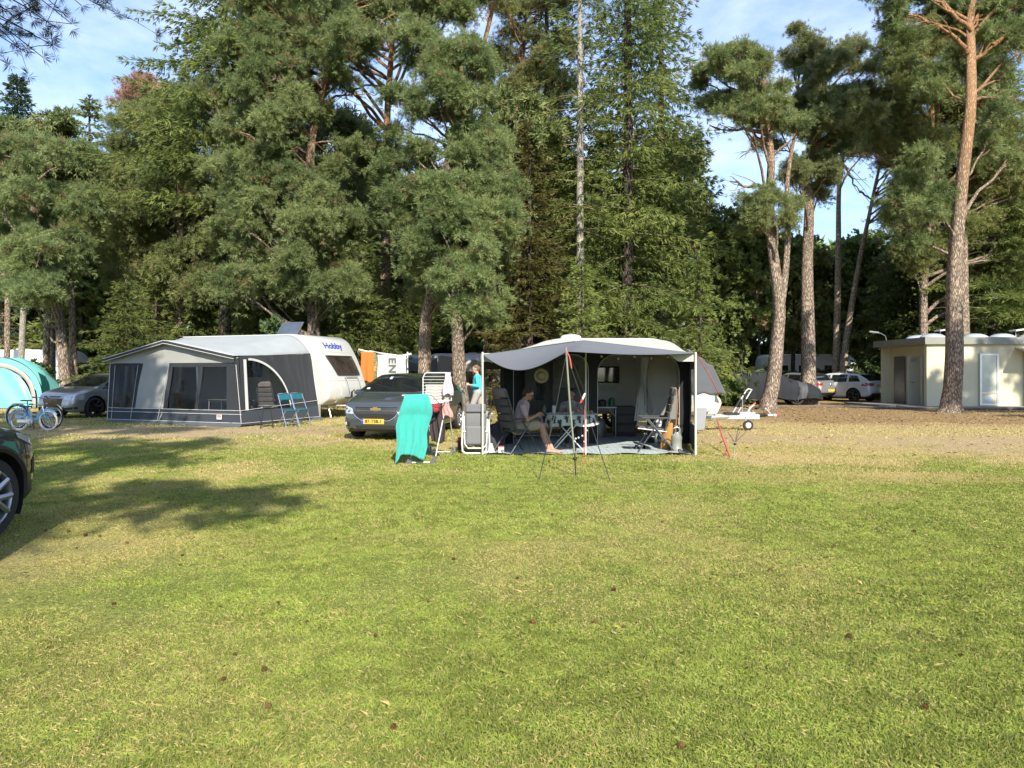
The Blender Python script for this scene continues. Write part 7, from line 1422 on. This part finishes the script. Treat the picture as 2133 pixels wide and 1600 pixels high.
# ---------------- bicycles ----------------
blu = mat('light_blue_paint', (.06, .30, .58), .3, var=.04, vs=5, coat=.8); crt = mat('cream_tyre', (.52, .47, .40), .8, var=.1, vs=12); saddle_m = mat('black_saddle', (.02, .02, .02), .6, var=.1, vs=9); wick = mat('wicker', (.16, .12, .08), .8, var=.5, vs=60, bump=.6, bs=90)
def bicycle(lab, loc, rz, fm, r, tyre, basket=False, sc__=1.0, roll=.0):
    t = thing('bicycle', lab, 'bicycle', loc, rz); wb_ = .98*sc__
    for x in (-wb_*.5, wb_*.5):
        q = MB(); q.tube([(x+r*math.cos(a), 0, r+r*math.sin(a)) for a in np.linspace(0, 2*PI, 40)[:-1]], .021, 8, closed=True); wh = q.build('wheel', tyre, t)
        q = MB(); q.tube([(x+r*.9*math.cos(a), 0, r+r*.9*math.sin(a)) for a in np.linspace(0, 2*PI, 40)[:-1]], .009, 6, closed=True); q.build('rim', fm if basket else chrome, wh); q = MB()
        for k in range(14): a = 2*PI*k/14; q.tube([(x, .02*(-1)**k, r), (x+r*.9*math.cos(a), 0, r+r*.9*math.sin(a))], .0022, 3)
        q.tube([(x, -.04, r), (x, .04, r)], .018, 8); q.build('spokes', chrome, wh)
        q = MB(); P = [(x+(r+.04)*math.cos(a), 0, r+(r+.04)*math.sin(a)) for a in np.linspace(.3 if x < 0 else .6, PI+.35 if x < 0 else PI-.1, 16)]; q.tube(P, .016, 6); q.build('mudguard', fm if not basket else whitem, t)
    F_ = (wb_*.5, 0, r); Rr = (-wb_*.5, 0, r); BB = (-.06*sc__, 0, r*.92); HT = (wb_*.33, 0, r*2.15); HB_ = (wb_*.37, 0, r*1.75); ST = (-.20*sc__, 0, r*2.0)
    q = MB(); q.tube([HT, (.12*sc__, 0, r*1.25), BB], .019, 8); q.tube([HB_, (.08*sc__, 0, r*1.02), (-.14*sc__, 0, r*1.3)], .019, 8); q.tube([BB, ST], .017, 8); q.build('frame', fm, t)
    q = MB()
    for s in (-.03, .03): q.tube([(BB[0], s, BB[2]), (Rr[0], s, Rr[2])], .010, 6); q.tube([(ST[0]+.02, s, ST[2]*.82), (Rr[0], s, Rr[2])], .009, 6)
    q.build('rear_fork', fm, t)
    q = MB()
    for s in (-.035, .035): q.tube([HB_, (HB_[0]+.03, s, HB_[2]-.06), (F_[0], s, F_[2])], .011, 6)
    q.build('fork', fm, t)
    q = MB(); q.tube([HB_, HT, (HT[0]-.03, 0, HT[2]+.12*sc__)], .016, 8); c_ = Vector((HT[0]-.03, 0, HT[2]+.12*sc__)); q.tube([c_+Vector((-.14, -.25, .05)), c_+Vector((0, -.20, .04)), c_, c_+Vector((0, .20, .04)), c_+Vector((-.14, .25, .05))], .011, 8); hb = q.build('handlebar', chrome, t)
    q = MB()
    for s in (-1, 1): q.tube([c_+Vector((-.06, s*.235, .045)), c_+Vector((-.16, s*.255, .05))], .017, 8)
    q.build('grip', blackp, hb)
    q = MB(); q.grid(lambda u, v: Vector((ST[0]-.15+.27*u, .085*(1-u)**.7*math.cos(PI*v)+.018*math.cos(PI*v), ST[2]+.10+.035*math.sin(PI*v))), 12, 10); q.tube([ST, (ST[0]-.01, 0, ST[2]+.1)], .012, 6); q.build('saddle', saddle_m, t, ang=80)
    q = MB(); q.tube([(ST[0]-.05, -.05, r*2.12), (Rr[0]-.12, -.05, r*2.12), (Rr[0]-.12, .05, r*2.12), (ST[0]-.05, .05, r*2.12)], .007, 5)
    for s in (-.05, .05): q.tube([(Rr[0], s, r), (Rr[0]-.06, s, r*2.12)], .006, 5); q.tube([(Rr[0], s, r), (Rr[0]+.12, s, r*2.12)], .006, 5)
    q.build('rear_rack', fm, t)
    q = MB(); q.box(((BB[0]+Rr[0])/2+.02, -.05, r*.95), (abs(Rr[0]-BB[0])+.08, .02, .085), bev=.009); q.lathe([(.001, -.01), (.075, -.01), (.08, 0), (.001, .01)], (BB[0], -.06, BB[2]), 'Y', 20); q.build('chain_guard', whitem, t)
    q = MB(); q.tube([(BB[0], -.08, BB[2]), (BB[0]+.05, -.08, BB[2]-.13)], .009, 6); q.box((BB[0]+.05, -.13, BB[2]-.13), (.08, .08, .018)); q.tube([(BB[0], .08, BB[2]), (BB[0]-.05, .08, BB[2]+.13)], .009, 6); q.box((BB[0]-.05, .13, BB[2]+.13), (.08, .08, .018)); q.build('pedal', blackp, t)
    q = MB(); q.tube([(BB[0]-.05, .04, r*.8), (BB[0]-.10, .20, .01)], .009, 6); q.build('kickstand', blackp, t)
    q = MB(); q.tube([HB_, (HB_[0]+.22, .08, HB_[2]+.02), (HB_[0]+.22, -.08, HB_[2]+.02), HB_], .008, 6); q.tube([(HB_[0]+.2, .06, HB_[2]), (F_[0], .04, r)], .006, 5); q.tube([(HB_[0]+.2, -.06, HB_[2]), (F_[0], -.04, r)], .006, 5); q.build('front_rack', fm, t)
    if basket:
        q = MB(); b0 = Vector((HB_[0]+.16, 0, HT[2]+.02)); q.grid(lambda u, v: b0+Vector(((.11+.03*v)*[1, 1, -1, -1, 1][int(round(u*4))], (.15+.03*v)*[-1, 1, 1, -1, -1][int(round(u*4))], -.10+.2*v)), 4, 4); q.box(b0+Vector((0, 0, -.1)), (.22, .30, .012)); o = q.build('basket', wick, t); solid(o, .012)
    else:
        pass
    return t
g = G(72, 898); bicycle('light blue child bicycle with cream tyres nearest the camera', (at(70, 19.1)[0], 19.1, 0), math.radians(-8), blu, .245, crt, False, .86)
bicycle('white bicycle with wicker front basket behind the blue child bicycle', (at(72, 19.75)[0], 19.75, 0), math.radians(-6), whitem, .31, rubber, True, 1.0)
# ---------------- toilet building ----------------
tbw = mat('cream_wall', (.56, .51, .345), .8, var=.06, vs=1.2, bump=.12, bs=60); fas = mat('grey_fascia', (.22, .22, .185), .6, var=.08, vs=2); dcr = mat('door_cream', (.42, .41, .33), .5, var=.04, vs=2); dgr = mat('grey_door', (.28, .27, .23), .5, var=.05, vs=2); frost = mat('frosted_glass', (.46, .48, .40), .2, var=.06, vs=1.5, coat=.5)
tb_ = thing('toilet_building', 'flat roofed cream toilet building with grey fascia at the right edge', 'building', (17.67, 31.5, 0)); H = 2.68
q = MB()
q.box((.10+.0, .1, H/2), (.20, .20, H)); q.box((2.17, .1, H/2), (3.94, .2, H)); q.box((8.5, .1, H/2), (6.0, .2, H)); q.box((4.82, .1, 2.52), (1.36, .2, .33))
q.box((.62, 2.9, H/2), (.2, 2.4, H)); q.box((.45, 4.1, H/2), (.62, .2, H)); q.box((11.4, 2.2, H/2), (.2, 4, H)); q.box((6, 4.2, H/2), (11, .2, H)); q.box((.62, .95, H/2), (.2, 1.5, H))
q.build('wall', tbw, tb_, smooth=False)
q = MB(); q.box((5.8, 2.1, 2.83), (11.9, 4.5, .30)); q.poly([(-.15, -.16, 2.68), (.30, -.16, 2.68), (.42, -.16, 2.72), (.42, -.16, 2.76), (-.15, -.16, 2.76)], (0, .05, 0)); q.build('fascia', fas, tb_, smooth=False)
q = MB(); q.box((5.8, 2.1, 2.665), (11.4, 4.3, .02)); q.build('ceiling', tbw, tb_, smooth=False)
q = MB(); q.box((6, 2.1, .02), (10.6, 4.0, .03)); q.build('floor', pave, tb_, smooth=False)
# side doors in the recess (left face)
for i, (y, w_, openx, m_, sign) in enumerate(((3.1, .85, 0, dgr, ''), (1.55, .85, .50, dcr, 'WC'), (.55, .80, .46, dcr, 'M'))):
    d = MB()
    if not openx: d.box((.50, y, 1.10), (.05, w_, 2.12), bev=.01)
    else: d.box((.50-openx/2, y-.05, 1.12), (openx, .045, 2.16), bev=.01)
    dd = d.build('door', m_, tb_); q = MB()
    if not openx: q.box((.46, y, 1.10), (.02, w_+.12, 2.24)); q.box((.45, y-.30, 1.05), (.03, .03, .12), bev=.008)
    else: q.tube([(.30, y-.10, 1.04), (.10, y-.10, 1.04)], .012, 6)
    q.build('handle', greyf, dd)
    if sign:
        s_ = MB(); s_.box((.50-openx/2, y-.078, 2.02), (.20, .006, .13)); so_ = s_.build('sign', whitep, dd); q = MB(); zz = 2.02; x_ = .50-openx/2
        for a, b2 in (((-.1, -.065), (.1, -.065)), ((.1, -.065), (.1, .065)), ((.1, .065), (-.1, .065)), ((-.1, .065), (-.1, -.065))): q.tube([(x_+a[0], y-.083, zz+a[1]), (x_+b2[0], y-.083, zz+b2[1])], .006, 4)
        q.build('sign_border', ink, so_)
        text_obj('sign_text', sign, .11, Matrix.Translation((x_, y-.084, zz)) @ Matrix.Rotation(PI/2, 4, 'X'), ink, so_, .003)
# front glazed door, opened flat against the wall
X0 = (2045-CX)/F*31.3-17.67; X1 = (2085-CX)/F*31.3-17.67
q = MB(); zb_, zt_ = .08, 2.28
for (a, b2, c, d_) in ((X0, X0+.09, zb_, zt_), (X1-.09, X1, zb_, zt_), (X0+.09, X1-.09, zb_, zb_+.07), (X0+.09, X1-.09, zt_-.08, zt_), (X0+.09, X1-.09, .58, .64)): q.box(((a+b2)/2, -.06, (c+d_)/2), (b2-a, .05, d_-c))
gd = q.build('door', alu, tb_, smooth=False); q = MB(); q.box(((X0+X1)/2, -.055, 1.42), (X1-X0-.18, .012, 1.56)); q.build('frosted_pane', frost, gd); q = MB(); q.box(((X0+X1)/2, -.055, .365), (X1-X0-.18, .012, .43)); q.build('lower_panel', tbw, gd); q = MB(); q.tube([(X0+.05, -.11, 1.12), (X0+.17, -.11, 1.12)], .012, 6); q.build('handle', alu, gd)
q = MB(); q.box(((X0+X1)/2, -.064, .34), (.30, .004, .22)); q.build('notice', mat('pale_blue_sticker', (.40, .46, .52), .5, var=.1, vs=9), gd)
# entrance inside
q = MB(); q.box((4.5, 1.9, 1.3), (.06, 3.5, 2.6)); q.box((5.55, 1.9, 1.3), (.06, 3.5, 2.6)); q.box((5.0, 2.6, 1.3), (1.1, .06, 2.6)); q.build('inner_partition', mat('inner_panel', (.30, .28, .25), .6, var=.06, vs=2), tb_, smooth=False)
q = MB(); q.box((4.16, .0, 1.2), (.05, .26, 2.3)); q.box((5.50, .0, 1.2), (.05, .26, 2.3)); q.box((4.83, .0, 2.345), (1.29, .26, .04)); q.build('door_frame', alu, tb_, smooth=False)
q = MB(); q.add([(3.75, -.02, 2.55), (3.55, -1.2, 2.36), (6.4, -1.2, 2.36), (6.1, -.02, 2.55), (3.75, -.02, 2.50), (3.55, -1.2, 2.28), (6.4, -1.2, 2.28), (6.1, -.02, 2.50)], [(0, 1, 2, 3), (7, 6, 5, 4), (1, 5, 6, 2), (0, 4, 5, 1), (3, 2, 6, 7)]); cp = q.build('canopy', mat('canopy_sheet', (.50, .46, .36), .5, var=.08, vs=2), tb_, smooth=False)
q = MB(); q.tube([(4.7, -1.0, 2.42), (3.7, -.17, 2.93)], .012, 6); q.tube([(4.7, -1.0, 2.42), (6.6, -.17, 2.93)], .012, 6); q.box((4.85, -1.15, 2.33), (.2, .1, .06)); q.build('stay', alu, cp)
dome_m = mat('dome_plastic', (.42, .47, .55), .2, var=.05, vs=3, coat=.6)
for i, (px, Y) in enumerate(((1912, 34.2), (1943, 32.8), (2031, 32.8), (2087, 32.8), (2150, 32.8))):
    x = (px-CX)/F*Y-17.67; q = MB(); q.lathe([(.52, 2.98), (.52, 3.05), (.49, 3.08), (.38, 3.15), (.20, 3.20), (.001, 3.215)], (x, Y-31.5, 0), 'Z', 24); q.build('skylight_dome', dome_m, tb_)
for (px, Y) in ((1968, 33.6), (2125, 33.6)): x = (px-CX)/F*Y-17.67; q = MB(); q.box((x, Y-31.5, 3.42), (.7, .5, .06), R=Matrix.Rotation(-.15, 3, 'Y')); q.tube([(x-.2, Y-31.5, 3.4), (x-.2, Y-31.5, 2.98)], .02, 6); q.tube([(x+.2, Y-31.5, 3.4), (x+.2, Y-31.5, 2.98)], .02, 6); q.build('solar_collector', whitep, tb_)
bn = thing('litter_bin', 'grey bin with black lid in the toilet building entrance', 'bin', (17.67+5.15, 31.9, .03)); q = MB(); q.box((0, 0, .33), (.34, .30, .62), bev=.03); q.build('body', mat('bin_grey', (.34, .35, .34), .5, var=.06, vs=4), bn); q = MB(); q.box((0, 0, .665), (.38, .34, .06), bev=.02); q.build('lid', blackp, bn)
# street lamp
sl_ = thing('street_lamp', 'street lamp with a curved arm beside the toilet building', 'street lamp', (at(1846, 37)[0], 37, 0)); q = MB(); q.tube([(0, 0, 0), (0, 0, 3.1), (-.05, 0, 3.3), (-.25, 0, 3.42), (-.4, 0, 3.45)], [.05, .035, .03, .028, .028], 8); q.build('post', greyf, sl_); q = MB(); q.box((-.62, 0, 3.49), (.5, .16, .09), R=Matrix.Rotation(.12, 3, 'Y'), bev=.03); q.build('lamp_head', mat('lamp_grey', (.22, .23, .23), .4, var=.1, vs=5), sl_)
# tarp added out of frame at left to cast the shadow beside the near car
tp = thing('shadow_tarp', 'unseen grey tarp on poles, added out of frame to cast the shadow beside the near car', 'tarp canopy', (-5.4, 3.0, 0)); q = MB(); q.grid(lambda u, v: Vector((-6.9+3.22*u, 1.6+2.85*v, 2.62-.10*math.sin(PI*u)*math.sin(PI*v))), 16, 14); o = q.build('fabric', fl, tp, world=True, ang=80); solid(o, .01)
q = MB(); q.grid(lambda u, v: Vector((-3.69+.02*math.sin(v*9+u*5), 1.62+2.82*u, .03+2.56*v)), 14, 10); q.build('side_sheet', fl, tp, world=True, ang=80)  # closed side added so the cast shadow falls solid
for x in (-6.85, -3.73):
    for y in (1.65, 4.40): q = MB(); q.tube([(x, y, 0), (x, y, 2.62)], .018, 8); q.build('pole', alu, tp, world=True)
# ---------------- people ----------------
def skin_m(n, c): return mat(n, c, .55, var=.08, vs=9, bump=.05, bs=60)
def fused(q, name, m, parent, vox=.008, sm=4, world=True):
    o = q.build(name, m, parent, world=world); r = o.modifiers.new('fuse', 'REMESH'); r.mode = 'VOXEL'; r.voxel_size = vox; r.use_smooth_shade = True; s = o.modifiers.new('sm', 'SMOOTH'); s.iterations = sm; s.factor = .5; return o
def hand(q, wrist, d, up, s=1.0, curl=.5, thumb=1):
    """five fingers; d = pointing direction, up = back of hand"""
    d = Vector(d).normalized(); up = (Vector(up)-d*Vector(up).dot(d)).normalized(); sd = d.cross(up)*thumb; w_ = Vector(wrist); pc = w_+d*.085*s
    q.cap_(w_, w_+d*.02*s, .026*s, .03*s); 
    for k in range(4):
        off = (k-1.5)*.020*s; b = w_+d*.02*s+sd*off*.8; kn = w_+d*(.088-.004*abs(k-1.3))*s+sd*off; q.cap_(b, kn, .015*s, .0125*s, 10); L_ = (.042, .048, .045, .034)[k]*s; a = curl*(1+.15*k)
        d1 = (d*math.cos(a)-up*math.sin(a)); p1 = kn+d1*L_; d2 = (d*math.cos(a*2.1)-up*math.sin(a*2.1)); p2 = p1+d2*L_*.75; q.cap_(kn, p1, .0105*s, .0095*s, 8); q.cap_(p1, p2, .0095*s, .0075*s, 8)
    tb0 = w_+d*.02*s+(-sd)*.02*s; t1 = tb0+(d*.6-sd*.75-up*.25).normalized()*.045*s; t2 = t1+(d*.9-sd*.15-up*.45).normalized()*.035*s; q.cap_(tb0, t1, .014*s, .0115*s, 8); q.cap_(t1, t2, .011*s, .0085*s, 8)
def head(q, c, f, s=1.0, pitch=0):
    """c = skull centre, f = facing direction (unit, may look down)"""
    f = Vector(f).normalized(); sd = f.cross(Vector((0, 0, 1))).normalized(); up = sd.cross(f).normalized(); c = Vector(c); R = Matrix((sd, f, up)).transposed()
    q.ell(c+up*.02*s, (.074*s, .094*s, .088*s), 18, 14, R=R); q.ell(c+f*.025*s-up*.055*s, (.058*s, .062*s, .062*s), 16, 12, R=R); q.ell(c+f*.055*s-up*.092*s, (.030*s, .026*s, .024*s), 12, 8, R=R)
    q.cap_(c+f*.088*s+up*.012*s, c+f*.110*s-up*.022*s, .009*s, .014*s, 8); q.cap_(c+f*.088*s+sd*.02*s-up*.052*s, c+f*.088*s-sd*.02*s-up*.052*s, .009*s, .009*s, 8)
    for k in (-1, 1): q.ell(c+sd*k*.076*s-up*.01*s, (.010*s, .020*s, .030*s), 10, 8, R=R); q.ell(c+f*.080*s+sd*k*.03*s+up*.028*s, (.022*s, .012*s, .008*s), 10, 6, R=R); q.ell(c+f*.062*s+sd*k*.042*s-up*.025*s, (.022*s, .02*s, .02*s), 10, 6, R=R)
    return c, f, sd, up, R
def eyes(par, hd, s=1.0):
    c, f, sd, up, R = hd; q = MB()
    for k in (-1, 1): q.ell(c+f*.0865*s+sd*k*.031*s+up*.008*s, (.011*s, .007*s, .0065*s), 10, 8, R=R)
    q.build('eye', mat('dark_eye', (.03, .02, .015), .2, var=.1, vs=40), par, world=True)
    q = MB()
    for k in (-1, 1): q.tube([c+f*.092*s+sd*k*(.018)*s+up*.030*s, c+f*.090*s+sd*k*.045*s+up*.030*s], .004*s, 5)
    q.build('eyebrow', mat('dark_brow', (.04, .03, .02), .8, var=.1, vs=40), par, world=True)
def hair(par, hd, m, s=1.0, long=0, bun=False):
    c, f, sd, up, R = hd; q = MB(); q.ell(c+up*.045*s-f*.018*s, (.082*s, .092*s, .078*s), 18, 14, R=R); q.ell(c-f*.05*s-up*.01*s, (.074*s, .055*s, .075*s), 14, 10, R=R)
    if long: q.cap_(c-f*.075*s, c-f*.085*s-up*long, .055*s, .03*s)
    if bun: q.ell(c-f*.115*s+up*.02*s, (.035*s,)*3, 12, 8)
    return fused(q, 'hair', m, par, .008, 2)
# man seated in the recliner, looking at a phone
sk = skin_m('man_skin', (.42, .235, .165)); shirt = mat('pale_pink_shirt', (.46, .33, .35), .9, var=.06, vs=4, bump=.2, bs=14)
M0 = Vector((.05, 13.62, 0)); man = thing('person', 'seated man in pale pink T-shirt and beige shorts looking down at a phone, barefoot', 'person', tuple(M0))
yo = 13.60; q = MB(); P = lambda x, y, z: Vector((x+.08, yo+y, z))
neck = P(.135, 0, .985); hd = head(q, P(.215, -.0, 1.09), Vector((.90, -.12, -.42)), 1.03); q.cap_(P(.10, 0, .90), P(.185, 0, 1.03), .062, .056)
q.cap_(P(.12, 0, .88), P(.03, 0, .52), .10, .125); q.cap_(P(.12, -.13, .87), P(.12, .13, .87), .055, .055)
for s in (-1, 1):
    q.cap_(P(.05, s*.09, .50), P(.44, s*.12, .53), .088, .062)                       # thigh
    kn = P(.46, s*.12, .53); an = P(.585, s*.045-.05, .095) if s < 0 else P(.66, -.06, .095); q.cap_(kn, kn*.55+an*.45+Vector((-.02, 0, 0)), .058, .054); q.cap_(kn*.55+an*.45+Vector((-.02, 0, 0)), an, .052, .034)
    tx = .19 if s < 0 else .21; q.cap_(an+Vector((-.025, 0, -.03)), an+Vector((tx*.55, -.02, -.045)), .033, .030); q.cap_(an+Vector((tx*.5, -.02, -.045)), an+Vector((tx*.82, -.03, -.055)), .030, .024)
    for k in range(5): b = an+Vector((tx*.78, -.03+(k-2)*.016, -.058)); q.cap_(b, b+Vector((.052-.006*abs(k-1)-.004*k, 0, -.004)), .011, .009, 8)
    sh = P(.125, s*.175, .865); el = P(.19, s*.215, .63) if s < 0 else P(.21, .20, .63); q.cap_(sh, el, .050, .040); wr_ = P(.375, s*.06-.03, .71); q.cap_(el, wr_, .040, .026)
    hand(q, wr_, (.85, -.25*s, .30), (0.1, s*-.8, .35), .95, .75, -s)
bd = fused(q, 'body', sk, man, .007, 3); eyes(man, hd, 1.03); hair(man, hd, mat('short_brown_hair', (.055, .035, .022), .9, var=.3, vs=60, bump=.5, bs=200), 1.03)
c, f, sd, up, R = hd; q = MB(); q.ell(c+f*.045-up*.085, (.050, .052, .040), 14, 10, R=R); fused(q, 'beard', mat('beard_brown', (.10, .055, .035), .9, var=.3, vs=60, bump=.5, bs=200), man, .007, 2)
q = MB()
for k in (-1, 1): q.tube([c+f*.10+sd*k*(.032+.022*math.cos(a))+up*(.008+.018*math.sin(a)) for a in np.linspace(0, 2*PI, 14)[:-1]], .0028, 5, closed=True); q.tube([c+f*.10+sd*k*.054+up*.01, c+sd*k*.082+up*.008], .0028, 5)
q.build('spectacles', blackp, man, world=True)
q = MB(); q.cap_(P(.13, 0, .885), P(.03, 0, .50), .118, .145); q.cap_(P(.115, -.14, .875), P(.115, .14, .875), .068, .068)
for s in (-1, 1): sh = P(.12, s*.17, .868); el = P(.19, s*.215, .63); q.cap_(sh, sh*.45+el*.55, .068, .060)
fused(q, 'shirt', shirt, man, .008, 3)
q = MB(); q.cap_(P(.02, -.05, .48), P(.02, .05, .48), .14, .14)
for s in (-1, 1): q.cap_(P(.05, s*.09, .50), P(.36, s*.115, .53), .108, .092)
fused(q, 'shorts', mat('beige_striped_shorts', (.42, .36, .24), .9, c2=(.26, .22, .15), vs=50, stretch=(1, .1, 2.2)), man, .008, 2)
ph = thing('phone', 'dark phone held in both hands by the seated man', 'phone', (.58, 13.56, .745)); q = MB(); q.box((0, 0, 0), (.075, .012, .15), R=Matrix.Rotation(-.9, 3, 'Y') @ Matrix.Rotation(1.2, 3, 'Z'), bev=.005); q.build('case', blackp, ph)
# woman behind the table
wm = thing('person', 'woman in black and white patterned blouse seated in the shade behind the round table', 'person', (1.22, 15.0, 0)); q = MB(); Pw = lambda x, y, z: Vector((1.20+x, 14.98+y, z)); hd = head(q, Pw(.0, 0, 1.06), Vector((-.30, -.88, -.30)), .95)
q.cap_(Pw(0, .03, .84), Pw(0, .02, 1.0), .052, .048); q.cap_(Pw(0, .03, .82), Pw(0, .06, .48), .10, .13); q.cap_(Pw(-.13, .03, .84), Pw(.13, .03, .84), .05, .05)
for s in (-1, 1):
    el = Pw(s*.22, -.10, .66); q.cap_(Pw(s*.165, .02, .83), el, .045, .036); wr_ = Pw(s*.09-.04, -.33, .78); q.cap_(el, wr_, .036, .023); hand(q, wr_, (-.3*s, -.8, .1), (0, 0, 1), .88, .5, s); q.cap_(Pw(s*.09, .05, .50), Pw(s*.11, -.36, .50), .085, .06); q.cap_(Pw(s*.11, -.38, .50), Pw(s*.11, -.33, .10), .055, .035); q.cap_(Pw(s*.11, -.33, .06), Pw(s*.11, -.50, .045), .032, .028)
fused(q, 'body', skin_m('woman_skin', (.36, .20, .14)), wm, .008, 3); eyes(wm, hd, .95); hair(wm, hd, mat('dark_hair', (.04, .022, .015), .7, var=.3, vs=50, bump=.4, bs=150), .97, long=.12)
blouse = mat('animal_print_blouse', (.45, .45, .43), .85, c2=(.03, .03, .03), vs=24); q = MB(); q.cap_(Pw(0, .03, .83), Pw(0, .06, .48), .12, .15); q.cap_(Pw(-.14, .03, .84), Pw(.14, .03, .84), .062, .062)
for s in (-1, 1): el = Pw(s*.22, -.10, .66); q.cap_(Pw(s*.165, .02, .83), el, .06, .052)
fused(q, 'blouse', blouse, wm, .009, 3)
q = MB(); q.cap_(Pw(-.04, .05, .46), Pw(.04, .05, .46), .14, .14)
for s in (-1, 1): q.cap_(Pw(s*.09, .05, .50), Pw(s*.11, -.37, .50), .098, .075); q.cap_(Pw(s*.11, -.38, .50), Pw(s*.11, -.33, .12), .072, .05)
fused(q, 'trousers', blk, wm, .010, 2)
ch = thing('camping_chair', 'dark padded chair on which the woman sits behind the table', 'chair', (1.22, 15.08, 0)); q = MB(); q.box((0, 0, .38), (.48, .46, .05), bev=.02); q.build('seat', pad, ch); q = MB(); q.box((0, .26, .80), (.48, .06, .75), R=Matrix.Rotation(-.15, 3, 'X'), bev=.025); q.build('backrest', pad, ch)
for sx in (-.22, .22):
    for sy in (-.2, .24): q = MB(); q.tube([(sx, sy, .02), (sx*.95, sy*.9, .38)], .012, 6); q.build('leg', ctube, ch)
# woman walking to the left behind the awning
wk = thing('person', 'walking woman in turquoise top and grey trousers seen in profile left of the awning', 'person', (-.98, 21.0, 0)); q = MB(); Pk = lambda x, y, z: Vector((-1.0+x, 21.0+y, z)); hd = head(q, Pk(-.03, 0, 1.585), Vector((-.97, -.05, -.12)), .98)
q.cap_(Pk(.02, 0, 1.36), Pk(.0, 0, 1.52), .05, .046); q.cap_(Pk(.02, 0, 1.34), Pk(.03, 0, .95), .10, .125); q.cap_(Pk(.02, -.14, 1.37), Pk(.02, .14, 1.37), .05, .05)
for s in (-1, 1):
    hip = Pk(.03, s*.085, .92); kn = Pk(-.14 if s < 0 else .12, s*.09, .50); an = Pk(-.24 if s < 0 else .36, s*.08, .09 if s < 0 else .16); q.cap_(hip, kn, .085, .058); q.cap_(kn, an, .055, .035); q.cap_(an+Vector((.02, 0, -.05)), an+Vector((-.16, 0, -.06)), .034, .026)
    el = Pk(.04 if s < 0 else .12, s*.21, 1.10); q.cap_(Pk(.02, s*.175, 1.35), el, .045, .036); wr_ = Pk(-.20 if s < 0 else -.02, s*.19, 1.14 if s < 0 else .95); q.cap_(el, wr_, .035, .024); hand(q, wr_, (-.9, 0, .25) if s < 0 else (-.4, 0, -.8), (0, s*.9, .3), .9, .9, s)
fused(q, 'body', skin_m('pale_skin', (.46, .27, .20)), wk, .008, 3); eyes(wk, hd, .98); hair(wk, hd, mat('light_brown_hair', (.16, .09, .05), .8, var=.3, vs=50, bump=.4, bs=150), .98, bun=True)
q = MB(); q.cap_(Pk(.02, 0, 1.33), Pk(.03, 0, .94), .118, .145); q.cap_(Pk(.02, -.14, 1.36), Pk(.02, .14, 1.36), .063, .063)
for s in (-1, 1): el = Pk(.04 if s < 0 else .12, s*.21, 1.10); q.cap_(Pk(.02, s*.17, 1.35), el, .062, .05); wr_ = Pk(-.20 if s < 0 else -.02, s*.19, 1.14 if s < 0 else .95); q.cap_(el, el*.35+wr_*.65, .05, .042)
fused(q, 'top', mat('turquoise_top', (.06, .42, .47), .85, var=.06, vs=5, bump=.2), wk, .009, 3)
q = MB()
for s in (-1, 1): hip = Pk(.03, s*.08, .92); kn = Pk(-.14 if s < 0 else .12, s*.09, .50); an = Pk(-.24 if s < 0 else .36, s*.08, .14 if s < 0 else .2); q.cap_(hip, kn, .112, .078); q.cap_(kn, an, .076, .055)
fused(q, 'trousers', mat('grey_trousers', (.33, .31, .29), .85, var=.06, vs=5, bump=.2), wk, .010, 3)
q = MB()
for s in (-1, 1): an = Pk(-.24 if s < 0 else .36, s*.08, .09 if s < 0 else .16); q.cap_(an+Vector((.03, 0, -.055)), an+Vector((-.17, 0, -.065)), .04, .032)
fused(q, 'shoes', blackp, wk, .009, 2)
# interior of the left awning: table and two chairs seen dimly through the foil
def in_aw(x, y): v = Matrix.Rotation(AZ, 3, 'Z')@Vector((x, y, 0)); return (A0[0]+v.x, A0[1]+v.y, 0)
recliner('dark reclining chair behind the middle foil window of the left awning', in_aw(3.1, 1.7), AZ+2.6, .25); recliner('reclining chair behind the arched side window of the left awning', in_aw(4.3, 1.9), AZ+1.9, .25); recliner('reclining chair behind the wide foil window, beside the inner table', in_aw(3.9, 1.2), AZ-.6, .25)
t = thing('camping_table', 'low table inside the left awning behind the foil', 'table', in_aw(3.4, 1.1), AZ); q = MB(); q.box((0, 0, .68), (1.0, .6, .03), bev=.01); q.build('tabletop', greyf, t)
for sx in (-.42, .42):
    for sy in (-.25, .25): q = MB(); q.tube([(sx, sy, .67), (sx*1.05, sy, 0)], .012, 6); q.build('leg', alu, t)
